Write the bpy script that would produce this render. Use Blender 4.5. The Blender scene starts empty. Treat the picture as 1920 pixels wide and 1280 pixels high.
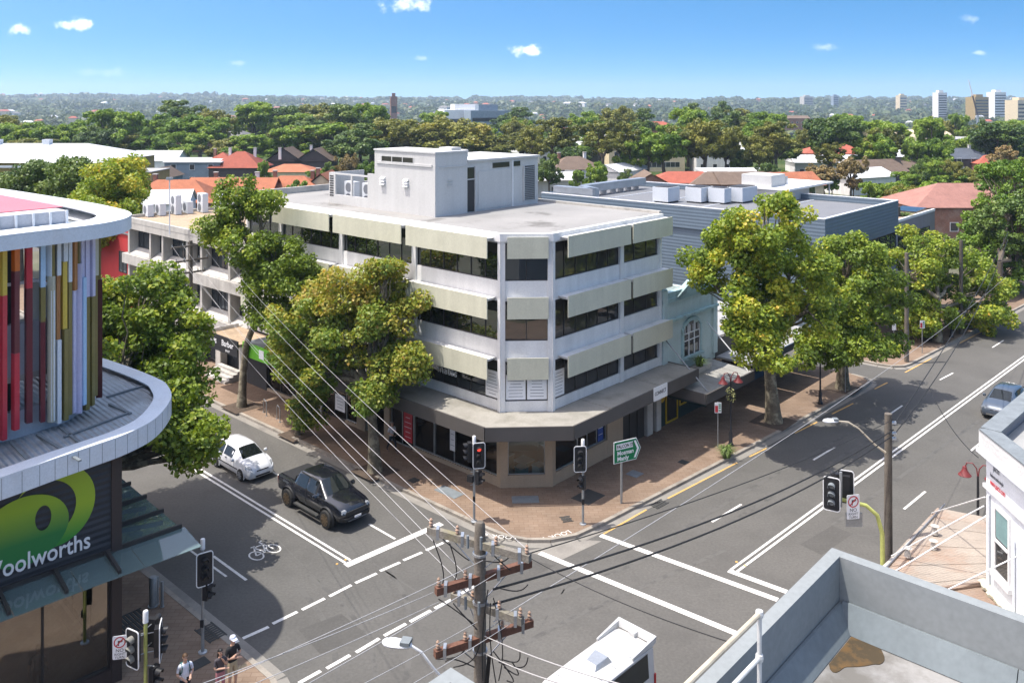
import bpy, math, random
import numpy as np
from math import sin, cos, tan, pi, radians, sqrt, atan2, hypot
from mathutils import Vector, Matrix

# ------------------------------------------------------------------ camera, sky, sun, exposure
scene = bpy.context.scene
COL = scene.collection
H = 20.0            # camera height above the street, metres
FPX = 1600.0        # focal length in photo pixels (1920 wide)
HY = 190.0          # horizon row in the photo (verticals are parallel: level camera with lens shift)
cam_d = bpy.data.cameras.new('camera')
cam = bpy.data.objects.new('camera', cam_d)
COL.objects.link(cam)
cam.location = (0, 0, H)
cam.rotation_euler = (radians(90), 0, 0)
cam_d.sensor_width = 36.0
cam_d.lens = 36.0 * FPX / 1920.0
cam_d.shift_y = -(640 - HY) / 1920.0
cam_d.clip_start = 0.2
cam_d.clip_end = 20000
scene.camera = cam

SUN_EL = radians(70)
SHADOW_AZ = radians(7)                    # direction shadows fall, from +X towards +Y
SUNV = Vector((-cos(SUN_EL) * cos(SHADOW_AZ), -cos(SUN_EL) * sin(SHADOW_AZ), sin(SUN_EL)))
sun_d = bpy.data.lights.new('sun', 'SUN')
sun_d.energy = 3.3
sun_d.angle = radians(0.5)
sun_d.color = (1.0, 0.95, 0.88)
sun = bpy.data.objects.new('sun', sun_d)
COL.objects.link(sun)
sun.rotation_euler = SUNV.to_track_quat('Z', 'Y').to_euler()
sun.location = (0, 0, 200)

world = bpy.data.worlds.new('World')
scene.world = world
world.use_nodes = True
nt = world.node_tree
for n in list(nt.nodes):
    nt.nodes.remove(n)
N = nt.nodes.new
L = nt.links.new
w_out = N('ShaderNodeOutputWorld')
w_bg = N('ShaderNodeBackground')
w_bg.inputs['Strength'].default_value = 0.15
sky = N('ShaderNodeTexSky')
sky.sky_type = 'NISHITA'
sky.sun_disc = False
sky.sun_elevation = SUN_EL
sky.sun_rotation = atan2(SUNV.x, SUNV.y)
sky.altitude = 100
sky.air_density = 1.0
sky.dust_density = 2.3
sky.ozone_density = 2.5
tc = N('ShaderNodeTexCoord')
sep = N('ShaderNodeSeparateXYZ')
L(tc.outputs['Generated'], sep.inputs[0])
zz = N('ShaderNodeMath'); zz.operation = 'MULTIPLY_ADD'
zz.inputs[1].default_value = 4.2
zz.inputs[2].default_value = 0.11
L(sep.outputs['Z'], zz.inputs[0])
comb = N('ShaderNodeCombineXYZ')
L(sep.outputs['X'], comb.inputs['X']); L(sep.outputs['Y'], comb.inputs['Y']); L(zz.outputs[0], comb.inputs['Z'])
nrm = N('ShaderNodeVectorMath'); nrm.operation = 'NORMALIZE'
L(comb.outputs[0], nrm.inputs[0])
L(nrm.outputs[0], sky.inputs['Vector'])
# fair-weather clouds: small soft puffs at fixed directions of the sky
# projected direction (x/y , z/y) with a noise-torn edge
px = N('ShaderNodeMath'); px.operation = 'DIVIDE'; L(sep.outputs['X'], px.inputs[0]); L(sep.outputs['Y'], px.inputs[1])
pz = N('ShaderNodeMath'); pz.operation = 'DIVIDE'; L(sep.outputs['Z'], pz.inputs[0]); L(sep.outputs['Y'], pz.inputs[1])
front = N('ShaderNodeMath'); front.operation = 'GREATER_THAN'; front.inputs[1].default_value = 0.05
L(sep.outputs['Y'], front.inputs[0])
pc = N('ShaderNodeCombineXYZ'); L(px.outputs[0], pc.inputs['X']); L(pz.outputs[0], pc.inputs['Y'])
cn = N('ShaderNodeTexNoise'); cn.inputs['Scale'].default_value = 55; cn.inputs['Detail'].default_value = 7; cn.inputs['Roughness'].default_value = 0.62
L(pc.outputs[0], cn.inputs['Vector'])
acc = None
CLOUDS = [(-0.512, 0.0902, 0.034, 0.0095, 1.0), (-0.577, 0.0845, 0.017, 0.0085, 0.7), (-0.122, 0.112, 0.031, 0.0125, 0.85),
          (0.0165, 0.0596, 0.026, 0.0095, 1.05), (-0.48, 0.034, 0.045, 0.007, 0.16), (0.365, 0.063, 0.017, 0.006, 0.3),
          (0.545, 0.0565, 0.013, 0.004, 0.35), (-0.105, 0.0500, 0.014, 0.005, 0.3), (-0.32, 0.045, 0.012, 0.005, 0.22),
          (0.54, 0.096, 0.016, 0.006, 0.25), (0.9, 0.1, 0.06, 0.014, 0.8), (-0.95, 0.12, 0.07, 0.018, 0.8)]
for cx, cz, rx, rz, amt in CLOUDS:
    sx = N('ShaderNodeVectorMath'); sx.operation = 'SUBTRACT'; sx.inputs[1].default_value = (cx, cz, 0)
    L(pc.outputs[0], sx.inputs[0])
    ml = N('ShaderNodeVectorMath'); ml.operation = 'MULTIPLY'; ml.inputs[1].default_value = (1 / rx, 1 / rz, 0)
    L(sx.outputs[0], ml.inputs[0])
    ln = N('ShaderNodeVectorMath'); ln.operation = 'LENGTH'; L(ml.outputs[0], ln.inputs[0])
    # density = clamp((1 - r) + (noise-0.5)*1.6)
    a = N('ShaderNodeMath'); a.operation = 'SUBTRACT'; a.inputs[0].default_value = 1.0; L(ln.outputs['Value'], a.inputs[1])
    b = N('ShaderNodeMath'); b.operation = 'MULTIPLY_ADD'; b.inputs[1].default_value = 3.0; b.inputs[2].default_value = -1.62
    L(cn.outputs['Fac'], b.inputs[0])
    s = N('ShaderNodeMath'); s.operation = 'ADD'; L(a.outputs[0], s.inputs[0]); L(b.outputs[0], s.inputs[1])
    mr = N('ShaderNodeMapRange'); mr.interpolation_type = 'SMOOTHSTEP'
    mr.inputs['From Min'].default_value = 0.0; mr.inputs['From Max'].default_value = 0.95
    mr.inputs['To Max'].default_value = amt
    L(s.outputs[0], mr.inputs['Value'])
    if acc is None:
        acc = mr.outputs[0]
    else:
        mx = N('ShaderNodeMath'); mx.operation = 'MAXIMUM'; L(acc, mx.inputs[0]); L(mr.outputs[0], mx.inputs[1]); acc = mx.outputs[0]
cm = N('ShaderNodeMath'); cm.operation = 'MULTIPLY'; cm.use_clamp = True; L(acc, cm.inputs[0]); L(front.outputs[0], cm.inputs[1])
cmix = N('ShaderNodeMix'); cmix.data_type = 'RGBA'
cmix.inputs['B'].default_value = (5.6, 5.9, 6.3, 1)
L(cm.outputs[0], cmix.inputs['Factor'])
hs = N('ShaderNodeHueSaturation'); hs.inputs['Saturation'].default_value = 1.42; hs.inputs['Hue'].default_value = 0.488; hs.inputs['Value'].default_value = 0.84
L(sky.outputs[0], hs.inputs['Color'])
L(hs.outputs[0], cmix.inputs['A'])
L(cmix.outputs['Result'], w_bg.inputs['Color'])
L(w_bg.outputs[0], w_out.inputs['Surface'])

vs = scene.view_settings
vs.view_transform = 'Standard'
vs.look = 'None'
vs.exposure = 1.04
vs.gamma = 1.0
vs.use_curve_mapping = False
scene.cycles.max_bounces = 8
scene.cycles.transparent_max_bounces = 12
scene.cycles.volume_bounces = 0
scene.cycles.use_denoising = True
scene.cycles.caustics_reflective = False
scene.cycles.caustics_refractive = False

# ------------------------------------------------------------------ helpers
rnd = random.Random(11)


def S(x, y, z=0.0):
    """Survey: the world point at height z that the photograph shows at pixel x, y."""
    d = FPX * (H - z) / (y - HY)
    return Vector(((x - 960.0) * d / FPX, d, z))


TH = radians(47.82)                 # street grid: u along the right-hand street, v along the left-hand street
U = Vector((cos(TH), sin(TH), 0))
V = Vector((-sin(TH), cos(TH), 0))
C0 = Vector((0.81, 42.66, 0))       # corner where the two facades of the white block would meet


def F(u, v, z=0.0):
    return C0 + U * u + V * v + Vector((0, 0, z))


def toF(p):
    d = Vector(p) - C0
    return Vector((d.dot(U), d.dot(V), p[2]))


def set_props(o, label=None, cat=None, group=None, kind=None):
    if label: o['label'] = label
    if cat: o['category'] = cat
    if group: o['group'] = group
    if kind: o['kind'] = kind
    return o


def thing(name, label, cat, loc=(0, 0, 0), rz=0.0, group=None):
    o = bpy.data.objects.new(name, None)
    COL.objects.link(o)
    o.location = loc
    o.rotation_euler = (0, 0, rz)
    o.empty_display_size = 0.3
    o['loc'] = 0
    del o['loc']
    return set_props(o, label, cat, group)


def tmat(o):
    """World matrix of a thing from its own location / rotation (no depsgraph needed)."""
    m = Matrix.LocRotScale(o.location, o.rotation_euler, o.scale)
    return tmat(o.parent) @ m if o.parent else m


class MB:
    def __init__(s):
        s.v = []; s.f = []; s.mi = []; s.m = 0

    def add(s, vs, fs):
        n = len(s.v)
        s.v.extend([tuple(p) for p in vs])
        for f in fs:
            s.f.append(tuple(i + n for i in f)); s.mi.append(s.m)
        return s

    def hexa(s, p):
        """8 corners: bottom 4 (ccw), top 4; turned outwards whichever way they are given."""
        p = [Vector(q) for q in p]
        if (p[1] - p[0]).cross(p[3] - p[0]).dot(p[4] - p[0]) < 0: p = p[3::-1] + p[:3:-1]
        return s.add(p, [(3, 2, 1, 0), (4, 5, 6, 7), (0, 1, 5, 4), (1, 2, 6, 5), (2, 3, 7, 6), (3, 0, 4, 7)])

    def box(s, x0, x1, y0, y1, z0, z1):
        return s.hexa([(x0, y0, z0), (x1, y0, z0), (x1, y1, z0), (x0, y1, z0), (x0, y0, z1), (x1, y0, z1), (x1, y1, z1), (x0, y1, z1)])

    def wbox(s, o, d, n, s0, s1, z0, z1, d0, d1):
        """Box on a wall: o origin, d along, n outwards; s0..s1 along, d0..d1 outwards."""
        o = Vector(o); d = Vector(d); n = Vector(n); k = Vector((0, 0, 1))
        c = []
        for z in (z0, z1):
            for (a, b) in ((s0, d1), (s1, d1), (s1, d0), (s0, d0)):
                c.append(o + d * a + n * b + k * z)
        return s.hexa(c)

    def prism(s, poly, z0, z1):
        n = len(poly)
        a = sum(poly[i][0] * poly[(i + 1) % n][1] - poly[(i + 1) % n][0] * poly[i][1] for i in range(n))
        if a < 0: poly = poly[::-1]
        vs = [(p[0], p[1], z0) for p in poly] + [(p[0], p[1], z1) for p in poly]
        fs = [tuple(range(n - 1, -1, -1)), tuple(range(n, 2 * n))]
        fs += [(i, (i + 1) % n, n + (i + 1) % n, n + i) for i in range(n)]
        return s.add(vs, fs)

    def tube(s, pts, r, n=8, r1=None, cap=True):
        pts = [Vector(p) for p in pts]
        m = len(pts)
        rs = r if isinstance(r, (list, tuple)) else [r + ((r1 if r1 is not None else r) - r) * i / max(1, m - 1) for i in range(m)]
        vs = []
        ref = Vector((0.13, 0.21, 0.97))
        prev = None
        for i, p in enumerate(pts):
            t = (pts[min(i + 1, m - 1)] - pts[max(i - 1, 0)]).normalized()
            if prev is None:
                a = t.cross(ref)
                if a.length < 0.1: a = t.cross(Vector((1, 0, 0)))
                a.normalize()
            else:
                a = (prev - t * prev.dot(t)).normalized()
            prev = a
            b = t.cross(a)
            for k in range(n):
                q = 2 * pi * k / n
                vs.append(p + (a * cos(q) + b * sin(q)) * rs[i])
        fs = []
        for i in range(m - 1):
            for k in range(n):
                fs.append((i * n + k, i * n + (k + 1) % n, (i + 1) * n + (k + 1) % n, (i + 1) * n + k))
        if cap:
            fs.append(tuple(range(n - 1, -1, -1)))
            fs.append(tuple((m - 1) * n + k for k in range(n)))
        return s.add(vs, fs)

    def lathe(s, prof, cx=0, cy=0, n=16, axis='z', cz=0):
        """prof: (r, h) pairs revolved."""
        vs = []
        for r, h in prof:
            for k in range(n):
                q = 2 * pi * k / n
                if axis == 'z': vs.append((cx + r * cos(q), cy + r * sin(q), cz + h))
                elif axis == 'y': vs.append((cx + r * cos(q), cy + h, cz + r * sin(q)))
                else: vs.append((cx + h, cy + r * cos(q), cz + r * sin(q)))
        fs = []
        m = len(prof)
        for i in range(m - 1):
            for k in range(n):
                f = (i * n + k, i * n + (k + 1) % n, (i + 1) * n + (k + 1) % n, (i + 1) * n + k)
                fs.append(f if axis != 'y' else f[::-1])
        fs.append(tuple(range(n - 1, -1, -1)) if axis != 'y' else tuple(range(n)))
        e = tuple((m - 1) * n + k for k in range(n))
        fs.append(e if axis != 'y' else e[::-1])
        return s.add(vs, fs)

    def mesh(s, name, mats, smooth=False):
        me = bpy.data.meshes.new(name)
        me.from_pydata(s.v, [], s.f)
        for mt in (mats if isinstance(mats, (list, tuple)) else [mats]):
            me.materials.append(mt)
        if any(s.mi):
            me.polygons.foreach_set('material_index', s.mi)
        if smooth:
            me.polygons.foreach_set('use_smooth', [True] * len(me.polygons))
            try:
                me.set_sharp_from_angle(angle=radians(38))
            except Exception:
                pass
        me.update()
        return me

    def build(s, name, mats, parent=None, smooth=False, world=False, kind=None, label=None, cat=None, group=None):
        if world and parent is not None:
            inv = tmat(parent).inverted()
            s.v = [tuple(inv @ Vector(p)) for p in s.v]
        o = bpy.data.objects.new(name, s.mesh(name, mats, smooth))
        COL.objects.link(o)
        if parent is not None: o.parent = parent
        return set_props(o, label, cat, group, kind)


def place(name, me, parent=None, loc=(0, 0, 0), rz=0.0, sc=None):
    o = bpy.data.objects.new(name, me)
    COL.objects.link(o)
    if parent is not None: o.parent = parent
    o.location = loc
    o.rotation_euler = (0, 0, rz)
    if sc: o.scale = sc
    return o


def kids(o):
    return [c for c in bpy.data.objects if c.parent is o]


def copy_tree(root, loc, rz, label=None, sc=None, children=None):
    r = root.copy(); COL.objects.link(r)
    r.location = loc; r.rotation_euler = (0, 0, rz)
    if sc is not None: r.scale = sc
    if label: r['label'] = label
    for ch, sub in (children or [(c, kids(c)) for c in kids(root)]):
        c = ch.copy(); COL.objects.link(c); c.parent = r
        for g in sub:
            d = g.copy(); COL.objects.link(d); d.parent = c
    return r


def text(body, size, matrix, mat_, parent=None, name='lettering', align='LEFT', ext=0.004, sx=1.0, bold=0.0):
    cu = bpy.data.curves.new(name, 'FONT')
    cu.body = body; cu.size = size; cu.align_x = align; cu.extrude = ext; cu.offset = bold
    cu.resolution_u = 3
    cu.materials.append(mat_)
    o = bpy.data.objects.new(name, cu)
    COL.objects.link(o)
    m = matrix @ Matrix.Diagonal((sx, 1, 1, 1))
    if parent is not None:
        m = tmat(parent).inverted() @ m
    me = bpy.data.meshes.new_from_object(o.evaluated_get(bpy.context.evaluated_depsgraph_get()))
    bpy.data.objects.remove(o)
    o = bpy.data.objects.new(name, me)
    COL.objects.link(o)
    o.parent = parent
    o.matrix_local = m
    return o


def wall_matrix(o, d, n):
    """Text frame on a wall: x along d, y up, z outwards n."""
    d = Vector(d).normalized(); n = Vector(n).normalized(); k = n.cross(d)
    m = Matrix.Identity(4)
    for i in range(3):
        m[i][0] = d[i]; m[i][1] = k[i]; m[i][2] = n[i]; m[i][3] = o[i]
    return m


# ------------------------------------------------------------------ materials
def srgb(r, g, b, k=1.0):
    def c(x):
        x /= 255.0
        return x / 12.92 if x <= 0.04045 else ((x + 0.055) / 1.055) ** 2.4
    return (c(r) * k, c(g) * k, c(b) * k, 1.0)


def base_mat(name):
    m = bpy.data.materials.new(name)
    m.use_nodes = True
    t = m.node_tree
    return m, t, t.nodes['Principled BSDF'], t.nodes.new, t.links.new


def mat(name, col, rough=0.75, var=0.18, scale=0.8, fine=0.08, fscale=14.0, bump=0.0, bscale=25.0, metal=0.0, spec=0.35,
        streak=0.0, dirt=None, dirt_amt=0.0, dirt_scale=0.5, coat=0.0, d0=0.5, d1=0.68):
    m, t, p, n, l = base_mat(name)
    g = n('ShaderNodeNewGeometry')
    src = g.outputs['Position']
    n1 = n('ShaderNodeTexNoise'); n1.inputs['Scale'].default_value = scale; n1.inputs['Detail'].default_value = 5
    n1.inputs['Roughness'].default_value = 0.6
    l(src, n1.inputs['Vector'])
    n2 = n('ShaderNodeTexNoise'); n2.inputs['Scale'].default_value = fscale; n2.inputs['Detail'].default_value = 3
    l(src, n2.inputs['Vector'])
    def centred(node, amt):
        a = n('ShaderNodeMapRange'); a.inputs['From Min'].default_value = 0.25; a.inputs['From Max'].default_value = 0.75
        a.inputs['To Min'].default_value = 1 - amt; a.inputs['To Max'].default_value = 1 + amt
        l(node.outputs['Fac'], a.inputs['Value'])
        return a.outputs[0]
    mul = n('ShaderNodeMath'); mul.operation = 'MULTIPLY'
    l(centred(n1, var), mul.inputs[0]); l(centred(n2, fine), mul.inputs[1])
    fac = mul.outputs[0]
    if streak > 0:
        mp = n('ShaderNodeMapping'); mp.inputs['Scale'].default_value = (2.2, 2.2, 0.12)
        l(src, mp.inputs['Vector'])
        n3 = n('ShaderNodeTexNoise'); n3.inputs['Scale'].default_value = 1.0; n3.inputs['Detail'].default_value = 4
        l(mp.outputs[0], n3.inputs['Vector'])
        mu = n('ShaderNodeMath'); mu.operation = 'MULTIPLY'
        l(fac, mu.inputs[0]); l(centred(n3, streak), mu.inputs[1]); fac = mu.outputs[0]
    vm = n('ShaderNodeVectorMath'); vm.operation = 'SCALE'; vm.inputs[0].default_value = col[:3]
    l(fac, vm.inputs['Scale'])
    out = vm.outputs[0]
    if dirt is not None:
        n4 = n('ShaderNodeTexNoise'); n4.inputs['Scale'].default_value = dirt_scale; n4.inputs['Detail'].default_value = 8
        n4.inputs['Roughness'].default_value = 0.68
        l(src, n4.inputs['Vector'])
        mr = n('ShaderNodeMapRange'); mr.inputs['From Min'].default_value = d0; mr.inputs['From Max'].default_value = d1
        mr.inputs['To Max'].default_value = dirt_amt
        l(n4.outputs['Fac'], mr.inputs['Value'])
        mix = n('ShaderNodeMix'); mix.data_type = 'RGBA'; mix.inputs['B'].default_value = dirt
        l(mr.outputs[0], mix.inputs['Factor']); l(out, mix.inputs['A']); out = mix.outputs['Result']
    l(out, p.inputs['Base Color'])
    p.inputs['Roughness'].default_value = rough
    p.inputs['Metallic'].default_value = metal
    p.inputs['Specular IOR Level'].default_value = spec
    p.inputs['Coat Weight'].default_value = coat
    p.inputs['Coat Roughness'].default_value = 0.04
    if bump > 0:
        nb = n('ShaderNodeTexNoise'); nb.inputs['Scale'].default_value = bscale; nb.inputs['Detail'].default_value = 4
        l(src, nb.inputs['Vector'])
        bp = n('ShaderNodeBump'); bp.inputs['Strength'].default_value = bump; bp.inputs['Distance'].default_value = 0.02
        l(nb.outputs['Fac'], bp.inputs['Height']); l(bp.outputs[0], p.inputs['Normal'])
    return m


def lined(name, col, ang, pitch, depth=0.25, rough=0.5, metal=0.0, var=0.15, dirt=None, dirt_amt=0.0, mode='SIN', dark=0.0, spec=0.4, local=False, axis=None):
    """Ribbed sheet or tile courses: bands in one horizontal direction (angle ang) with the given pitch in metres."""
    m = mat(name, col, rough=rough, var=var, metal=metal, dirt=dirt, dirt_amt=dirt_amt, spec=spec)
    t = m.node_tree; n = t.nodes.new; l = t.links.new; p = t.nodes['Principled BSDF']
    if local:
        g = n('ShaderNodeTexCoord'); src = g.outputs['Object']
    else:
        g = n('ShaderNodeNewGeometry'); src = g.outputs['Position']
    dt = n('ShaderNodeVectorMath'); dt.operation = 'DOT_PRODUCT'
    dt.inputs[1].default_value = axis if axis else (cos(ang), sin(ang), 0)
    l(src, dt.inputs[0])
    a = n('ShaderNodeMath'); a.operation = 'MULTIPLY'; a.inputs[1].default_value = 1.0 / pitch
    l(dt.outputs['Value'], a.inputs[0])
    if mode == 'SIN':
        b = n('ShaderNodeMath'); b.operation = 'MULTIPLY'; b.inputs[1].default_value = 2 * pi
        l(a.outputs[0], b.inputs[0])
        c = n('ShaderNodeMath'); c.operation = 'SINE'; l(b.outputs[0], c.inputs[0]); hgt = c.outputs[0]
    else:
        c = n('ShaderNodeMath'); c.operation = 'FRACT'; l(a.outputs[0], c.inputs[0]); hgt = c.outputs[0]
    bp = n('ShaderNodeBump'); bp.inputs['Strength'].default_value = depth; bp.inputs['Distance'].default_value = pitch * 0.35
    l(hgt, bp.inputs['Height']); l(bp.outputs[0], p.inputs['Normal'])
    return m


def leaf_mat(name, cols, transl=0.3):
    """Leaf colours picked by each leaf's own tone attribute."""
    m, t, p, n, l = base_mat(name)
    at = n('ShaderNodeAttribute'); at.attribute_name = 'tone'
    oi = n('ShaderNodeObjectInfo')
    ad = n('ShaderNodeMath'); ad.operation = 'MULTIPLY_ADD'; ad.inputs[1].default_value = 0.22; 
    l(oi.outputs['Random'], ad.inputs[0]); l(at.outputs['Fac'], ad.inputs[2])
    sb = n('ShaderNodeMath'); sb.operation = 'SUBTRACT'; sb.inputs[1].default_value = 0.11
    l(ad.outputs[0], sb.inputs[0])
    r = n('ShaderNodeValToRGB')
    el = r.color_ramp.elements
    while len(el) < len(cols): el.new(0.5)
    for i, c in enumerate(cols):
        el[i].position = i / (len(cols) - 1); el[i].color = c
    l(sb.outputs[0], r.inputs['Fac'])
    l(r.outputs[0], p.inputs['Base Color'])
    p.inputs['Roughness'].default_value = 0.5
    p.inputs['Specular IOR Level'].default_value = 0.35
    tr = n('ShaderNodeBsdfTranslucent')
    vm = n('ShaderNodeVectorMath'); vm.operation = 'MULTIPLY'; vm.inputs[1].default_value = (1.25, 1.25, 0.6)
    l(r.outputs[0], vm.inputs[0]); l(vm.outputs[0], tr.inputs['Color'])
    mx = n('ShaderNodeMixShader'); mx.inputs[0].default_value = transl
    l(p.outputs[0], mx.inputs[1]); l(tr.outputs[0], mx.inputs[2])
    l(mx.outputs[0], t.nodes['Material Output'].inputs['Surface'])
    return m


def glass_thin(name, tint=(0.75, 0.82, 0.8, 1), ior=1.55, refl=1.0, rough=0.0):
    """A window sheet: see-through, mirror-like at a slant."""
    m, t, p, n, l = base_mat(name)
    t.nodes.remove(p)
    tr = n('ShaderNodeBsdfTransparent'); tr.inputs['Color'].default_value = tint
    gl = n('ShaderNodeBsdfGlossy'); gl.inputs['Roughness'].default_value = rough; gl.inputs['Color'].default_value = (0.95, 0.97, 1, 1)
    fr = n('ShaderNodeFresnel'); fr.inputs['IOR'].default_value = ior
    mu = n('ShaderNodeMath'); mu.operation = 'MULTIPLY'; mu.inputs[1].default_value = refl; mu.use_clamp = True
    l(fr.outputs[0], mu.inputs[0])
    mx = n('ShaderNodeMixShader'); l(mu.outputs[0], mx.inputs[0]); l(tr.outputs[0], mx.inputs[1]); l(gl.outputs[0], mx.inputs[2])
    l(mx.outputs[0], t.nodes['Material Output'].inputs['Surface'])
    return m


def glass_dark(name, col=(0.012, 0.014, 0.015, 1), ior=1.6, k=1.5):
    """Tinted office glazing: dark body with a mirror-like face."""
    m, t, p, n, l = base_mat(name)
    p.inputs['Base Color'].default_value = col
    p.inputs['Roughness'].default_value = 0.4
    p.inputs['Specular IOR Level'].default_value = 0.0
    gl = n('ShaderNodeBsdfGlossy'); gl.inputs['Roughness'].default_value = 0.01; gl.inputs['Color'].default_value = (0.9, 0.95, 1, 1)
    g = n('ShaderNodeNewGeometry')
    nz = n('ShaderNodeTexNoise'); nz.inputs['Scale'].default_value = 0.6; l(g.outputs['Position'], nz.inputs['Vector'])
    bp = n('ShaderNodeBump'); bp.inputs['Strength'].default_value = 0.03; bp.inputs['Distance'].default_value = 0.05
    l(nz.outputs['Fac'], bp.inputs['Height']); l(bp.outputs[0], gl.inputs['Normal'])
    fr = n('ShaderNodeFresnel'); fr.inputs['IOR'].default_value = ior
    mu = n('ShaderNodeMath'); mu.operation = 'MULTIPLY_ADD'; mu.inputs[1].default_value = k; mu.inputs[2].default_value = 0.02; mu.use_clamp = True
    l(fr.outputs[0], mu.inputs[0])
    mx = n('ShaderNodeMixShader'); l(mu.outputs[0], mx.inputs[0]); l(p.outputs[0], mx.inputs[1]); l(gl.outputs[0], mx.inputs[2])
    l(mx.outputs[0], t.nodes['Material Output'].inputs['Surface'])
    return m


def emit(name, col, strength):
    m, t, p, n, l = base_mat(name)
    p.inputs['Emission Color'].default_value = col
    p.inputs['Emission Strength'].default_value = strength
    p.inputs['Base Color'].default_value = col
    return m


M = {}
M['asphalt'] = mat('asphalt', (0.100, 0.0955, 0.087, 1), rough=0.9, var=0.13, scale=0.25, fine=0.14, fscale=9, bump=0.25, bscale=60, spec=0.25,
                   dirt=(0.072, 0.069, 0.063, 1), dirt_amt=0.5, dirt_scale=0.35)
M['asphalt_patch'] = mat('asphalt_patch', (0.08, 0.0765, 0.07, 1), rough=0.9, var=0.12, scale=0.6, fine=0.14, fscale=10, bump=0.25, bscale=60, spec=0.25)
M['gutter'] = mat('gutter', (0.22, 0.205, 0.18, 1), rough=0.9, var=0.15, scale=0.8, dirt=(0.12, 0.11, 0.1, 1), dirt_amt=0.5)
M['kerbstone'] = mat('kerbstone', (0.27, 0.24, 0.2, 1), rough=0.9, var=0.2, scale=1.3, dirt=(0.10, 0.09, 0.08, 1), dirt_amt=0.6, dirt_scale=1.2)
M['paint_white'] = mat('paint_white', (0.62, 0.60, 0.56, 1), rough=0.8, var=0.06, fine=0.12, fscale=16, dirt=(0.3, 0.29, 0.27, 1), dirt_amt=0.45, dirt_scale=3.0)
M['paint_yellow'] = mat('paint_yellow', (0.55, 0.33, 0.10, 1), rough=0.8, var=0.12, fine=0.12, dirt=(0.2, 0.18, 0.15, 1), dirt_amt=0.5, dirt_scale=3)


def paving_mat():
    m, t, p, n, l = base_mat('paving')
    g = n('ShaderNodeNewGeometry')
    mp = n('ShaderNodeMapping'); mp.inputs['Rotation'].default_value = (0, 0, -TH + pi / 4)
    l(g.outputs['Position'], mp.inputs['Vector'])
    br = n('ShaderNodeTexBrick'); br.inputs['Scale'].default_value = 1.0
    br.inputs['Brick Width'].default_value = 0.46; br.inputs['Row Height'].default_value = 0.23; br.inputs['Mortar Size'].default_value = 0.012
    br.inputs['Color1'].default_value = (0.200, 0.140, 0.097, 1); br.inputs['Color2'].default_value = (0.228, 0.166, 0.119, 1)
    br.inputs['Mortar'].default_value = (0.16, 0.105, 0.075, 1)
    l(mp.outputs[0], br.inputs['Vector'])
    n1 = n('ShaderNodeTexNoise'); n1.inputs['Scale'].default_value = 0.5; n1.inputs['Detail'].default_value = 7; n1.inputs['Roughness'].default_value = 0.65
    l(g.outputs['Position'], n1.inputs['Vector'])
    mr = n('ShaderNodeMapRange'); mr.inputs['From Min'].default_value = 0.25; mr.inputs['From Max'].default_value = 0.75
    mr.inputs['To Min'].default_value = 0.72; mr.inputs['To Max'].default_value = 1.2
    l(n1.outputs['Fac'], mr.inputs['Value'])
    vm = n('ShaderNodeVectorMath'); vm.operation = 'SCALE'; l(br.outputs['Color'], vm.inputs[0]); l(mr.outputs[0], vm.inputs['Scale'])
    l(vm.outputs[0], p.inputs['Base Color'])
    p.inputs['Roughness'].default_value = 0.88
    p.inputs['Specular IOR Level'].default_value = 0.25
    return m


M['paving'] = paving_mat()
M['white_wall'] = mat('white_wall', (0.64, 0.635, 0.615, 1), rough=0.8, var=0.07, scale=0.5, streak=0.10, dirt=(0.5, 0.5, 0.5, 1), dirt_amt=0.3, dirt_scale=0.7)
M['white_plant'] = mat('white_plant', (0.49, 0.487, 0.47, 1), rough=0.85, var=0.05, scale=0.5, streak=0.05, bump=0.15, bscale=8)
M['cream_shade'] = mat('cream_shade', (0.50, 0.49, 0.38, 1), rough=0.7, var=0.05, scale=0.4, streak=0.06, dirt=(0.38, 0.37, 0.28, 1), dirt_amt=0.3, dirt_scale=0.9)
M['roof_grey'] = mat('roof_grey', (0.245, 0.238, 0.225, 1), rough=0.9, var=0.12, scale=0.4, fine=0.07, dirt=(0.115, 0.11, 0.10, 1), dirt_amt=0.9, dirt_scale=0.19, d0=0.54, d1=0.62)
M['roof_light'] = mat('roof_light', (0.30, 0.30, 0.29, 1), rough=0.8, var=0.10, scale=0.4, dirt=(0.25, 0.25, 0.24, 1), dirt_amt=0.4)
M['canopy_top'] = mat('canopy_top', (0.27, 0.255, 0.22, 1), rough=0.92, var=0.14, scale=0.5, fine=0.1, dirt=(0.16, 0.15, 0.12, 1), dirt_amt=0.75, dirt_scale=0.45)
M['fascia'] = mat('fascia', (0.085, 0.077, 0.07, 1), rough=0.8, var=0.08, scale=1.0, fine=0.12, fscale=30, bump=0.3, bscale=30)
M['tan_pillar'] = mat('tan_pillar', (0.34, 0.265, 0.185, 1), rough=0.8, var=0.06, streak=0.05)
M['dark_frame'] = mat('dark_frame', (0.035, 0.032, 0.03, 1), rough=0.5, var=0.1)
M['alu'] = mat('alu', (0.35, 0.37, 0.38, 1), rough=0.4, var=0.08, metal=0.6)
M['steel_pole'] = mat('steel_pole', (0.30, 0.31, 0.31, 1), rough=0.5, var=0.15, scale=3, metal=0.5)
M['white_metal'] = mat('white_metal', (0.62, 0.64, 0.66, 1), rough=0.45, var=0.05, dirt=(0.4, 0.4, 0.4, 1), dirt_amt=0.3, dirt_scale=0.8)
M['white_paint'] = mat('white_paint', (0.70, 0.70, 0.69, 1), rough=0.5, var=0.04)
M['white_print'] = mat('white_print', (0.72, 0.72, 0.72, 1), rough=0.6, var=0.03, fine=0.02)
M['black_print'] = mat('black_print', (0.02, 0.02, 0.02, 1), rough=0.6, var=0.05)
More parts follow.
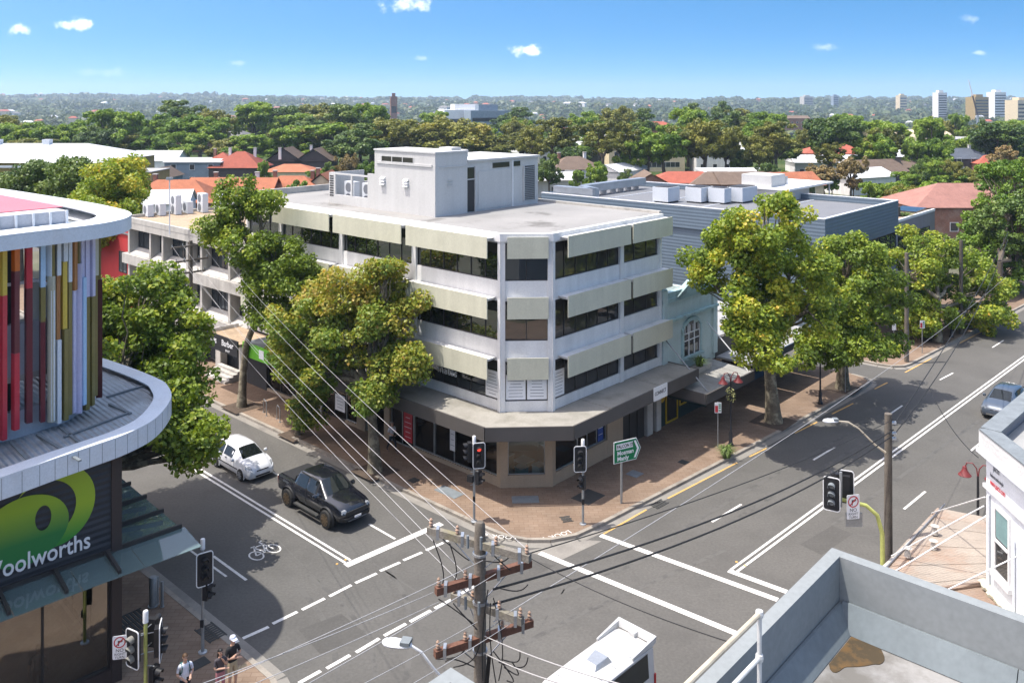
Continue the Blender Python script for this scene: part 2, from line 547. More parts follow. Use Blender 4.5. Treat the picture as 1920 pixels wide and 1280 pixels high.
M['red_print'] = mat('red_print', (0.45, 0.03, 0.04, 1), rough=0.5, var=0.05)
M['grey_print'] = mat('grey_print', (0.16, 0.17, 0.19, 1), rough=0.6, var=0.05)
M['black_metal'] = mat('black_metal', (0.018, 0.018, 0.02, 1), rough=0.45, var=0.1)
M['green_sign'] = mat('green_sign', (0.0, 0.16, 0.055, 1), rough=0.45, var=0.03)
M['glass_office'] = glass_dark('glass_office', k=2.4, ior=1.6)
M['glass_side'] = glass_dark('glass_side', (0.035, 0.033, 0.032, 1), k=1.0, ior=1.45)
M['glass_far'] = glass_dark('glass_far', (0.03, 0.035, 0.04, 1), k=1.0, ior=1.5)
M['glass_shop'] = glass_thin('glass_shop', (0.72, 0.78, 0.76, 1), ior=1.5, refl=1.3)
M['glass_awning'] = glass_thin('glass_awning', (0.66, 0.78, 0.77, 1), ior=1.5, refl=1.4)
_t = M['glass_awning'].node_tree      # a slight frosted teal mixed evenly into the glass sheets
_d = _t.nodes.new('ShaderNodeBsdfDiffuse'); _d.inputs['Color'].default_value = (0.30, 0.40, 0.40, 1)
_m = _t.nodes.new('ShaderNodeMixShader'); _m.inputs[0].default_value = 0.22
_o = _t.nodes['Material Output']; _s = _o.inputs['Surface'].links[0].from_socket
_t.links.new(_s, _m.inputs[1]); _t.links.new(_d.outputs[0], _m.inputs[2]); _t.links.new(_m.outputs[0], _o.inputs['Surface'])
M['glass_car'] = glass_dark('glass_car', (0.010, 0.013, 0.013, 1), k=0.7, ior=1.55)
M['interior'] = mat('interior', (0.30, 0.27, 0.23, 1), rough=0.9, var=0.1)
M['interior_dark'] = mat('interior_dark', (0.05, 0.048, 0.045, 1), rough=0.9, var=0.2)
M['timber_floor'] = mat('timber_floor', (0.22, 0.13, 0.07, 1), rough=0.6, var=0.15)
M['concrete'] = mat('concrete', (0.42, 0.40, 0.36, 1), rough=0.9, var=0.12, scale=0.7, streak=0.12, dirt=(0.2, 0.19, 0.175, 1), dirt_amt=0.5, dirt_scale=0.8)
M['gravel_tan'] = mat('gravel_tan', (0.33, 0.25, 0.17, 1), rough=0.95, var=0.2, scale=0.7, fine=0.25, fscale=6)
M['wood_pole'] = mat('wood_pole', (0.115, 0.10, 0.082, 1), rough=0.95, var=0.25, scale=2.5, streak=0.35, fine=0.2, fscale=25, bump=0.6, bscale=20)
M['wood_arm'] = mat('wood_arm', (0.17, 0.155, 0.13, 1), rough=0.95, var=0.3, scale=3, fine=0.25, fscale=25, bump=0.5, bscale=25, dirt=(0.2, 0.18, 0.08, 1), dirt_amt=0.5, dirt_scale=2)
M['wood_red'] = mat('wood_red', (0.13, 0.062, 0.04, 1), rough=0.85, var=0.3, scale=3, fine=0.2, fscale=20, bump=0.4)
M['cable_black'] = mat('cable_black', (0.018, 0.018, 0.018, 1), rough=0.7)
M['cable_white'] = mat('cable_white', (0.42, 0.41, 0.40, 1), rough=0.5, metal=0.2)
M['porcelain'] = mat('porcelain', (0.30, 0.20, 0.14, 1), rough=0.3, var=0.2)
M['galv'] = mat('galv', (0.40, 0.42, 0.44, 1), rough=0.4, metal=0.7, var=0.12)
M['yellow_pole'] = mat('yellow_pole', (0.42, 0.44, 0.13, 1), rough=0.6, var=0.15, scale=3)
M['bark'] = mat('bark', (0.12, 0.10, 0.07, 1), rough=0.95, var=0.3, scale=2.0, fine=0.2, fscale=9, bump=0.6, bscale=12, dirt=(0.26, 0.23, 0.16, 1), dirt_amt=0.9, dirt_scale=2.4, d0=.48, d1=.58)
M['bark_dark'] = mat('bark_dark', (0.10, 0.082, 0.062, 1), rough=0.95, var=0.3, scale=1.2)
M['soil'] = mat('soil', (0.075, 0.055, 0.04, 1), rough=1.0, var=0.3, scale=3)
M['skin'] = mat('skin', (0.50, 0.30, 0.21, 1), rough=0.55, var=0.05)
M['tyre'] = mat('tyre', (0.03, 0.029, 0.027, 1), rough=0.85, var=0.15)
M['rim'] = mat('rim', (0.34, 0.35, 0.36, 1), rough=0.35, metal=0.7)
M['rim_bronze'] = mat('rim_bronze', (0.16, 0.115, 0.07, 1), rough=0.45, metal=0.6)
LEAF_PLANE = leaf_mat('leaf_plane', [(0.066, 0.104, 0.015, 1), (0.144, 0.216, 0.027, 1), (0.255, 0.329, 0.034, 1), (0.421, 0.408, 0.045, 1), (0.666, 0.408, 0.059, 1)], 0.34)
LEAF_AUTUMN = leaf_mat('leaf_autumn', [(0.06, 0.11, 0.018, 1), (0.13, 0.21, 0.03, 1), (0.23, 0.28, 0.04, 1), (0.36, 0.32, 0.05, 1), (0.48, 0.27, 0.07, 1)], 0.34)
LEAF_DARK = leaf_mat('leaf_dark', [(0.030, 0.061, 0.015, 1), (0.064, 0.116, 0.022, 1), (0.113, 0.174, 0.032, 1), (0.179, 0.226, 0.045, 1)], 0.22)
LEAF_BRIGHT = leaf_mat('leaf_bright', [(0.066, 0.136, 0.019, 1), (0.142, 0.236, 0.029, 1), (0.226, 0.318, 0.039, 1), (0.311, 0.371, 0.047, 1)], 0.3)
LEAF_OLIVE = leaf_mat('leaf_olive', [(0.075, 0.090, 0.022, 1), (0.151, 0.166, 0.032, 1), (0.235, 0.236, 0.045, 1), (0.320, 0.271, 0.057, 1)], 0.25)
LEAF_BROWN = leaf_mat('leaf_brown', [(0.094, 0.076, 0.035, 1), (0.179, 0.141, 0.054, 1), (0.282, 0.209, 0.079, 1), (0.377, 0.254, 0.120, 1)], 0.2)

# ------------------------------------------------------------------ terrain, roads, footpaths
def smooth(a, b, x):
    t = min(1.0, max(0.0, (x - a) / (b - a)))
    return t * t * (3 - 2 * t)


def terrain_z(x, y):
    r = hypot(x, y)
    a = atan2(x, y)
    z = -0.03
    z += -24 * smooth(330, 850, r)
    z += 34 * smooth(900, 3000, r)
    z += (18 + 16 * smooth(0.05, -0.6, a) - 6 * smooth(0.0, 0.25, a) + 8 * smooth(0.3, 0.6, a)) * smooth(2600, 4300, r)
    k = smooth(700, 1500, r)
    z += k * (7 * sin(x * 0.0041 + 1.3) * cos(y * 0.0032) + 4 * sin(x * 0.011 + y * 0.006) + 2.5 * sin(y * 0.013 - x * 0.004 + 2)
              + 2.0 * sin(x * 0.027 + 0.5) * smooth(2600, 4300, r))
    return z


def ground_mat():
    m, t, p, n, l = base_mat('ground_cover')
    g = n('ShaderNodeNewGeometry')
    n1 = n('ShaderNodeTexNoise'); n1.inputs['Scale'].default_value = 0.035; n1.inputs['Detail'].default_value = 9; n1.inputs['Roughness'].default_value = 0.7
    l(g.outputs['Position'], n1.inputs['Vector'])
    r = n('ShaderNodeValToRGB')
    el = r.color_ramp.elements
    for c in ((0.46, (0.045, 0.07, 0.02, 1)), (0.55, (0.07, 0.09, 0.03, 1)), (0.66, (0.10, 0.105, 0.05, 1))):
        e = el.new(c[0]); e.color = c[1]
    el[0].color = (0.03, 0.05, 0.016, 1); el[-1].color = (0.15, 0.14, 0.10, 1)
    l(n1.outputs['Fac'], r.inputs['Fac']); l(r.outputs[0], p.inputs['Base Color'])
    p.inputs['Roughness'].default_value = 1.0
    p.inputs['Specular IOR Level'].default_value = 0.1
    return m


NA = 180
radii = [0] + [8 * 1.117 ** i for i in range(60)]
radii = [r for r in radii if r < 5900] + [5900]
mb = MB()
vs = [(0, 0, -0.03)]
for r in radii[1:]:
    for k in range(NA):
        a = 2 * pi * k / NA
        vs.append((r * sin(a), r * cos(a), terrain_z(r * sin(a), r * cos(a))))
fs = [(0, 1 + (k + 1) % NA, 1 + k) for k in range(NA)]
for i in range(len(radii) - 2):
    for k in range(NA):
        a = 1 + i * NA + k; b = 1 + i * NA + (k + 1) % NA
        fs.append((a, b, b + NA, a + NA))
mb.add(vs, fs)
mb.build('ground', ground_mat(), smooth=True, kind='structure', label='ground of the suburb running out over the valley to the hills')

# asphalt of both streets and the crossing
mb = MB()
q = [F(-95, -75), F(150, -75), F(150, 120), F(-95, 120)]
road = MB().add([(p.x, p.y, 0.0) for p in q], [(0, 1, 2, 3)]).build('road', M['asphalt'], kind='structure', label='grey asphalt of the two crossing streets')


def fpoly(pts):
    return [tuple(F(a, b)[:2]) for a, b in pts]


NE1 = [(-3.5, 95), (-3.5, 2.5), (-3.5, -0.3), (-3.4, -1.6), (-3.0, -2.6), (-2.3, -3.35), (-1.2, -3.95), (0.6, -4.2), (2.5, -4.35), (6.45, -4.67), (15, -5.35), (28.9, -6.3), (29.9, -6.2), (30.5, -5.6), (30.7, -4.6), (30.7, 60), (60, 95)]
NE2 = [(34.4, 60), (34.4, -5.2), (34.6, -6.2), (35.2, -6.8), (36, -7.0), (150, -16.0), (150, 95), (62, 95)]
NW = [(-95, 95), (-95, -6.5), (-40, -5.5), (-20, -5.2), (-18.3, -5.0), (-17.0, -4.4), (-16.2, -3.4), (-15.85, -2.2), (-15.8, 0), (-15.8, 95)]
SW = [(-95, -75), (-15.8, -75), (-15.8, -20.5), (-16.1, -18.9), (-16.9, -17.6), (-18.2, -16.9), (-20, -16.6), (-95, -13)]
SE = [(-3.2, -75), (150, -75), (150, -29.5), (40, -19.8), (4, -17.3), (-0.2, -17.2), (-1.8, -17.9), (-2.8, -19), (-3.2, -20.6)]


M['yard'] = mat('yard', (0.105, 0.10, 0.065, 1), rough=0.95, var=0.3, scale=0.15, dirt=(0.05, 0.07, 0.025, 1), dirt_amt=0.8, dirt_scale=0.12)


def footpath(poly, runs, label, strip_):
    """A raised paved block with separate kerb stones along the given runs of its outline, and a gutter strip."""
    MB().prism(fpoly(poly), -0.02, 0.05).build('block_ground', M['yard'], kind='structure', label='bare yards and lots of the block behind the ' + label.split(' ')[0] + ' ' + label.split(' ')[1] + ' strip')
    fp = MB().prism(fpoly(strip_), -0.021, 0.13).build('footpath', M['paving'], kind='structure', label=label)
    for i0, i1 in runs:
        pts = [F(*poly[i]) for i in range(i0, i1 + 1)]
        seg = []
        # resample to stones of about 1.3 m
        for a, b in zip(pts[:-1], pts[1:]):
            L_ = (b - a).length
            k = max(1, int(L_ / 1.3))
            for j in range(k):
                seg.append((a + (b - a) * (j / k), a + (b - a) * ((j + 1) / k)))
        g = MB()
        for j, (a, b) in enumerate(seg):
            if not (-60 < a.x < 75 and a.y < 110): continue
            t = (b - a).normalized(); out = Vector((-t.y, t.x, 0))
            # outward = away from polygon centroid side: polygon lists are walked with the road on the right
            out = -out if RIGHT[label] else out
            e = t * 0.008
            z = 0.142 + rnd.uniform(-0.006, 0.006)
            m = MB()
            c = [a + e - out * 0.17, b - e - out * 0.17, b - e + out * 0.03, a + e + out * 0.03]
            if (c[1] - c[0]).cross(c[2] - c[1]).z < 0: c = c[::-1]
            m.hexa([(p.x, p.y, -0.03) for p in c] + [(p.x, p.y, z) for p in c])
            m.build('kerb_stone', M['kerbstone'], fp)
            w = 0.45
            c = [a + out * 0.03, b + out * 0.03, b + out * w, a + out * w]
            if (c[1] - c[0]).cross(c[2] - c[1]).z < 0: c = c[::-1]
            g.add([(p.x, p.y, 0.004) for p in c], [(0, 1, 2, 3)])
        g.build('gutter', M['gutter'], fp)
    return fp


RIGHT = {}
L_NE1 = 'reddish paved footpath round the white office block corner'
L_NE2 = 'reddish paved footpath beyond the lane, under the street trees'
L_NW = 'paved footpath round the supermarket corner'
L_SW = 'paved footpath at the foot of the leaning wooden pole'
L_SE = 'paved footpath below the rusty tin awning'
RIGHT.update({L_NE1: True, L_NE2: True, L_NW: True, L_SW: True, L_SE: True})
# decide the side by testing against the polygon
def inside(poly, p):
    x, y = p; c = False
    for i in range(len(poly)):
        x1, y1 = poly[i]; x2, y2 = poly[i - 1]
        if (y1 > y) != (y2 > y) and x < (x2 - x1) * (y - y1) / (y2 - y1) + x1: c = not c
    return c
for lab, poly, i in ((L_NE1, NE1, 8), (L_NE2, NE2, 4), (L_NW, NW, 2), (L_SW, SW, 6), (L_SE, SE, 2)):
    a = F(*poly[i]); b = F(*poly[i + 1]); t = (b - a).normalized()
    o = (a + b) / 2 + Vector((-t.y, t.x, 0)) * 0.3
    RIGHT[lab] = inside(fpoly(poly), (o.x, o.y))
fp_ne = footpath(NE1, [(0, 14)], L_NE1, NE1[:15] + [(30.7, 1.0), (4.5, 1.0), (1.2, 4.5), (1.2, 95)])
fp_ne2 = footpath(NE2, [(0, 5)], L_NE2, [(34.4, 20)] + NE2[1:6] + [(150, -7), (37.2, 2.5), (37.2, 20)])
fp_nw = footpath(NW, [(2, 9)], L_NW, [(-95, 2.5)] + NW[1:] + [(-21, 95), (-21, 2.5)])
footpath(SW, [(1, 7)], L_SW, [(-20.5, -75)] + SW[1:] + [(-95, -20), (-20.5, -23)])
footpath(SE, [(2, 8)], L_SE, [(1.5, -75), (1.5, -23), (40, -25.5), (150, -35)] + SE[2:] + [(-3.2, -75)])


# painted markings: sheets 6 mm above the asphalt, each one its own piece of the road
def strip(p, q, w, name='lane_line', m='paint_white', z=0.006, parent=None):
    p = Vector(p); q = Vector(q)
    t = (q - p).normalized(); n = Vector((-t.y, t.x, 0)) * (w / 2)
    k = max(1, int((q - p).length / 4))
    b = MB()
    c = [p - n, q - n, q + n, p + n]
    b.add([(a.x, a.y, z) for a in c], [(0, 1, 2, 3)])
    return b.build(name, M[m], parent or road)


def Z6(a, b):       # pixel in the 4x enlargement whose origin is (480, 960)
    return S(480 + a / 4.0, 960 + b / 4.0)


for (a, b), (c, d) in [((125, 835), (310, 745)), ((345, 730), (515, 645)), ((550, 630), (715, 545)), ((745, 530), (905, 458)), ((930, 440), (1080, 375)),
                       ((1105, 360), (1245, 300)), ((1275, 285), (1405, 228)), ((1425, 218), (1520, 175)), ((-100, 945), (95, 858)), ((-330, 1050), (-130, 960)),
                       ((320, 1280), (485, 1188)), ((530, 1170), (705, 1070)), ((750, 1050), (925, 945)), ((960, 925), (1125, 835)), ((1155, 820), (1310, 735)),
                       ((1340, 720), (1475, 650)), ((1530, 612), (1640, 555)), ((1700, 525), (1810, 470)), ((1870, 440), (1990, 378)), ((60, 1420), (280, 1300))]:
    strip(Z6(a, b), Z6(c, d), 0.16, 'crossing_dash')
strip(S(648, 1060), S(828, 981), 0.36, 'stop_line')
vp = lambda k: None
a0 = S(652, 1052); a1 = S(285, 828)
dA = (a1 - a0).normalized(); nA = Vector((-dA.y, dA.x, 0))
for s in (-0.14, 0.14):
    strip(a0 + nA * s, a0 + nA * s + dA * 95, 0.12, 'centre_line')
strip(S(692, 982), S(741, 1010), 0.12)
for k in range(1, 9):
    p = S(741, 1010) + dA * (k * 9.0)
    strip(p + dA * 3.0, p, 0.12)
strip(S(400, 1042), S(462, 1087), 0.12)
for k in range(1, 9):
    p = S(462, 1087) + dA * (k * 9.0)
    strip(p + dA * 3.0, p, 0.12)
strip(F(-13.6, 5.0), F(-13.6, 60), 0.1, 'edge_line')
strip(S(1012, 1036), S(1388, 1190), 0.30, 'crossing_line')
strip(S(1126, 1003), S(1458, 1124), 0.30, 'crossing_line')
b0 = S(1371, 1068); b1 = S(1846, 722)
dB = (b1 - b0).normalized(); nB = Vector((dB.y, -dB.x, 0))
for s in (-0.02, 0.24):
    strip(b0 + nB * s, b0 + nB * s + dB * 120, 0.12, 'centre_line')
strip(S(1366, 1069), S(1475, 1109), 0.30, 'stop_line')
for p, q in (((1335, 978), (1390, 945)), ((1525, 862), (1565, 838)), ((1670, 775), (1692, 760)), ((1762, 712), (1787, 699)), ((1695, 954), (1735, 921)), ((1820, 845), (1848, 822))):
    strip(S(*p), S(*q), 0.12)
for k in range(1, 7):
    p = S(1848, 822) + dB * (9.2 * k); strip(p, p + dB * 3, 0.12)
    p = S(1787, 699) + dB * (9.2 * k); strip(p, p + dB * 3, 0.12)
for p, q in (((1131, 1001), (1212, 955)), ((1252, 934), (1382, 867)), ((1405, 856), (1437, 840)), ((1490, 812), (1532, 791)), ((1560, 776), (1600, 756)), ((1640, 729), (1664, 717)), ((1697, 698), (1746, 672)), ((1800, 643), (1850, 617))):
    strip(S(*p), S(*q), 0.10, 'edge_line', 'paint_yellow')
# concrete apron and patches of re-laid asphalt
for pts, m in (([(985, 1033), (1040, 1022), (1105, 1012), (1128, 1014), (1055, 1048), (1022, 1043)], 'gutter'),
               ([(840, 1080), (905, 1040), (985, 1045), (1040, 1060), (975, 1092), (900, 1130)], 'asphalt_patch'),
               ([(560, 1180), (640, 1150), (690, 1190), (600, 1225)], 'asphalt_patch'),
               ([(1500, 1020), (1560, 985), (1600, 1000), (1540, 1040)], 'asphalt_patch')):
    c = [S(*p) for p in pts]
    if (c[1] - c[0]).cross(c[2] - c[1]).z < 0: c = c[::-1]
    MB().add([(p.x, p.y, 0.003) for p in c], [tuple(range(len(c)))]).build('surface_patch', M[m], road)
# bicycle symbol
bs = MB()
o = S(490, 1030)
fx = -dA; fy = Vector((-fx.y, fx.x, 0))
def bp(x, y):
    p = o + fy * x + (-fx) * y * 1.5
    return Vector((p.x, p.y, 0.006))
def bl(a, b, w=0.07):
    p = bp(*a); q = bp(*b); t = (q - p).normalized(); n = Vector((-t.y, t.x, 0)) * w / 2
    bs.add([p - n, q - n, q + n, p + n], [(0, 1, 2, 3)])
for cx in (-0.42, 0.42):
    for k in range(14):
        a = 2 * pi * k / 14; b = 2 * pi * (k + 1) / 14
        bl((cx + 0.27 * cos(a), -0.2 + 0.27 * sin(a)), (cx + 0.27 * cos(b), -0.2 + 0.27 * sin(b)))
for s, e in (((-0.42, -0.2), (-0.15, 0.25)), ((-0.15, 0.25), (0.3, 0.25)), ((-0.15, 0.25), (0.02, -0.2)), ((0.02, -0.2), (0.3, 0.25)), ((-0.42, -0.2), (0.02, -0.2)),
             ((0.42, -0.2), (0.26, 0.42)), ((0.26, 0.42), (0.42, 0.46)), ((-0.25, 0.32), (-0.05, 0.32)), ((-0.15, 0.25), (-0.16, 0.33))):
    bl(s, e)
bs.build('bicycle_symbol', M['paint_white'], road)
# raised lane reflectors at the ends of the double lines
for x, y in ((632, 1057), (648, 1049), (1381, 1053), (1397, 1060)):
    p = S(x, y)
    MB().lathe([(0.06, 0.004), (0.055, 0.02), (0.03, 0.028)], p.x, p.y, 8).build('lane_reflector', M['paint_yellow'], road)
# LOOK painted on the paving, read by people stepping off the kerb
for (x, y, ang) in ((946, 1003, -9), (1047, 999, 30)):
    p = S(x, y, 0.135)
    text('LOOK', 0.42, Matrix.Translation(p) @ Matrix.Rotation(radians(ang + 180), 4, 'Z'), M['paint_white'], fp_ne, align='CENTER', ext=0.002)
    q = p + Matrix.Rotation(radians(ang + 180), 3, 'Z') @ Vector((0.85, 0.08, 0.0))
    MB().add([(q.x - .1, q.y - .08, .137), (q.x + .1, q.y - .02, .137), (q.x - .02, q.y + .16, .137)], [(0, 1, 2)]).build('arrow_mark', M['paint_white'], fp_ne)


# pit lids and access covers in the footpath
def lid(x, y, lx, ly, m, fp, lab=None, rz=TH, slats=0):
    p = S(x, y, 0.13)
    t = MB()
    if slats:
        n = slats
        for i in range(n):
            t.box(-lx / 2 + lx * (i + 0.1) / n, -lx / 2 + lx * (i + 0.75) / n, -ly / 2, ly / 2, 0, 0.02)
        t.box(-lx / 2 - .03, lx / 2 + .03, -.03, .03, 0.002, .024)
        t.box(-lx / 2 - .04, lx / 2 + .04, -ly / 2 - .05, -ly / 2, 0, .022); t.box(-lx / 2 - .04, lx / 2 + .04, ly / 2, ly / 2 + .05, 0, .022)
    else:
        t.box(-lx / 2, lx / 2, -ly / 2, ly / 2, 0.0, 0.012)
        t.box(-lx / 2 + .03, -0.01, -ly / 2 + .03, ly / 2 - .03, 0.012, 0.017); t.box(0.01, lx / 2 - .03, -ly / 2 + .03, ly / 2 - .03, 0.012, 0.017)
    o = t.build('grate' if slats else 'pit_lid', m, fp)
    o.location = p; o.rotation_euler = (0, 0, rz)
    return o


M['lid_grey'] = mat('lid_grey', (0.16, 0.18, 0.19, 1), rough=0.8, var=0.2, scale=2)
M['lid_dark'] = mat('lid_dark', (0.045, 0.045, 0.042, 1), rough=0.8, var=0.2, scale=3)
lid(985, 936, 1.35, 0.75, M['lid_grey'], fp_ne, rz=0.05)
lid(842, 922, 1.5, 0.7, M['lid_grey'], fp_ne, rz=TH + pi / 2)
lid(1103, 931, 1.4, 1.1, M['lid_dark'], fp_ne)
lid(1190, 888, 0.7, 0.7, M['lid_grey'], fp_ne); lid(1282, 866, 0.5, 0.5, M['lid_dark'], fp_ne)
lid(1062, 973, 0.45, 0.45, M['lid_dark'], fp_ne, rz=0.3, slats=6)
lid(776, 900, 0.5, 0.5, M['lid_dark'], fp_ne)
lid(245, 1168, 1.3, 1.3, M['lid_dark'], fp_nw, slats=9)
lid(372, 1244, 0.7, 0.5, M['lid_dark'], fp_nw)
lid(395, 1185, 1.1, 0.6, M['lid_dark'], fp_nw, rz=TH + pi / 2, slats=8)
lid(1236, 940, 0.9, 0.4, M['lid_dark'], fp_ne, slats=6, rz=radians(44)).location.z = 0.006

# tyre polish and sealed cracks, long narrow traces in the asphalt
M['tyre_trace'] = mat('tyre_trace', (0.075, 0.072, 0.066, 1), rough=0.8, var=0.35, scale=1.2, dirt=(0.10, 0.0955, 0.087, 1), dirt_amt=1.0, dirt_scale=1.5, d0=.42, d1=.52)
for pts, w in (([(560, 1100), (600, 1150), (625, 1210), (632, 1275)], .22), ([(575, 1075), (640, 1130), (690, 1200), (705, 1270)], .2), ([(720, 1060), (760, 1120), (770, 1200), (760, 1275)], .2), ([(900, 1190), (1000, 1130), (1120, 1085), (1300, 1010)], .22),
               ([(930, 1235), (1060, 1165), (1180, 1110), (1360, 1030)], .22), ([(1250, 1010), (1400, 920), (1560, 830), (1700, 750)], .2), ([(1310, 1015), (1450, 930), (1600, 842), (1740, 762)], .2), ([(1560, 985), (1700, 885), (1840, 785)], .2), ([(560, 905), (500, 870), (420, 820)], .2), ([(640, 1010), (700, 1055), (800, 1120)], .07), ([(1010, 1180), (1090, 1060), (1140, 1030)], .05), ([(1440, 1010), (1560, 1000), (1700, 1010)], .05), ([(420, 900), (520, 1010), (600, 1090)], .05)):
    g_ = MB(); q_ = [S(x, y) for x, y in pts]; fine_ = []
    for i in range(len(q_) - 1):
        p0, p1, p2, p3 = q_[max(0, i - 1)], q_[i], q_[i + 1], q_[min(len(q_) - 1, i + 2)]
        for k in range(8):
            t = k / 8; fine_.append(0.5 * ((2 * p1) + (p2 - p0) * t + (2 * p0 - 5 * p1 + 4 * p2 - p3) * t * t + (3 * p1 - p0 - 3 * p2 + p3) * t ** 3))
    fine_.append(q_[-1])
    vs_ = []
    for i, p in enumerate(fine_):
        t = (fine_[min(i + 1, len(fine_) - 1)] - fine_[max(0, i - 1)]).normalized(); n_ = Vector((-t.y, t.x, 0)) * w / 2
        vs_ += [(p.x - n_.x, p.y - n_.y, .002), (p.x + n_.x, p.y + n_.y, .002)]
    g_.add(vs_, [(2 * i, 2 * i + 2, 2 * i + 3, 2 * i + 1) for i in range(len(fine_) - 1)])
    g_.build('tyre_trace', M['tyre_trace'], road)

# ------------------------------------------------------------------ white office block on the corner
def facade(parent, o, d, n, length, z_sill, z_head, panes, glass, frame='dark_frame', depth=-0.16, bar=0.045, name='window', sill=False):
    """A window in a wall plane: frame mesh, one pane object per light."""
    w = MB()
    w.wbox(o, d, n, 0, length, z_sill, z_sill + bar, depth, depth + 0.07)
    w.wbox(o, d, n, 0, length, z_head - bar, z_head, depth, depth + 0.07)
    for i in range(panes + 1):
        c = length * i / panes
        a = max(0, c - bar / 2 - (bar / 2 if i == panes else 0)); a = min(a, length - bar)
        w.wbox(o, d, n, a, a + bar, z_sill + bar, z_head - bar, depth, depth + 0.068)
    f = w.build(name, M[frame], parent)
    for i in range(panes):
        a = length * i / panes + bar / 2 + 0.003; b = length * (i + 1) / panes - bar / 2 - 0.003
        MB().wbox(o, d, n, a, b, z_sill + bar * .6, z_head - bar * .6, depth + 0.015, depth + 0.03).build('pane', M[glass], f)
    return f


blk = thing('office_building', 'white four storey corner office block with cream window shades and a dark canopy', 'building', C0, TH)
CH = 1.84
LEN_V, LEN_U = 26.4, 12.24
DEPTH_U = 12.24
ROOF = 13.2
FLOORS = [4.05, 7.15, 10.25]         # floor levels of the three office storeys
SILLS = [4.55, 7.65, 10.74]
e1 = Vector((1, 0, 0)); e2 = Vector((0, 1, 0))
cd = Vector((1, -1, 0)).normalized()
cnrm = Vector((-1, -1, 0)).normalized()
# faces: origin, direction, outward normal, bays (start, end, panes), glass
FACES = [
    (Vector((0, CH, 0)), e2, -e1, [(0.0, 6.73, 6), (6.73, 13.55, 6), (13.55, 20.3, 6), (20.3, 24.56, 3)], 'glass_office'),
    (Vector((0, CH, 0)), cd, cnrm, [(0.0, CH * sqrt(2), 2)], 'glass_office'),
    (Vector((CH, 0, 0)), e1, -e2, [(0.0, 6.24, 6), (6.24, 10.4, 3)], 'glass_side'),
]
foot = [(CH, 0), (LEN_U, 0), (LEN_U, LEN_V), (0, LEN_V), (0, CH)]
inset = [(CH + .1, .3), (LEN_U - .02, .3), (LEN_U - .02, LEN_V - .02), (.3, LEN_V - .02), (.3, CH + .1)]
MB().prism(inset, 3.42, ROOF - 0.3).build('core_wall', M['interior_dark'], blk)
for fi, (o, d, n, bays, glass) in enumerate(FACES):
    for k, (fl, si) in enumerate(zip(FLOORS, SILLS)):
        head = si + 1.95
        for bi, (a, b, np_) in enumerate(bays):
            cw = 0.17
            # spandrel below the window and above the one below
            zlo = fl - 0.02 if k == 0 else FLOORS[k] - 0.55
            MB().wbox(o, d, n, a + cw, b - cw, zlo, si, -0.28, -0.015).build('spandrel', M['white_wall'], blk)
            facade(blk, o + d * (a + cw), d, n, (b - a) - 2 * cw, si, head, np_, glass)
    # heads above the top windows
    for bi, (a, b, np_) in enumerate(bays):
        MB().wbox(o, d, n, a + 0.17, b - 0.17, 12.69, ROOF - 0.42, -0.28, -0.015).build('spandrel', M['white_wall'], blk)
        # shading panels on brackets
        for k, si in enumerate(SILLS):
            zt = si + 2.30; zb = si + 1.20
            if fi == 0: s0, s1 = a + 0.38, b - 0.02
            elif fi == 1: s0, s1 = 0.3, CH * sqrt(2) - 0.18
            else: s0, s1 = a + (0.55 if bi == 0 else 0.22), b + (0.25 if bi == 1 else 0.0)
            if fi == 0 and bi == len(bays) - 1: s1 = b - 0.3
            out = 0.22 if fi == 1 else 0.62
            sh = MB().wbox(o, d, n, s0, s1, zb, zt, out, out + 0.055).build('sunshade', M['cream_shade'], blk)
            br = MB()
            nb = 2 if fi == 1 else 4
            for j in range(nb):
                c = s0 + 0.15 + (s1 - s0 - 0.3) * j / (nb - 1)
                br.wbox(o, d, n, c - 0.03, c + 0.03, zt - 0.22, zt - 0.16, 0.0, out)
            br.build('bracket', M['white_wall'], sh)
            MB().wbox(o, d, n, s0, s1, zt - 0.10, zt - 0.06, 0.0, out - 0.004).build('hood', M['white_wall'], sh)
    # columns
    cols = sorted(set([b[0] for b in bays] + [b[1] for b in bays]))
    for c in cols:
        w = 0.17
        if fi == 1: continue
        lo = c - w; hi = c + w
        if c == cols[0]: lo = c - 0.02
        if c == cols[-1]: hi = c
        MB().wbox(o, d, n, lo, hi, 3.95, ROOF - 0.42, -0.27, 0.06 if c != cols[0] else 0.10).build('column', M['white_wall'], blk)
# chamfer corner columns
for o, s in ((Vector((0, CH, 0)), 1), (Vector((CH, 0, 0)), -1)):
    MB().wbox(o, cd * s, cnrm, -0.03, 0.2, 3.96, ROOF - 0.43, -0.2, 0.05).build('column', M['white_wall'], blk)
# end and rear walls
mb = MB()
mb.box(LEN_U - 0.25, LEN_U + .0, 0.0, LEN_V, 0.13, ROOF - 0.42)
mb.build('rear_wall', M['white_wall'], blk)
MB().box(0.02, LEN_U - .26, LEN_V - 0.25, LEN_V, 0.13, ROOF - 0.425).build('end_wall', M['white_wall'], blk)
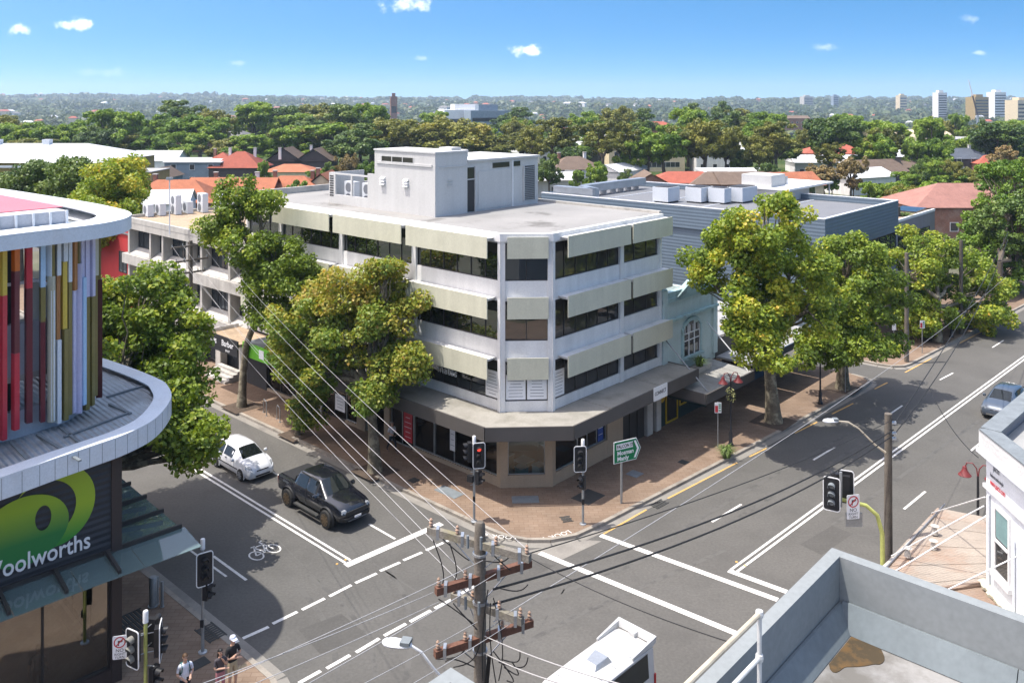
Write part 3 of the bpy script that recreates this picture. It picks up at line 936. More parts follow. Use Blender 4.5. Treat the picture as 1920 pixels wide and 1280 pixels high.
# roof slab with thin upstand
rp = [(CH - .04, -.14), (LEN_U + .05, -.14), (LEN_U + .05, LEN_V + .05), (-.14, LEN_V + .05), (-.14, CH - .04)]
roof = MB().prism(rp, ROOF - 0.42, ROOF).build('roof_slab', M['white_wall'], blk)
ri = [(CH + .1, .16), (LEN_U - .2, .16), (LEN_U - .2, LEN_V - .2), (.16, LEN_V - .2), (.16, CH + .1)]
MB().prism(ri, ROOF - 0.1, ROOF + 0.008).build('roof_membrane', M['roof_grey'], roof)
up = MB()
up.box(LEN_U - .2, LEN_U + .04, 0, LEN_V, ROOF, ROOF + .16)
up.box(.16, LEN_U - .21, LEN_V - .2, LEN_V + .04, ROOF, ROOF + .45)
up.build('upstand', M['concrete'], roof)
# plant room on the roof
P0 = toF(S(816, 408, ROOF)); pu, pv = P0.x, P0.y
ptop = ROOF + 3.72
plant = MB()
plant.box(pu, pu + 2.65, pv, pv + 5.6, ROOF, ptop)
pl = plant.build('plant_room', M['white_plant'], blk)
plb = MB().box(pu + 2.65, pu + 9.4, pv + 0.12, pv + 5.5, ROOF, ptop - 0.62).build('plant_room', M['white_plant'], blk)
# coping and roof of the plant room
MB().box(pu - .05, pu + 2.7, pv - .05, pv + 5.65, ptop, ptop + 0.1).build('coping', M['white_plant'], pl)
MB().box(pu + 2.7, pu + 9.5, pv - .0, pv + 5.6, ptop - .62, ptop - .5).build('coping', M['white_plant'], plb)
MB().box(pu + 1.7, pu + 2.5, pv + .4, pv + 1.5, ptop + .1, ptop + .28).build('roof_hatch', M['white_plant'], pl)
MB().box(pu + 3.4, pu + 5.2, pv + 2.5, pv + 4.9, ptop - .5, ptop - .05).build('roof_hatch', M['white_plant'], plb)
# clerestory strips
w = MB(); w.box(pu - .012, pu + .1, pv + 1.9, pv + 4.9, ptop - .62, ptop - .33); w.build('clerestory', M['glass_side'], pl)
for j in range(4):
    MB().box(pu - .03, pu + .02, pv + 1.88 + j * 1.0, pv + 1.94 + j * 1.0, ptop - .63, ptop - .32).build('mullion', M['white_plant'], pl)
MB().box(pu - .06, pu - .0, pv + .25, pv + 5.35, ptop - .80, ptop - .66).build('ledge', M['white_plant'], pl)
MB().box(pu + .3, pu + 2.5, pv - .05, pv - .0, ptop - .85, ptop - .80).build('ledge', M['white_plant'], pl)
for a, b in ((5.0, 6.55), (6.9, 7.6)):
    MB().box(pu + a, pu + b, pv + .09, pv + .2, ptop - 1.12, ptop - .80).build('clerestory', M['glass_side'], plb)
MB().box(pu + 3.7, pu + 6.75, pv + .09, pv + .13, ROOF + .12, ptop - 1.25).build('wall_panel', M['white_plant'], plb)
MB().box(pu + 6.8, pu + 6.9, pv + .06, pv + .12, ROOF + .02, ptop - .7).build('downpipe', M['white_paint'], plb)
# doorway recess with window over
MB().box(pu + 2.66, pu + 3.35, pv + .1, pv + .16, ROOF + .05, ROOF + 2.0).build('door', M['interior_dark'], plb)
MB().box(pu + 2.66, pu + 3.35, pv + .1, pv + .15, ROOF + 2.06, ROOF + 2.75).build('fanlight', M['glass_side'], plb)
MB().box(pu + 2.66, pu + 3.36, pv + .04, pv + .15, ROOF + 2.0, ROOF + 2.06).build('door_head', M['white_plant'], plb)
MB().box(pu + 3.36, pu + 3.45, pv + .02, pv + .15, ROOF, ROOF + 2.8).build('door_jamb', M['white_plant'], plb)
# louvre
lv = MB(); lv.box(pu + 7.95, pu + 9.0, pv + .07, pv + .12, ROOF + .35, ROOF + 2.55); lv = lv.build('louvre', M['interior_dark'], plb)
sl = MB()
for j in range(18):
    z = ROOF + .4 + j * 0.118
    sl.add([(pu + 7.97, pv + .07, z + .075), (pu + 8.98, pv + .07, z + .075), (pu + 8.98, pv - .0, z), (pu + 7.97, pv - .0, z)], [(0, 1, 2, 3), (3, 2, 1, 0)])
sl.build('slats', M['white_plant'], lv, kind='stuff')
MB().box(pu + 7.88, pu + 7.97, pv + .03, pv + .12, ROOF + .3, ROOF + 2.6).build('louvre_frame', M['white_plant'], lv)
MB().box(pu + 8.98, pu + 9.07, pv + .03, pv + .12, ROOF + .3, ROOF + 2.6).build('louvre_frame', M['white_plant'], lv)
# hooded vents on the plant room wall
for vy in (4.55, 2.35):
    hv = MB()
    for j in range(3):
        z = ROOF + 1.62 + j * .17
        hv.hexa([(pu - .16, pv + vy, z), (pu, pv + vy, z), (pu, pv + vy + .42, z), (pu - .16, pv + vy + .42, z), (pu - .05, pv + vy, z + .13), (pu, pv + vy, z + .13), (pu, pv + vy + .42, z + .13), (pu - .05, pv + vy + .42, z + .13)])
    hv.build('wall_vent', M['white_paint'], pl)
hv = MB()
for j in range(3):
    z = ROOF + 1.75 + j * .17
    hv.box(pu + .95, pu + 1.4, pv - .05, pv, z, z + .05)
hv.build('wall_vent', M['white_plant'], pl)
# walled compound with condenser units beside the plant room
cb = MB()
cb.box(pu + .15, pu + .27, pv + 5.6, pv + 10.6, ROOF, ROOF + .62)
cb.box(pu + .15, pu + .27, pv + 5.6, pv + 6.5, ROOF + .62, ROOF + 2.2)
cb.box(pu + .15, pu + .27, pv + 9.9, pv + 10.6, ROOF + .62, ROOF + 2.05)
cb.box(pu + .15, pu + .27, pv + 6.5, pv + 9.9, ROOF + 1.95, ROOF + 2.05)
cb.box(pu + .27, pu + 3.0, pv + 10.48, pv + 10.6, ROOF, ROOF + 2.05)
cb.box(pu + .15, pu + .27, pv + 8.1, pv + 8.25, ROOF + .62, ROOF + 1.95)
cb.build('compound_wall', M['white_plant'], blk)
cl = MB()
for j in range(9): cl.box(pu + .13, pu + .15, pv + 10.1, pv + 10.5, ROOF + .5 + j * .16, ROOF + .58 + j * .16)
cl.build('slats', M['dark_frame'], blk, kind='stuff')
def condenser(p, rz, s=1.0, tall=False, label='grey air conditioning condenser', group=None):
    t = thing('condenser_unit', label, 'air conditioner', p, rz, group)
    h = 1.35 * s if tall else 0.85 * s
    MB().box(-.48 * s, .48 * s, -.2 * s, .2 * s, 0.06, h).build('casing', M['white_metal'], t)
    for k in range(2 if tall else 1):
        MB().lathe([(.28 * s, 0), (.28 * s, .012)], -.08 * s, -.2 * s - .014, 14, 'y', cz=h * (.27 + .47 * k) if tall else h * .55).build('fan_grille', M['grey_print'], t)
    f = MB(); f.box(-.42 * s, -.34 * s, -.2 * s, .2 * s, 0, .06); f.box(.34 * s, .42 * s, -.2 * s, .2 * s, 0, .06); f.build('foot', M['galv'], t)
    return t
for j, y in enumerate((7.2, 9.1)):
    condenser(F(pu + .9, pv + y, ROOF), TH - pi / 2, 1.1, True, 'tall grey condenser unit inside the walled compound on the white roof', 'condensers in the roof compound')

# ---- canopy round both street fronts
CAN = 4.03
ov = 2.07
cA = CH - ov * (sqrt(2) - 1)          # mitre points of the chamfer edge
outer = [(cA - 0.0, -ov), (13.0, -ov), (13.0, 0.0), (CH, 0.0), (0.0, CH), (0.0, 11.3), (-ov, 11.3), (-ov, cA)]
can = MB().prism(outer, CAN - 0.16, CAN).build('canopy', M['canopy_top'], blk)
def fas(a, b, z0, z1, t=0.09, m='fascia', name='fascia'):
    a = Vector((a[0], a[1], 0)); b = Vector((b[0], b[1], 0)); d = (b - a).normalized(); n = Vector((d.y, -d.x, 0))
    return MB().wbox(a, d, n, 0, (b - a).length, z0, z1, 0.004, t).build(name, M[m], can)
fas((-ov, 11.3), (-ov, cA), CAN - .66, CAN + .03)
fas((-ov - .04, cA - .02), (cA - .02, -ov - .04), CAN - .66, CAN + .032)
fas((cA, -ov), (13.0, -ov), CAN - .66, CAN + .03)
fas((13.0, -ov), (13.0, 0), CAN - .66, CAN + .03)
MB().prism([(p[0] * .985, p[1] * .985) for p in outer], CAN - .66, CAN - .60).build('soffit', M['interior'], can)
# upstand flashing where wall meets canopy, raised seams
for a, b in (((-ov, 5.2), (0, 5.2)), ((4.2, -ov), (4.2, 0)), ((9.0, -ov), (9.0, 0))):
    MB().box(min(a[0], b[0]) - .02 * (a[0] == b[0]), max(a[0], b[0]) + .02 * (a[0] == b[0]), min(a[1], b[1]) - .02 * (a[1] == b[1]), max(a[1], b[1]) + .02 * (a[1] == b[1]), CAN, CAN + .03).build('seam', M['canopy_top'], can)
# lower left-hand awnings along the left street: raised grey sign fascia, green fascia, black fascia
MB().box(-2.2, 0, 11.3, 16.3, CAN - .2, CAN - .02).build('awning_roof', M['canopy_top'], can)
fas((-2.2, 16.3), (-2.2, 11.3), CAN - .75, CAN + .28, .12)
gm = tmat(blk)
text('A HOUSE', 0.62, gm @ wall_matrix(Vector((-2.33, 15.1, CAN - .5)), -e2, -e1), M['white_print'], can, sx=0.92)
M['green_fascia'] = mat('green_fascia', (0.13, 0.42, 0.02, 1), rough=0.5, var=0.2, scale=1.4)
M['green_pale'] = mat('green_pale', (0.35, 0.62, 0.22, 1), rough=0.5)
MB().box(-2.3, 0, 16.5, 22.9, CAN - .05, CAN + .1).build('awning_roof', M['lid_grey'], can)
gf = fas((-2.3, 22.9), (-2.3, 16.5), CAN - .75, CAN + .16, .1, 'green_fascia', 'sign_fascia')
MB().box(-2.43, -2.40, 20.3, 20.85, CAN - .55, CAN - .0).build('logo_square', M['white_print'], can)
text('BULLOCK', 0.42, gm @ wall_matrix(Vector((-2.42, 20.1, CAN - .38)), -e2, -e1), M['green_pale'], can)
MB().box(-2.5, 0, 23.2, 27.6, CAN - .3, CAN - .12).build('awning_roof', M['gravel_tan'], can)
fas((-2.5, 27.6), (-2.5, 23.2), CAN - .95, CAN + .1, .1, 'black_metal', 'sign_fascia')
fas((-2.45, 27.6), (-0.0, 27.6), CAN - .95, CAN + .1, .1, 'white_wall', 'fascia').location = (0, 0, 0)
text('SHARPS', 0.42, gm @ wall_matrix(Vector((-2.62, 27.3, CAN - .48)), -e2, -e1), M['white_print'], can, bold=0.01)
text('Barber', 0.55, gm @ wall_matrix(Vector((-2.62, 25.2, CAN - .48)), -e2, -e1), M['white_print'], can, bold=0.008)
text('SHOP', 0.22, gm @ wall_matrix(Vector((-2.62, 24.7, CAN - .82)), -e2, -e1), M['white_print'], can)

# ---- ground floor shopfronts
def pier(o, d, n, a, b, z1=3.5, m='tan_pillar'):
    MB().wbox(o, d, n, a, b, 0.13, z1, -0.32, 0.02).build('pier', M[m], blk)
def shop(o, d, n, a, b, panes, z0=0.55, z1=3.1, frame='alu', glass='glass_shop'):
    if z0 > 0.2:
        MB().wbox(o, d, n, a, b, 0.13, z0, -0.25, -0.01).build('stallboard', M['tan_pillar'], blk)
    facade(blk, o + d * a, d, n, b - a, z0, z1, panes, glass, frame, depth=-0.18, name='shop_window')
    MB().wbox(o, d, n, a, b, z1, 3.5, -0.25, -0.02).build('bulkhead', M['tan_pillar'], blk)
oL, dL, nL = FACES[0][0], e2, -e1
oC, dC, nC = FACES[1][0], cd, cnrm
oR, dR, nR = FACES[2][0], e1, -e2
Lc = CH * sqrt(2)
pier(oC, dC, nC, -0.05, 0.34); pier(oC, dC, nC, Lc - 0.34, Lc + .05)
shop(oC, dC, nC, .34, Lc - .34, 1, z0=0.75)
pier(oL, dL, nL, 0.0, 0.30); shop(oL, dL, nL, .30, 2.0, 1, z0=.6)
shop(oL, dL, nL, 2.0, 5.2, 2, z0=0.35); shop(oL, dL, nL, 5.2, 6.9, 1, z0=0.35)
shop(oL, dL, nL, 6.9, 8.9, 2, z0=.18); pier(oL, dL, nL, 8.9, 9.4); shop(oL, dL, nL, 9.4, 11.2, 2, z0=.18)
pier(oL, dL, nL, 11.2, 12.0); shop(oL, dL, nL, 12.0, 13.2, 1, z0=.3); shop(oL, dL, nL, 13.2, 15.6, 2, z0=.18, frame='dark_frame')
pier(oL, dL, nL, 15.6, 16.2, m='concrete'); shop(oL, dL, nL, 16.2, 19.0, 2, z0=.5, frame='dark_frame'); shop(oL, dL, nL, 19.0, 22.0, 2, z0=.3, frame='dark_frame')
pier(oL, dL, nL, 22.0, 24.5, m='interior_dark')
pier(oR, dR, nR, 0.0, 0.30); shop(oR, dR, nR, .30, 2.3, 1, z0=.75)
shop(oR, dR, nR, 2.3, 4.9, 3, z0=1.1, frame='alu'); 
MB().wbox(oR, dR, nR, 4.9, 6.4, 0.13, 3.5, -0.25, -0.0).build('wall_panel', M['tan_pillar'], blk)
MB().wbox(oR, dR, nR, 6.4, 8.9, 0.13, 3.5, -0.32, -0.22).build('roller_door', M['interior_dark'], blk)
for j in range(3):
    MB().wbox(oR, dR, nR, 6.5 + j * .8, 7.2 + j * .8, 0.15, 3.2, -0.2, -0.15).build('door_leaf', M['dark_frame'], blk)
pier(oR, dR, nR, 8.9, 9.5, m='concrete'); pier(oR, dR, nR, 9.9, 10.4, m='concrete'); 
MB().wbox(oR, dR, nR, 9.5, 9.9, 0.13, 3.5, -0.32, -0.2).build('wall_panel', M['interior_dark'], blk)
# shop interiors: the ground floor core stands back behind the glazing
MB().prism([(CH + 3.2, 3.2), (LEN_U - .3, 3.2), (LEN_U - .3, LEN_V - .3), (3.2, LEN_V - .3), (3.2, CH + 3.2)], 0.14, 3.42).build('shop_back_wall', M['interior'], blk)
MB().prism([(CH + .1, .33), (LEN_U - .3, .33), (LEN_U - .3, LEN_V - .3), (.33, LEN_V - .3), (.33, CH + .1)], 0.131, .15).build('shop_floor', M['timber_floor'], blk)
for y in (8.95, 13.1, 17.8, 22.2):
    MB().box(.34, 3.2, y, y + .12, .15, 3.42).build('party_wall', M['interior'], blk)
for x in (7.0, 10.6):
    MB().box(x, x + .12, .34, 3.2, .15, 3.42).build('party_wall', M['interior'], blk)
# things standing in the corner shop window
def plinth(u, v, w, d, h, m, label, name='display_plinth', cat='display', extra=None):
    t = thing(name, label, cat, F(u, v, .15), TH)
    MB().box(-w / 2, w / 2, -d / 2, d / 2, 0, h).build('body', m, t)
    MB().box(-w / 2 - .03, w / 2 + .03, -d / 2 - .03, d / 2 + .03, h, h + .04).build('top', M['white_paint'], t)
    return t
M['teal'] = mat('teal', (0.16, 0.30, 0.30, 1), rough=0.5)
M['cardboard'] = mat('cardboard', (0.38, 0.24, 0.12, 1), rough=0.8)
plinth(1.25, 1.55, .5, .5, .75, M['teal'], 'teal display plinth in the chamfered corner window')
plinth(1.95, .95, .55, .5, .8, M['white_paint'], 'white display plinth in the chamfered corner window')
plinth(1.0, 2.2, .35, .35, 1.3, M['cardboard'], 'tall timber display stand behind the chamfered corner window')
plinth(1.2, 5.0, 1.6, .6, .9, M['teal'], 'pale teal counter behind the left shop window')
plinth(3.6, 1.4, 1.8, .4, 1.5, M['dark_frame'], 'dark shelving unit behind the right shop window')
plinth(2.4, 2.4, .8, .8, .5, M['cardboard'], 'low timber display bench inside the corner shop')
# posters and lettering in the windows
def poster(o, d, n, a, b, z0, z1, lines, m='white_print', off=-0.10, lm='grey_print', parent=blk):
    p = MB().wbox(o, d, n, a, b, z0, z1, off, off + .01).build('window_poster', M[m], parent)
    li = MB()
    w = b - a
    for j in range(lines):
        z = z1 - (z1 - z0) * (j + 1) / (lines + 1)
        k = rnd.uniform(.25, .42)
        li.wbox(o, d, n, a + w * (.5 - k), a + w * (.5 + k), z - .014, z + .012, off + .012, off + .016)
    li.build('print_lines', M[lm], p)
    return p
for a, b in ((.24, 1.26), (1.34, 2.36)):
    poster(oC, dC, nC, a, b, 4.62, 5.9, 7)
poster(oL, dL, nL, .24, 1.2, 4.62, 6.0, 7); poster(oR, dR, nR, .22, 1.15, 4.62, 6.0, 7)
text('mates', 0.62, gm @ wall_matrix(oL - e1 * .0 + e2 * 4.9 + Vector((.095, 0, 5.05)), -e2, -e1), M['white_print'], blk, sx=1.05)
poster(oL, dL, nL, 7.0, 7.75, .5, 2.7, 7, m='red_print', off=-.09, lm='white_print')
poster(oL, dL, nL, 13.3, 14.3, .7, 1.7, 4, off=-.09)
poster(oL, dL, nL, 3.5, 3.9, 1.0, 2.2, 3, off=-.09)
M['blue_banner'] = mat('blue_banner', (0.02, 0.06, 0.25, 1), rough=0.6)
poster(oR, dR, nR, 4.1, 4.6, 1.2, 3.0, 4, m='blue_banner', off=-.09, lm='white_print')
cs = MB().wbox(Vector((8.05, -ov - .09, 0)), e1, -e2, 0, 1.35, CAN - .62, CAN + .12, 0.006, .06).build('sign_panel', M['white_paint'], can)
text('CONNECT', 0.3, gm @ wall_matrix(Vector((8.1, -ov - .16, CAN - .32)), e1, -e2), M['black_print'], cs, sx=.78)

# ------------------------------------------------------------------ grey concrete office building up the left street
cb_ = thing('concrete_building', 'grey precast concrete office building with deep set windows', 'building', F(0, 26.5), TH)
ZB = 9.75
LV = 20.0
MB().box(.9, 13, .02, LV, .13, ZB - .5).build('core_wall', M['interior_dark'], cb_)
bays = []
y = 0.35
pat = [2.2, 4.1, 2.2, 4.1, 2.2, 4.0]
for k, (z0, z1) in enumerate(((4.35, 6.1), (7.45, 9.15))):
    y = 0.3
    for j, w in enumerate(pat):
        # sloped sill and reveals form the deep opening
        o = Vector((0, y, 0))
        m = MB()
        m.hexa([(0, y, z0 - .55), (.75, y, z0 - .55), (.75, y + w - .3, z0 - .55), (0, y + w - .3, z0 - .55),
                (0.02, y, z0 - .45), (.75, y, z0), (.75, y + w - .3, z0), (0.02, y + w - .3, z0 - .45)])
        m.build('sloping_sill', M['concrete'], cb_)
        facade(cb_, Vector((.75, y, 0)), e2, -e1, w - .3, z0, z1, 2 if w < 3 else 4, 'glass_far', depth=-.1)
        f = MB()
        f.hexa([(0, y + w - .3, z0 - .56), (.8, y + w - .3, z0 - .56), (.8, y + w, z0 - .56), (0, y + w, z0 - .56), (0, y + w - .3, z1 + .02), (.8, y + w - .3, z1 + .02), (.8, y + w, z1 + .02), (0, y + w, z1 + .02)])
        f.build('fin', M['concrete'], cb_)
        y += w
for z0, z1, out in ((6.1, 6.92, -.12), (9.15, ZB, -.12), (3.2, 3.82, -.1)):
    MB().box(out, .85, -.02, LV, z0, z1).build('spandrel', M['concrete'], cb_)
MB().box(-.02, .32, -.05, .28, .13, ZB - .02).build('pier', M['white_wall'], cb_)
MB().box(-.12, 13.1, -.03, LV + .1, ZB - .05, ZB + .08).build('roof_slab', M['gravel_tan'], cb_)
par = MB(); par.box(-.14, .12, -.04, LV + .1, ZB - .06, ZB + .35); par.box(.12, 13.1, LV - .1, LV + .12, ZB, ZB + .34); par.build('parapet', M['concrete'], cb_)
for j in range(6):
    MB().box(-.05, .5, j * 3.3 + .2, j * 3.3 + .9, .13, 3.2).build('pier', M['concrete'], cb_)
facade(cb_, Vector((.6, .5, 0)), e2, -e1, LV - 1, .4, 3.0, 8, 'glass_far', depth=-.1)
for j in range(4):
    MB().box(-1.3 + j * .32, -.98 + j * .32 + .02, .6, 3.4, .13, .3 + j * .16).build('step', M['concrete'], cb_)
for (px_, py_, tall) in ((278, 402, False), (301, 400, False), (330, 398, True), (352, 396, False), (380, 394, True), (412, 396, True), (436, 399, False)):
    p = S(px_, py_ + 4, ZB + .08)
    condenser(p, TH - pi / 2 - .1, 1.3, tall, 'tall condenser unit on the flat concrete roof' if tall else 'low condenser unit on the flat concrete roof', 'condensers on the concrete building')
# thin mast on that roof
mt = thing('roof_mast', 'thin white pole standing at the edge of the concrete roof', 'pole', S(318, 440, ZB), 0)
MB().tube([(0, 0, 0), (0, 0, 4.3)], .045, 6).build('shaft', M['white_metal'], mt)
MB().box(-.25, .25, -.1, .1, 4.2, 4.4).build('lamp_head', M['galv'], mt)
# red building just beyond it
rb = thing('red_building', 'red rendered shop building beside the concrete offices', 'building', F(1.5, 47.2), TH)
M['red_wall'] = mat('red_wall', (0.42, 0.035, 0.035, 1), rough=0.8, var=0.08)
MB().box(0, 9, 0, 8, .13, 8.0).build('wall', M['red_wall'], rb)
gb = MB(); gb.prism([(0, 0), (.3, 0), (.3, 8), (0, 8)], 8.0, 8.6); gb.build('gable', M['red_wall'], rb)
facade(rb, Vector((0, 2, 0)), e2, -e1, 1.6, 4.5, 6.4, 2, 'glass_far', depth=0.0)
MB().box(-.1, 9.1, -.1, 8.1, 8.0, 8.12).build('roof', M['lid_grey'], rb)

# ------------------------------------------------------------------ mint heritage shop on the right street
her = thing('heritage_shop', 'pale mint two storey heritage shop with an arched window', 'building', F(12.3, 0), TH)
M['mint'] = mat('mint', (0.50, 0.60, 0.58, 1), rough=0.8, var=0.07, streak=0.08, dirt=(0.3, 0.34, 0.32, 1), dirt_amt=0.35)
M['mint_trim'] = mat('mint_trim', (0.36, 0.50, 0.50, 1), rough=0.8, var=0.1, dirt=(0.14, 0.17, 0.16, 1), dirt_amt=0.7, dirt_scale=1.4)
HW, HT = 6.6, 7.9
MB().box(.05, HW, .02, .35, 3.0, HT).build('wall', M['mint'], her)
MB().box(.05, .35, .35, 7, .13, HT - .5).build('wall', M['mint'], her); MB().box(HW - .3, HW, .35, 7, .13, HT - .5).build('wall', M['mint'], her)
MB().box(.35, HW - .3, 6.7, 7, .13, HT - .6).build('wall', M['mint'], her)
MB().box(.35, HW - .3, .35, 6.7, 6.6, 6.75).build('roof', M['roof_light'], her)
tr = MB(); tr.box(-.0, HW + .12, -.22, .37, HT - 1.45, HT - 1.3); tr.box(-.0, HW + .08, -.12, .36, HT - .25, HT); tr.box(.1, HW - .2, -.06, .3, HT, HT + .35); tr.build('cornice', M['mint_trim'], her)
for x in (.0, HW - .45):
    MB().box(x, x + .5, -.14, .4, 3.4, HT + .55).build('pilaster', M['mint'], her)
    MB().lathe([(.3, 0), (.32, .08), (.12, .16), (.2, .3), (.05, .45)], x + .25, .1, 10, cz=HT + .55).build('finial', M['mint_trim'], her)
pd = MB(); pd.add([(1.6, -.2, HT - .0), (3.3, -.2, HT + .75), (5.0, -.2, HT - .0), (1.6, .2, HT), (3.3, .2, HT + .75), (5.0, .2, HT)], [(0, 2, 1), (3, 4, 5), (0, 1, 4, 3), (1, 2, 5, 4), (2, 0, 3, 5)]); pd.build('pediment', M['mint_trim'], her)
wx = 2.5; ww = 2.0
fr = MB()
arc = [(wx + ww / 2 - cos(pi * k / 10) * ww / 2, 5.65 + sin(pi * k / 10) * .42) for k in range(11)]
for (x0, z0), (x1, z1) in zip(arc[:-1], arc[1:]):
    fr.hexa([(x0, -.1, z0), (x1, -.1, z1), (x1, .04, z1), (x0, .04, z0), (x0, -.1, z0 + .22), (x1, -.1, z1 + .22), (x1, .04, z1 + .22), (x0, .04, z0 + .22)])
fr.box(wx - .2, wx, -.1, .04, 3.9, 5.7); fr.box(wx + ww, wx + ww + .2, -.1, .04, 3.9, 5.7); fr.box(wx - .3, wx + ww + .3, -.22, .04, 3.75, 3.9)
fr.build('window_surround', M['mint_trim'], her)
wn = MB()
for k in range(4): wn.box(wx + k * ww / 3 - .04 * (k > 0), wx + k * ww / 3 + .08 - .04 * (k > 0) * (k < 3) - .04 * (k == 3), -.05, .0, 3.9, 5.9 if k in (1, 2) else 5.66)
for z in (4.85, 5.3): wn.box(wx, wx + ww, -.045, .0, z, z + .06)
for k in range(6): wn.box(wx + .2 + k * .32, wx + .23 + k * .32, -.04, .0, 5.33, 5.8)
wo = wn.build('window', M['white_paint'], her)
for k in range(3):
    MB().box(wx + .06 + k * ww / 3, wx + ww / 3 - .02 + k * ww / 3, .0, .012, 3.92, 5.66 + (.34 if k == 1 else .15)).build('pane', M['glass_side'], wo)
# planter under the window
pt = thing('window_planter', 'leafy planter box below the arched window', 'planter', F(12.3 + 2.2, -.9, 3.1), TH)
MB().box(-.2, 1.9, -.2, .25, 0.02, .35).build('trough', M['concrete'], pt)
# tin awning on steel stays
M['tin'] = lined('tin', (0.33, 0.32, 0.29, 1), TH + pi, 0.19, 0.5, 0.55, 0.1, dirt=(0.2, 0.17, 0.13, 1), dirt_amt=0.5)
ta = MB(); ta.hexa([(-.2, -3.1, 2.86), (5.75, -3.1, 2.86), (5.75, 0, 3.1), (-.2, 0, 3.1), (-.2, -3.1, 2.93), (5.75, -3.1, 2.93), (5.75, 0, 3.17), (-.2, 0, 3.17)])
ta = ta.build('awning', M['tin'], her)
for j in range(6):
    MB().hexa([(-.2 + j * .99, -3.12, 2.935), (.74 + j * .99, -3.12, 2.935), (.74 + j * .99, -.02, 3.175), (-.2 + j * .99, -.02, 3.175), (-.2 + j * .99, -3.12, 2.95), (.74 + j * .99, -3.12, 2.95), (.74 + j * .99, -.02, 3.19), (-.2 + j * .99, -.02, 3.19)]).build('roof_sheet', M['tin'], ta)
fa = MB(); fa.box(-.22, 5.8, -3.2, -3.1, 2.42, 3.0); fa.build('fascia', M['fascia'], ta)
MB().box(-.3, -.2, -3.15, -.02, 2.42, 3.02).build('fascia', M['fascia'], ta); MB().box(5.75, 5.85, -3.1, -.02, 2.42, 3.02).build('fascia', M['fascia'], ta)
MB().tube([(5.5, -2.9, 2.97), (5.5, .02, 5.6)], .04, 6).build('stay', M['white_paint'], ta)
MB().tube([(.4, -2.9, 2.97), (.3, .02, 5.6)], .04, 6).build('stay', M['steel_pole'], ta)
# taco shop front with yellow frames
M['yellow'] = mat('yellow', (0.52, 0.34, 0.02, 1), rough=0.5, var=0.08)
M['teal_dark'] = mat('teal_dark', (0.012, 0.03, 0.03, 1), rough=0.6)
MB().box(.05, HW, .18, .5, .13, 3.0).build('shopfront_wall', M['teal_dark'], her)
yf = MB()
for x0, x1, z0, z1 in ((.7, .78, .2, 2.6), (2.0, 2.08, .2, 2.6), (.7, 2.08, 2.52, 2.6), (.78, 2.0, .2, .3), (2.3, 2.4, .9, 2.6), (2.4, 5.5, .9, 1.0), (5.4, 5.5, 1.0, 2.6), (2.4, 5.4, 2.5, 2.6), (2.4, 5.4, 1.75, 1.82), (3.4, 3.48, 1.0, 1.75), (4.4, 4.48, 1.82, 2.5), (3.0, 3.08, 1.82, 2.5)):
    yf.box(x0, x1, .1, .18, z0, z1)
yf.build('window_frame', M['yellow'], her)
for x0, x1, z0, z1 in ((2.4, 5.4, 1.0, 2.5), (.78, 2.0, .3, 2.52)):
    MB().box(x0, x1, .15, .17, z0, z1).build('pane', M['glass_side'], her)
MB().lathe([(.3, 0), (.3, .02)], .35, .15, 14, 'y', cz=1.9).build('emblem', M['yellow'], her)
sg = thing('hanging_sign', 'dark hanging sign with pale letters under the tin awning', 'sign', F(12.3 + .6, -2.7, 1.95), TH)
MB().box(-.04, .04, 0, 2.6, 0, .5).build('panel', M['teal_dark'], sg)
text("CACHUDO'S TACOS", 0.24, tmat(sg) @ wall_matrix(Vector((-.05, 2.5, .15)), -e2, -e1), M['white_print'], sg, sx=.95)
MB().box(-.02, .02, .3, .34, .5, .9).build('hanger', M['black_metal'], sg); MB().box(-.02, .02, 2.2, 2.24, .5, .9).build('hanger', M['black_metal'], sg)

# ------------------------------------------------------------------ single storey shops from the mint shop to the lane
M['brick'] = mat('brick', (0.22, 0.115, 0.08, 1), rough=0.9, var=0.2, scale=0.9, fine=0.2, fscale=8, dirt=(0.3, 0.25, 0.2, 1), dirt_amt=0.5)
M['gravel_red'] = mat('gravel_red', (0.36, 0.215, 0.13, 1), rough=0.95, var=0.25, scale=0.5, fine=0.25, fscale=7)
M['blue_grey'] = lined('blue_grey', (0.105, 0.145, 0.185, 1), 0, 0.30, 0.12, 0.55, 0.0, var=0.06, axis=(0, 0, 1))
M['dark_blue'] = mat('dark_blue', (0.02, 0.05, 0.085, 1), rough=0.6)
def shop_unit(u0, u1, label, zr, wallm, facm, awn, depth=8.0, rm='roof_light', af='fascia'):
    t = thing('shop_building', label, 'shop', F(u0, 0), TH)
    w = u1 - u0
    MB().box(.02, w - .02, .3, depth, .13, zr).build('wall', M[wallm], t)
    MB().box(-.0, w, .25, depth + .05, zr, zr + .12).build('roof', M[rm], t)
    MB().box(.0, w, -.02, .28, 2.9, zr + .3).build('parapet', M[facm], t)
    n = max(2, int(w / 1.3))
    facade(t, Vector((.15, .25, 0)), e1, -e2, w - .3, .6, 2.8, n, 'glass_side', depth=-.05, name='shop_window')
    MB().box(.0, w, .0, .3, .13, .6).build('stallboard', M[facm], t)
    if awn:
        a = MB().box(.05, w - .05, -2.6, -.02, 2.95, 3.08).build('awning', M['roof_light'], t)
        MB().box(.05, w - .05, -2.7, -2.61, 2.75, 3.2).build('fascia', M[af], a)
    return t
shop_unit(18.95, 23.2, 'low shop with a dark brown front under the big plane tree', 3.9, 'brick', 'fascia', True)
shop_unit(23.25, 27.2, 'low shop with a dark blue front beside the lane end shop', 3.7, 'brick', 'dark_blue', True, af='dark_blue')
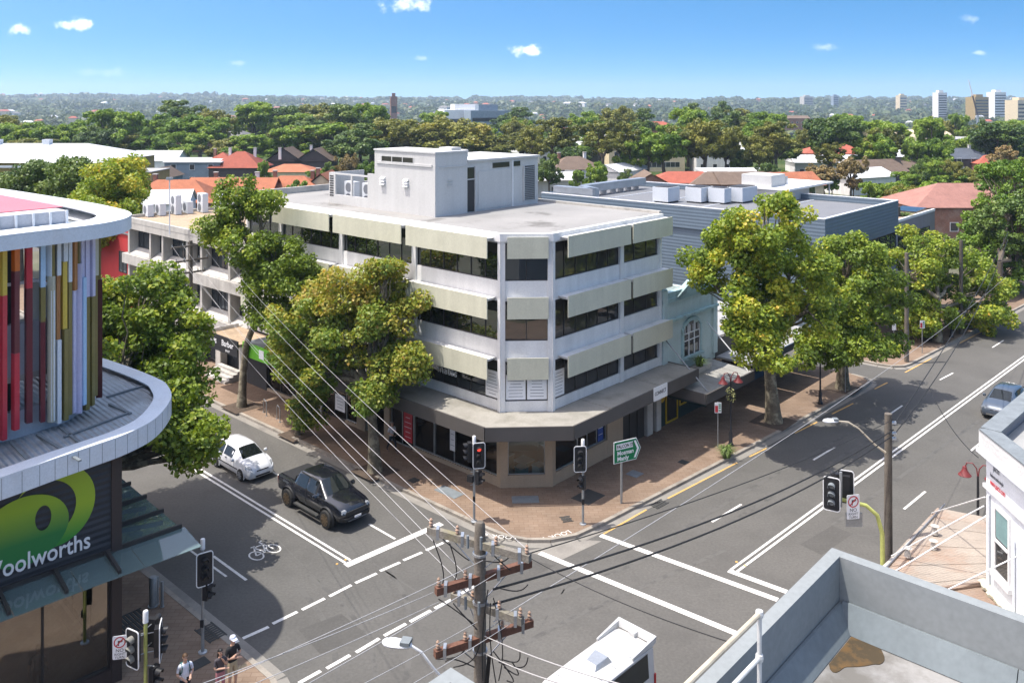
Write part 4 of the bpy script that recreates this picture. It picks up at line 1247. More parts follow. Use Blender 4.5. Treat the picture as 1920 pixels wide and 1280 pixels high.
shop_unit(27.25, 30.0, 'small end shop with a teal front at the lane corner', 3.8, 'brick', 'teal', True, af='white_paint')
# rooftop duct and dish-like water tank on the low roofs
dt = thing('roof_tank', 'pale cylindrical tank lying on the low shop roof', 'tank', F(20.6, 3.6, 4.02), TH)
MB().lathe([(.1, -1.1), (.45, -1.05), (.5, -.9), (.5, .9), (.45, 1.05), (.1, 1.1)], 0, 0, 16, 'x', cz=.55).build('drum', M['roof_light'], dt, smooth=True)
MB().box(-.8, -.6, -.35, .35, 0, .12).build('cradle', M['galv'], dt); MB().box(.6, .8, -.35, .35, 0, .12).build('cradle', M['galv'], dt)
# brick walled yard roofs behind
br = thing('brick_outbuilding', 'low brick building with an orange gravel roof behind the shops', 'building', F(14.5, 8.2), TH)
MB().box(0, 14, 0, 9, .05, 4.7).build('wall', M['brick'], br)
MB().box(.2, 13.8, .2, 8.8, 4.7, 4.8).build('roof', M['gravel_red'], br)
pw = MB(); pw.box(-.05, 14.05, 8.8, 9.05, 4.7, 6.2); pw.box(-.05, 14.05, -.05, .2, 4.7, 5.0); pw.box(-.05, .2, .2, 8.8, 4.7, 5.0); pw.build('parapet', M['brick'], br)
MB().box(-.1, 14.1, 8.75, 9.1, 6.2, 6.3).build('coping', M['roof_light'], br)
b2 = thing('flat_roof_building', 'low grey roofed building between the white block and the blue one', 'building', F(13, 18), TH)
MB().box(0, 17, 0, 10, .05, 6.6).build('wall', M['white_wall'], b2)
MB().box(-.1, 17.1, -.1, 10.1, 6.6, 6.75).build('roof', M['lid_grey'], b2)
condenser(F(17, 20, 6.75), TH + .2, 1.2, False, 'low white condenser unit on the grey roof behind the shops')

# ------------------------------------------------------------------ blue grey flat roofed building past the lane
B0 = toF(S(1545, 411, 10.4))
bb = thing('blue_building', 'long blue grey clad building with a flat dark roof', 'building', F(B0.x, B0.y), TH)
BW, BD, BH = 17.5, 30.0, 10.4
MB().box(0, BW, 0, BD, .13, BH - .9).build('wall', M['blue_grey'], bb)
cl = MB(); cl.box(-.15, BW + .1, -.15, .1, BH - 2.9, BH); cl.box(-.15, .1, .1, BD, BH - 2.0, BH); cl.box(BW - .15, BW + .1, .1, BD, BH - 2.0, BH); cl.box(.1, BW - .15, BD - .2, BD, BH - 1, BH)
cl.build('cladding_band', M['blue_grey'], bb)
cp = MB(); cp.box(-.17, BW + .12, -.17, .12, BH, BH + .06); cp.box(-.17, .12, .12, BD, BH, BH + .06); cp.box(BW - .17, BW + .12, .12, BD, BH, BH + .06); cp.build('coping', M['white_metal'], bb)
M['roof_dark'] = mat('roof_dark', (0.15, 0.155, 0.165, 1), rough=0.85, var=0.1, scale=0.3)
MB().box(.1, BW - .15, .1, BD - .2, BH - .9, BH - .55).build('roof', M['roof_dark'], bb)
for y in (8, 13.5, 19, 24.5):
    MB().box(.2, BW - .3, y, y + .12, BH - .55, BH - .5).build('roof_seam', M['white_metal'], bb)
facade(bb, Vector((4.2, -.02, 0)), e1, -e2, BW - 4.6, 5.2, 7.45, 9, 'glass_far', depth=-.02)
facade(bb, Vector((1.0, -.02, 0)), e1, -e2, BW - 2, .5, 3.2, 10, 'glass_far', depth=-.02)
M['blue_cool'] = mat('blue_cool', (0.50, 0.53, 0.56, 1), rough=0.6, var=0.06)
for (x, y, w) in ((4.5, 17.5, 2.2), (6.6, 15.0, 2.4), (7.6, 13.0, 1.4), (9.4, 12.0, 3.2)):
    t = thing('cooling_unit', 'boxy white cooling unit standing on the dark flat roof', 'air conditioner', F(B0.x + x, B0.y + y, BH - .55), TH, 'cooling units on the blue building')
    MB().box(0, w, 0, 1.8, .15, 1.55).build('casing', M['blue_cool'], t)
    MB().box(.15, w - .15, .15, 1.65, 1.55, 1.62).build('fan_top', M['dark_frame'], t)
    f = MB(); f.box(.1, .3, .1, 1.7, 0, .15); f.box(w - .3, w - .1, .1, 1.7, 0, .15); f.build('foot', M['dark_frame'], t)
# silver ducting along the back edge
for pts, lab in (([(1.0, 29.0), (1.2, 24.0), (3.0, 27.0)], 'short bent silver duct at the edge of the dark roof'), ([(3.5, 27.2), (9.0, 27.4), (15, 27.4)], 'long straight silver duct at the back of the dark roof')):
    t = thing('roof_duct', lab, 'duct', F(B0.x, B0.y, BH - .55), TH)
    for (a, b) in zip(pts[:-1], pts[1:]):
        a = Vector((a[0], a[1], 0)); b = Vector((b[0], b[1], 0)); d = (b - a).normalized(); n = Vector((d.y, -d.x, 0))
        k = max(1, int((b - a).length / 1.5))
        for j in range(k):
            MB().wbox(a, d, n, (b - a).length * j / k + .01, (b - a).length * (j + 1) / k - .01, .5, 1.3, -.45, .45).build('duct_section', M['galv'], t)
            MB().wbox(a, d, n, (b - a).length * j / k, (b - a).length * j / k + .06, 0, .5, -.4, .4).build('leg', M['galv'], t)
# wing beyond: grey rendered building with roof terrace
gw = thing('grey_building', 'grey rendered building with a planted roof terrace', 'building', F(B0.x + BW + .25, B0.y + .6), TH)
M['grey_render'] = mat('grey_render', (0.20, 0.20, 0.215, 1), rough=0.9, var=0.07, streak=0.06)
MB().box(0, 14, 0, 14, .13, 8.0).build('wall', M['grey_render'], gw)
MB().box(.2, 13.8, .2, 13.8, 8.0, 8.1).build('roof', M['gravel_tan'], gw)
MB().box(-.1, .15, 0, 14, 8.0, 8.25).build('parapet', M['grey_render'], gw); MB().box(.15, 14, -.05, .2, 8.0, 8.25).build('parapet', M['white_metal'], gw)
MB().box(.3, 5.5, 2.6, 2.66, 8.1, 9.0).build('balustrade', M['glass_awning'], gw)
MB().box(5.5, 5.9, 1.0, 2.66, 8.1, 9.1).build('planter_wall', M['dark_frame'], gw)
for j in range(5):
    MB().box(9.2 + j * .9, 9.9 + j * .9, .5 + j * .05, 3.2, 8.26, 8.34).build('solar_panel', M['glass_far'], gw)
facade(gw, Vector((2, -.02, 0)), e1, -e2, 10, 4.6, 6.6, 7, 'glass_far', depth=-.02)
condenser(F(B0.x + BW + 1.5, B0.y + 2.0, 8.1), TH, 1.2, False, 'low condenser unit on the planted terrace'); condenser(F(B0.x + BW + 3.2, B0.y + 2.2, 8.1), TH, 1.3, True, 'tall twin fan condenser unit on the planted terrace')
ph = thing('penthouse', 'white rooftop pavilion with a thin flat roof', 'building', F(B0.x + BW - 4.0, B0.y + 9.5), TH)
MB().box(0, 6, 0, 5, 7, 11.0).build('wall', M['white_plant'], ph)
MB().box(0.2, 3.4, 1.5, 4.8, 11.0, 12.4).build('upper_wall', M['white_plant'], ph)
MB().box(-.2, 11, -.6, 5.2, 11.0, 11.2).build('roof', M['white_paint'], ph)
MB().box(6.0, 8.0, .2, 4.5, 8, 11.0).build('glazed_wall', M['glass_far'], ph)
for x, y in ((10.7, -.3), (10.7, 4.8)):
    MB().box(x, x + .12, y, y + .12, 8.1, 11).build('post', M['white_metal'], ph)
for x in (3.8, 4.6):
    MB().box(x, x + .6, 2.0, 2.8, 11.2, 12.0).build('roof_vent', M['galv'], ph)

# ------------------------------------------------------------------ supermarket on the left corner
W0 = Vector((-13.5, 29.35, 0)); WT = radians(44.5)
WU = Vector((cos(WT), sin(WT), 0)); WV = Vector((-sin(WT), cos(WT), 0))
sm = thing('supermarket', 'supermarket with a dark signed wall, curved white canopies and coloured fins', 'building', W0, WT)


def catmull(pts, per=6):
    out = []
    n = len(pts)
    for i in range(n - 1):
        p0, p1, p2, p3 = pts[max(0, i - 1)], pts[i], pts[i + 1], pts[min(n - 1, i + 2)]
        for k in range(per):
            t = k / per
            out.append(tuple(0.5 * ((2 * p1[j]) + (-p0[j] + p2[j]) * t + (2 * p0[j] - 5 * p1[j] + 4 * p2[j] - p3[j]) * t * t + (-p0[j] + 3 * p1[j] - 3 * p2[j] + p3[j]) * t ** 3) for j in range(2)))
    out.append(tuple(pts[-1]))
    return out


def offset_in(pl, d):
    out = []
    for i, p in enumerate(pl):
        a = Vector((*pl[max(0, i - 1)], 0)); b = Vector((*pl[min(len(pl) - 1, i + 1)], 0))
        t = (b - a).normalized(); n = Vector((-t.y, t.x, 0))
        out.append((p[0] + n.x * d, p[1] + n.y * d))
    return out


def band(pl_out, pl_in, z0, z1, i0, i1):
    m = MB()
    for i in range(i0, i1):
        a, b, c, d = pl_out[i], pl_out[i + 1], pl_in[i + 1], pl_in[i]
        m.hexa([(a[0], a[1], z0), (b[0], b[1], z0), (c[0], c[1], z0), (d[0], d[1], z0), (a[0], a[1], z1), (b[0], b[1], z1), (c[0], c[1], z1), (d[0], d[1], z1)])
    return m


ZC = 8.65
M['fascia_white'] = mat('fascia_white', (0.62, 0.65, 0.68, 1), rough=0.45, var=0.05, scale=0.6, streak=0.05, dirt=(0.55, 0.5, 0.44, 1), dirt_amt=0.25, dirt_scale=0.8)
M['corr_grey'] = lined('corr_grey', (0.36, 0.39, 0.41, 1), WT, 0.2, 0.6, 0.5, 0.2, dirt=(0.16, 0.15, 0.14, 1), dirt_amt=0.6)
crv = [S(x, y, ZC) for x, y in ((-330, 995), (-150, 945), (0, 897), (100, 862), (165, 840), (235, 815), (287, 787), (316, 750), (310, 727), (295, 715), (250, 696), (195, 677), (120, 655), (0, 625))]
crv = catmull([(p.x, p.y) for p in crv], 6)
inn = offset_in(crv, 0.55)
far_in = [tuple((W0 + WU * -9 + WV * 13)[:2]), tuple((W0 + WU * -14 + WV * 6)[:2])]
deck = MB().prism(inn + far_in, ZC - .35, ZC - .12).build('canopy_deck', M['corr_grey'], sm, world=True)
fo = offset_in(crv, -0.09)
for i in range(0, len(crv) - 1, 4):
    e = min(i + 4, len(crv) - 1)
    band(fo, offset_in(crv, -.012), ZC - .62, ZC + .02, i, e).build('fascia_panel', M['fascia_white'], sm, world=True)
    band(fo, inn, ZC + .024, ZC + .07, i, e).build('coping_panel', M['fascia_white'], sm, world=True)
    for k in range(i, e, 2):
        a = Vector((*fo[k], 0)); d = (Vector((*fo[k + 1], 0)) - a).normalized()
        MB().wbox(a, d, Vector((d.y, -d.x, 0)), 0, .014, ZC - .62, ZC + .02, -.01, .004).build('panel_joint', M['lid_grey'], sm, world=True)
MB().prism(offset_in(crv, .02) + far_in, ZC - .60, ZC - .56).build('soffit', M['fascia_white'], sm, world=True)
# joints and a walkway strip on the deck
for (x0, y0), (x1, y1) in (((20, 830), (70, 880)), ((70, 815), (150, 865)), ((110, 800), (155, 835)), ((120, 820), (240, 775)), ((200, 745), (275, 722)), ((205, 758), (245, 776))):
    a = S(x0, y0, ZC - .1); b = S(x1, y1, ZC - .1); d = (b - a).normalized(); n = Vector((-d.y, d.x, 0)) * .05
    MB().hexa([a - n, b - n, b + n, a + n, a - n + Vector((0, 0, .05)), b - n + Vector((0, 0, .05)), b + n + Vector((0, 0, .05)), a + n + Vector((0, 0, .05))]).build('deck_joint', M['lid_grey'], sm, world=True)
# upper storey: parapet walls behind the fins
finl = catmull([tuple(S(x, y, ZC)[:2]) for x, y in ((-260, 915), (-120, 872), (0, 830), (30, 822), (100, 800), (135, 788), (160, 773), (186, 752))] + [tuple((S(186, 752, ZC) + WV * k + WU * (.12 * k - .02 * k * k))[:2]) for k in (2.0, 4.0, 7.0)], 6)
wl = offset_in(finl, 0.35); wl2 = offset_in(finl, 0.6); wl3 = offset_in(finl, 3.2); wl4 = offset_in(finl, 3.4)
NF = len(finl) - 1
M['sm_wall'] = mat('sm_wall', (0.44, 0.45, 0.48, 1), rough=0.7, var=0.06, streak=0.06)
for z0, z1 in ((ZC - .3, 9.45), (10.65, 12.4)):
    band(wl, wl2, z0, z1, 0, NF).build('upper_wall', M['sm_wall'], sm, world=True)
band(wl, wl3, 10.45, 10.65, 0, NF).build('floor_slab', M['concrete'], sm, world=True)
band(wl3, wl4, ZC - .3, 15.2, 0, NF).build('car_park_wall', M['interior_dark'], sm, world=True)
band(offset_in(finl, .28), offset_in(finl, .36), 13.75, 13.85, 0, NF).build('rail', M['white_paint'], sm, world=True)
# coloured fins, each of two or three lengths
FC = {'red': (0.52, 0.03, 0.05), 'orange': (0.60, 0.13, 0.01), 'yellow': (0.60, 0.42, 0.06), 'maroon': (0.12, 0.015, 0.025), 'olive': (0.20, 0.16, 0.05), 'lav': (0.55, 0.52, 0.68),
      'white': (0.62, 0.64, 0.66), 'blue': (0.40, 0.56, 0.72), 'brown': (0.36, 0.15, 0.045), 'cream': (0.50, 0.47, 0.36), 'plum': (0.07, 0.01, 0.012)}
for k, c in FC.items():
    M['fin_' + k] = mat('fin_' + k, (*c, 1), rough=0.35, var=0.05, coat=0.2, streak=0.05)
FINS = [(-95, .17, 'orange red'), (-70, .16, 'lav olive'), (-45, .17, 'red maroon'), (-20, .17, 'yellow brown'), (3, .16, 'yellow red'), (27, .17, 'orange maroon red'), (52, .19, 'red maroon'), (79, .15, 'blue olive maroon'), (92, .13, 'white cream'),
        (99, .12, 'olive white'), (107, .13, 'white brown white'), (119, .15, 'white yellow olive'), (128, .12, 'white olive'), (134, .16, 'brown lav'), (143, .16, 'olive lav'), (151, .15, 'lav blue'), (159, .17, 'lav olive'), (167, .16, 'lav olive'), (176, .14, 'cream olive'), (183, .15, 'olive plum'), (188, .16, 'olive plum')]
def fin_at(x):
    best = None
    for i in range(NF):
        p = Vector((*finl[i], 0)); q = Vector((*finl[i + 1], 0))
        xa = 960 + FPX * p.x / p.y; xb = 960 + FPX * q.x / q.y
        if xa <= x <= xb:
            t = (x - xa) / max(1e-6, xb - xa)
            return p + (q - p) * t, (q - p).normalized()
    return Vector((*finl[0], 0)), WU
for i, (x, w, cols) in enumerate(FINS):
    p, t = fin_at(x)
    n = Vector((t.y, -t.x, 0))
    cols = cols.split()
    z = 15.15
    cuts = [15.15] + [15.15 - (15.15 - 8.9) * (j + rnd.uniform(.3, .75)) / len(cols) for j in range(len(cols) - 1)] + [8.75 + rnd.uniform(0, .35)]
    f = bpy.data.objects.new('fin', None); COL.objects.link(f); f.parent = sm
    a = rnd.uniform(-.5, .5); d = (t * cos(a) + n * sin(a)); nn = Vector((d.y, -d.x, 0))
    for j, c in enumerate(cols):
        sh = rnd.uniform(-.05, .05)
        MB().wbox(p + nn * sh, d, nn, -w / 2, w / 2, cuts[j + 1], cuts[j] - .004, -.06, .16).build('fin_blade', M['fin_' + c], f, world=True)
# roof ring
ZR = 15.6
ring = catmull([tuple(S(x, y, ZR)[:2]) for x, y in ((-240, 482), (-120, 462), (0, 445), (82, 435), (175, 424), (225, 414.5), (243, 406), (240, 400), (225, 395), (175, 384), (90, 370), (0, 356), (-140, 336))], 6)
rin = offset_in(ring, 1.15)
ro = offset_in(ring, -.05)
for i in range(0, len(ring) - 1, 6):
    e = min(i + 6, len(ring) - 1)
    band(ro, offset_in(ring, .06), ZR - .46, ZR, i, e).build('ring_fascia', M['fascia_white'], sm, world=True)
    band(ro, rin, ZR + .004, ZR + .06, i, e).build('ring_coping', M['fascia_white'], sm, world=True)
band(offset_in(ring, .06), rin, ZR - .46, ZR - .40, 0, len(ring) - 1).build('ring_soffit', M['fascia_white'], sm, world=True)
MB().prism(offset_in(ring, 1.0) + [tuple((W0 + WU * -13 + WV * 12)[:2])], ZR - .62, ZR - .5).build('roof_deck', M['lid_grey'], sm, world=True)
# raised pink roof box with ribbed grey side
M['pink_roof'] = mat('pink_roof', (0.50, 0.13, 0.16, 1), rough=0.7, var=0.06, scale=0.3)
c0 = S(126, 392, 16.15)
pbox = [c0, S(-120, 414, 16.15), S(-160, 352, 16.15), S(-30, 360, 16.15)]
MB().prism([p[:2] for p in pbox], ZR - .5, 16.1).build('roof_box', M['sm_wall'], sm, world=True)
MB().prism([(p.x, p.y) for p in [S(118, 389, 16.1), S(-120, 411, 16.1), S(-160, 352, 16.1), S(-25, 362, 16.1)]], 16.102, 16.13).build('roof_sheet', M['pink_roof'], sm, world=True)
q0 = pbox[0]; q1 = pbox[1]; dq = (Vector((q1.x, q1.y, 0)) - Vector((q0.x, q0.y, 0))); Lq = dq.length; dq.normalize(); nq = Vector((-dq.y, dq.x, 0))
if nq.y > 0: nq = -nq
for j in range(12):
    MB().wbox(Vector((q0.x, q0.y, 0)), dq, nq, j * .55, j * .55 + .07, ZR - .5, 16.12, .0, .1).build('rib', M['white_metal'], sm, world=True)
# ground storeys: dark signed wall, glazing, glass awning
M['sm_dark'] = lined('sm_dark', (0.030, 0.033, 0.04, 1), 0, 0.22, 0.25, 0.5, 0.0, var=0.05, axis=(0, 0, 1))
M['sm_brown'] = mat('sm_brown', (0.045, 0.033, 0.03, 1), rough=0.5, var=0.06)
MB().box(-13, -.28, 0, .3, 4.75, ZC - .3).build('sign_wall', M['sm_dark'], sm)
MB().box(-.28, .06, -.06, .35, .13, ZC - .3).build('corner_column', M['sm_brown'], sm)
MB().box(-.3, 0, .35, 13, 4.6, ZC - .3).build('side_wall', M['sm_brown'], sm)
MB().box(-13, -.28, -.03, .28, .13, .62).build('stallboard', M['sm_brown'], sm)
MB().box(-13, -.28, -.08, .02, 4.5, 4.74).build('transom', M['dark_frame'], sm)
M['glass_mirror'] = glass_thin('glass_mirror', (0.5, 0.53, 0.5, 1), ior=1.7, refl=2.4)
facade(sm, Vector((-.28, .1, 0)), -e1, -e2, 12.6, .62, 4.5, 6, 'glass_mirror', depth=-.05, bar=.07)
facade(sm, Vector((-.12, .35, 0)), e2, e1, 12.0, .62, 4.5, 6, 'glass_mirror', depth=-.05, bar=.07)
MB().box(-.3, 0, .35, 13, .13, .62).build('stallboard', M['sm_brown'], sm)
MB().box(-13, -.3, .35, 13, .1, .15).build('shop_floor', M['interior'], sm)
MB().box(-13, -.3, 8, 8.2, .15, 4.6).build('shop_back_wall', M['interior'], sm)
MB().box(-13, -.3, .32, 12.9, 4.62, 4.75).build('shop_ceiling', M['interior'], sm)
for x in (-3.0, -6.0, -9.0):
    MB().box(x - .2, x + .2, 3.5, 6.5, .15, 1.9).build('shelving', M['interior_dark'], sm)
aw = bpy.data.objects.new('glass_awning', None); COL.objects.link(aw); aw.parent = sm
for j in range(8):
    x1 = 2.25 - j * 1.95; x0 = x1 - 1.93
    MB().hexa([(x0, -1.45, 4.42), (x1, -1.45, 4.42), (x1, -.06, 4.6), (x0, -.06, 4.6), (x0, -1.45, 4.435), (x1, -1.45, 4.435), (x1, -.06, 4.615), (x0, -.06, 4.615)]).build('glass_sheet', M['glass_awning'], aw)
for j in range(5):
    y0 = -.04 + j * 1.6
    MB().hexa([(0.07, y0, 4.6), (2.25, y0, 4.44), (2.25, y0 + 1.57, 4.44), (.07, y0 + 1.57, 4.6), (0.07, y0, 4.615), (2.25, y0, 4.455), (2.25, y0 + 1.57, 4.455), (.07, y0 + 1.57, 4.615)]).build('glass_sheet', M['glass_awning'], aw)
    MB().box(.06, 2.15, y0 - .05, y0 + .04, 4.62, 4.76).build('beam', M['dark_frame'], aw)
for j in range(5):
    x = -.45 - j * 1.62
    MB().hexa([(x - .05, -1.3, 4.46), (x + .05, -1.3, 4.46), (x + .05, -.08, 4.63), (x - .05, -.08, 4.63), (x - .05, -1.3, 4.58), (x + .05, -1.3, 4.58), (x + .05, -.08, 4.8), (x - .05, -.08, 4.8)]).build('beam', M['dark_frame'], aw)
# emblem and lettering on the sign wall
def grad(name, c0, c1, z0, z1):
    m, t, p, n, l = base_mat(name)
    g = n('ShaderNodeNewGeometry'); sp = n('ShaderNodeSeparateXYZ'); l(g.outputs['Position'], sp.inputs[0])
    mr = n('ShaderNodeMapRange'); mr.inputs['From Min'].default_value = z0; mr.inputs['From Max'].default_value = z1; l(sp.outputs['Z'], mr.inputs['Value'])
    mx = n('ShaderNodeMix'); mx.data_type = 'RGBA'; mx.inputs['A'].default_value = c0; mx.inputs['B'].default_value = c1
    l(mr.outputs[0], mx.inputs['Factor']); l(mx.outputs['Result'], p.inputs['Base Color']); p.inputs['Roughness'].default_value = 0.45
    return m
M['logo_lime'] = grad('logo_lime', (0.02, 0.22, 0.025, 1), (0.30, 0.42, 0.02, 1), 5.6, 6.6)
M['logo_green'] = grad('logo_green', (0.008, 0.16, 0.035, 1), (0.27, 0.41, 0.02, 1), 5.9, 7.0)
def crescent(cx, cz, rx, rz, hx, hz, hrx, hrz, y, m, tilt=0.0):
    b = MB(); n = 48
    vs = []
    for k in range(n):
        a = 2 * pi * k / n
        vs.append((cx + rx * cos(a) * cos(tilt) - rz * sin(a) * sin(tilt), y, cz + rx * cos(a) * sin(tilt) + rz * sin(a) * cos(tilt)))
    for k in range(n):
        a = 2 * pi * k / n
        vs.append((hx + hrx * cos(a) * cos(tilt) - hrz * sin(a) * sin(tilt), y, hz + hrx * cos(a) * sin(tilt) + hrz * sin(a) * cos(tilt)))
    fs = [(k, (k + 1) % n, n + (k + 1) % n, n + k) for k in range(n)]
    b.add(vs, fs)
    return b.build('emblem', m, sm)
crescent(-2.02, 6.75, 1.22, 1.30, -2.38, 6.72, .98, .96, -.03, M['logo_lime'])
crescent(-2.95, 6.28, 1.32, 1.10, -2.40, 6.52, .24, .40, -.045, M['logo_green'])
text('Woolworths', 0.78, tmat(sm) @ wall_matrix(Vector((-.95, -.05, 5.06)), e1, -e2), M['white_print'], sm, align='RIGHT', sx=.8, ext=.02, bold=.006)

# ------------------------------------------------------------------ white corner building on the right
E0 = Vector((15.95, 28.7, 0)); ED = Vector((-0.066, -1, 0)).normalized(); EN = Vector((-1, 0.066, 0)).normalized()
cwb = thing('corner_shop_building', 'white painted two storey corner building with a chamfered signed wall', 'building', E0, 0)
M['cool_white'] = mat('cool_white', (0.66, 0.69, 0.72, 1), rough=0.8, var=0.05, streak=0.05)
M['rough_white'] = mat('rough_white', (0.56, 0.56, 0.55, 1), rough=0.95, var=0.1, bump=1.0, bscale=9)
E1 = E0 + ED * 4.0
foot = [E0, E1, E1 - V * 10, E1 - V * 10 + U * 14, E0 + dB * 18]
MB().prism([p[:2] for p in foot], .13, 8.3).build('wall', M['cool_white'], cwb, world=True)
co = MB(); co.wbox(E0, ED, EN, -.05, 4.05, 8.3, 8.95, -.3, .22); co.build('parapet', M['rough_white'], cwb, world=True)
MB().wbox(E0, ED, EN, -.08, 4.05, 8.22, 8.34, -.3, .3).build('cornice', M['cool_white'], cwb, world=True)
nR_ = Vector((-dB.y, dB.x, 0))
MB().wbox(E0, dB, nR_, -.02, 18, 8.3, 8.95, -.3, .1).build('parapet', M['grey_render'], cwb, world=True)
MB().wbox(E0, dB, nR_, -.02, 18, 8.95, 9.02, -.45, .16).build('coping', M['lid_grey'], cwb, world=True)
MB().wbox(E0, ED, EN, .0, 4.05, 8.95, 9.0, -.35, .24).build('coping', M['lid_grey'], cwb, world=True)
MB().prism([p[:2] for p in [E0 - EN * .4 + dB * .3, E1 - EN * .4, E1 - V * 10 + U * .4, E1 - V * 10 + U * 13, E0 + dB * 17.5 - nR_ * .5]], 8.3, 8.5).build('roof', M['roof_light'], cwb, world=True)
MB().wbox(E0, ED, EN, -.04, 4.05, 7.05, 7.17, .0, .1).build('string_course', M['white_paint'], cwb, world=True)
wf = facade(cwb, E0 - cwb.location + ED * .62, ED, EN, 1.0, 4.55, 6.75, 1, 'glass_side', 'white_paint', depth=.0, bar=.09)
MB().wbox(E0, ED, EN, .67, 1.57, 5.62, 5.70, .05, .1).build('glazing_bar', M['white_paint'], cwb, world=True)
MB().wbox(E0, ED, EN, .52, 1.72, 4.4, 4.55, .0, .14).build('sill', M['white_paint'], cwb, world=True)
M['blind_teal'] = mat('blind_teal', (0.16, 0.26, 0.26, 1), rough=0.6)
MB().wbox(E0, ED, EN, .74, 1.5, 5.75, 6.65, .035, .045).build('blind', M['blind_teal'], cwb, world=True)
text('business made simple', .2, wall_matrix(E0 + ED * .3 + EN * .02 + Vector((0, 0, 7.55)), ED, EN), M['grey_print'], cwb, sx=.5)
text('www.pacto.com', .3, wall_matrix(E0 + ED * .3 + EN * .02 + Vector((0, 0, 7.27)), ED, EN), M['red_print'], cwb, sx=.5)
text('pacto', .3, wall_matrix(E0 + ED * .5 + EN * .02 + Vector((0, 0, 7.82)), ED, EN), M['grey_print'], cwb, sx=.6)
MB().tube([E0 + ED * .28 + EN * .06 + Vector((0, 0, z)) for z in (3.6, 6.9)], .04, 6).build('downpipe', M['cool_white'], cwb, world=True)
MB().tube([E0 + ED * 1.9 + EN * .06 + Vector((0, 0, z)) for z in (3.6, 6.2)], .04, 6).build('downpipe', M['cool_white'], cwb, world=True)
# rusty tin awning that wraps the chamfer
M['tin_pink'] = lined('tin_pink', (0.30, 0.255, 0.21, 1), radians(45), 0.13, 0.45, 0.7, 0.0, var=0.15, dirt=(0.27, 0.15, 0.09, 1), dirt_amt=0.6)
M['tin_pink2'] = lined('tin_pink2', (0.25, 0.185, 0.14, 1), radians(100), 0.13, 0.55, 0.7, 0.0, var=0.15, dirt=(0.2, 0.11, 0.07, 1), dirt_amt=0.6)
o_far = S(1758, 952, 3.3); o_near = S(1592, 1130, 3.3); o_end = o_near - V * 9
i_far = E0 + dB * (o_far - E0).dot(dB) + Vector((0, 0, 3.75)); i0 = E0 + Vector((0, 0, 3.75)); i1 = E1 + Vector((0, 0, 3.75)); i_end = E1 - V * 8 + Vector((0, 0, 3.75))
awn = bpy.data.objects.new('tin_awning', None); COL.objects.link(awn); awn.parent = cwb
def sheet(a, b, c, d, m, name='roof_sheet'):
    t = MB(); k = Vector((0, 0, .03))
    t.hexa([a, b, c, d, a + k, b + k, c + k, d + k]); return t.build(name, m, awn, world=True)
ns = 9
for j in range(ns):
    f0 = j / ns; f1 = (j + 1) / ns - .004
    zo = Vector((0, 0, .006 * (j % 2)))
    sheet(o_near.lerp(o_far, f0) + zo, o_near.lerp(o_far, f1) + zo, (i0.lerp(i_far, f1)) + zo, (i0.lerp(i_far, f0)) + zo, M['tin_pink'])
t = MB(); t.add([o_near, i0, i1, i_end, o_end], [(0, 1, 2), (0, 2, 3, 4)]); t.build('roof_sheet', M['tin_pink2'], awn, world=True)
MB().wbox(Vector((o_near.x, o_near.y, 0)), dB, nR_, -.3, (o_far - o_near).dot(dB) + .05, 3.05, 3.36, .0, .1).build('gutter', M['concrete'], awn, world=True)
MB().tube([o_near + Vector((0, 0, .06)), i0 + Vector((0, 0, .06))], .09, 8).build('ridge_cap', M['tin_pink2'], awn, world=True)
fl = MB()
for j in range(26):
    f = j / 25; p = i0.lerp(i1, f) + Vector((0, 0, rnd.uniform(-.02, .05))) + EN * rnd.uniform(.05, .14)
    fl.lathe([(.02, -.12), (.15, -.06), (.17, .04), (.06, .12)], p.x, p.y, 7, cz=p.z + .05)
fl.build('flashing', M['cream_shade'], awn, world=True)
for a, b in ((o_near.lerp(o_far, .92), E0 + EN * .05 + Vector((0, 0, 6.7))), (o_near.lerp(o_far, .45) + dB * -.2, E0 + EN * .08 + Vector((0, 0, 6.4))), (o_near + dB * .6, E0 + ED * 0.25 + EN * .1 + Vector((0, 0, 6.2))), (i1.lerp(o_near, .75), E0 + ED * 2.6 + EN * .1 + Vector((0, 0, 6.2)))):
    MB().tube([a + Vector((0, 0, .05)), b], .022, 6).build('stay', M['white_paint'], awn, world=True)
MB().tube([o_near + Vector((.35, 0.1, .12)), o_far + Vector((.35, .1, .12))], .03, 6).build('conduit', M['grey_print'], awn, world=True)
for x, y in ((1750, 1026), (1753, 998), (1702, 1040)):
    p = S(x, y, 3.55); MB().lathe([(.12, -.05), (.1, .1), (.05, .2), (.16, .26), (.02, .3)], p.x, p.y, 10, cz=p.z).build('roof_vent', M['concrete'], awn, world=True)

# ------------------------------------------------------------------ near flat roof with parapet
ZP = 14.5
N0 = S(1560, 1026, ZP); N0 = Vector((N0.x, N0.y, 0))
M['parapet_grey'] = mat('parapet_grey', (0.205, 0.222, 0.222, 1), rough=0.85, var=0.05, scale=0.7, streak=0.04)
M['flash_grey'] = mat('flash_grey', (0.14, 0.165, 0.175, 1), rough=0.7, var=0.15, scale=1.5)
M['membrane'] = mat('membrane', (0.24, 0.235, 0.225, 1), rough=0.9, var=0.14, scale=0.7, fine=0.06, dirt=(0.13, 0.122, 0.108, 1), dirt_amt=0.9, dirt_scale=0.9, d0=.46, d1=.6)
M['rust_stain'] = mat('rust_stain', (0.15, 0.085, 0.03, 1), rough=0.9, var=0.4, scale=6, dirt=(0.05, 0.038, 0.022, 1), dirt_amt=0.95, dirt_scale=3, d0=.4, d1=.55)
nb = thing('parapet_building', 'grey parapet walled building with a stained flat roof and a pipe railing', 'building', N0, TH)
MB().box(-22, 0, -16, 0, .13, ZP - 1.0).build('wall', M['parapet_grey'], nb)
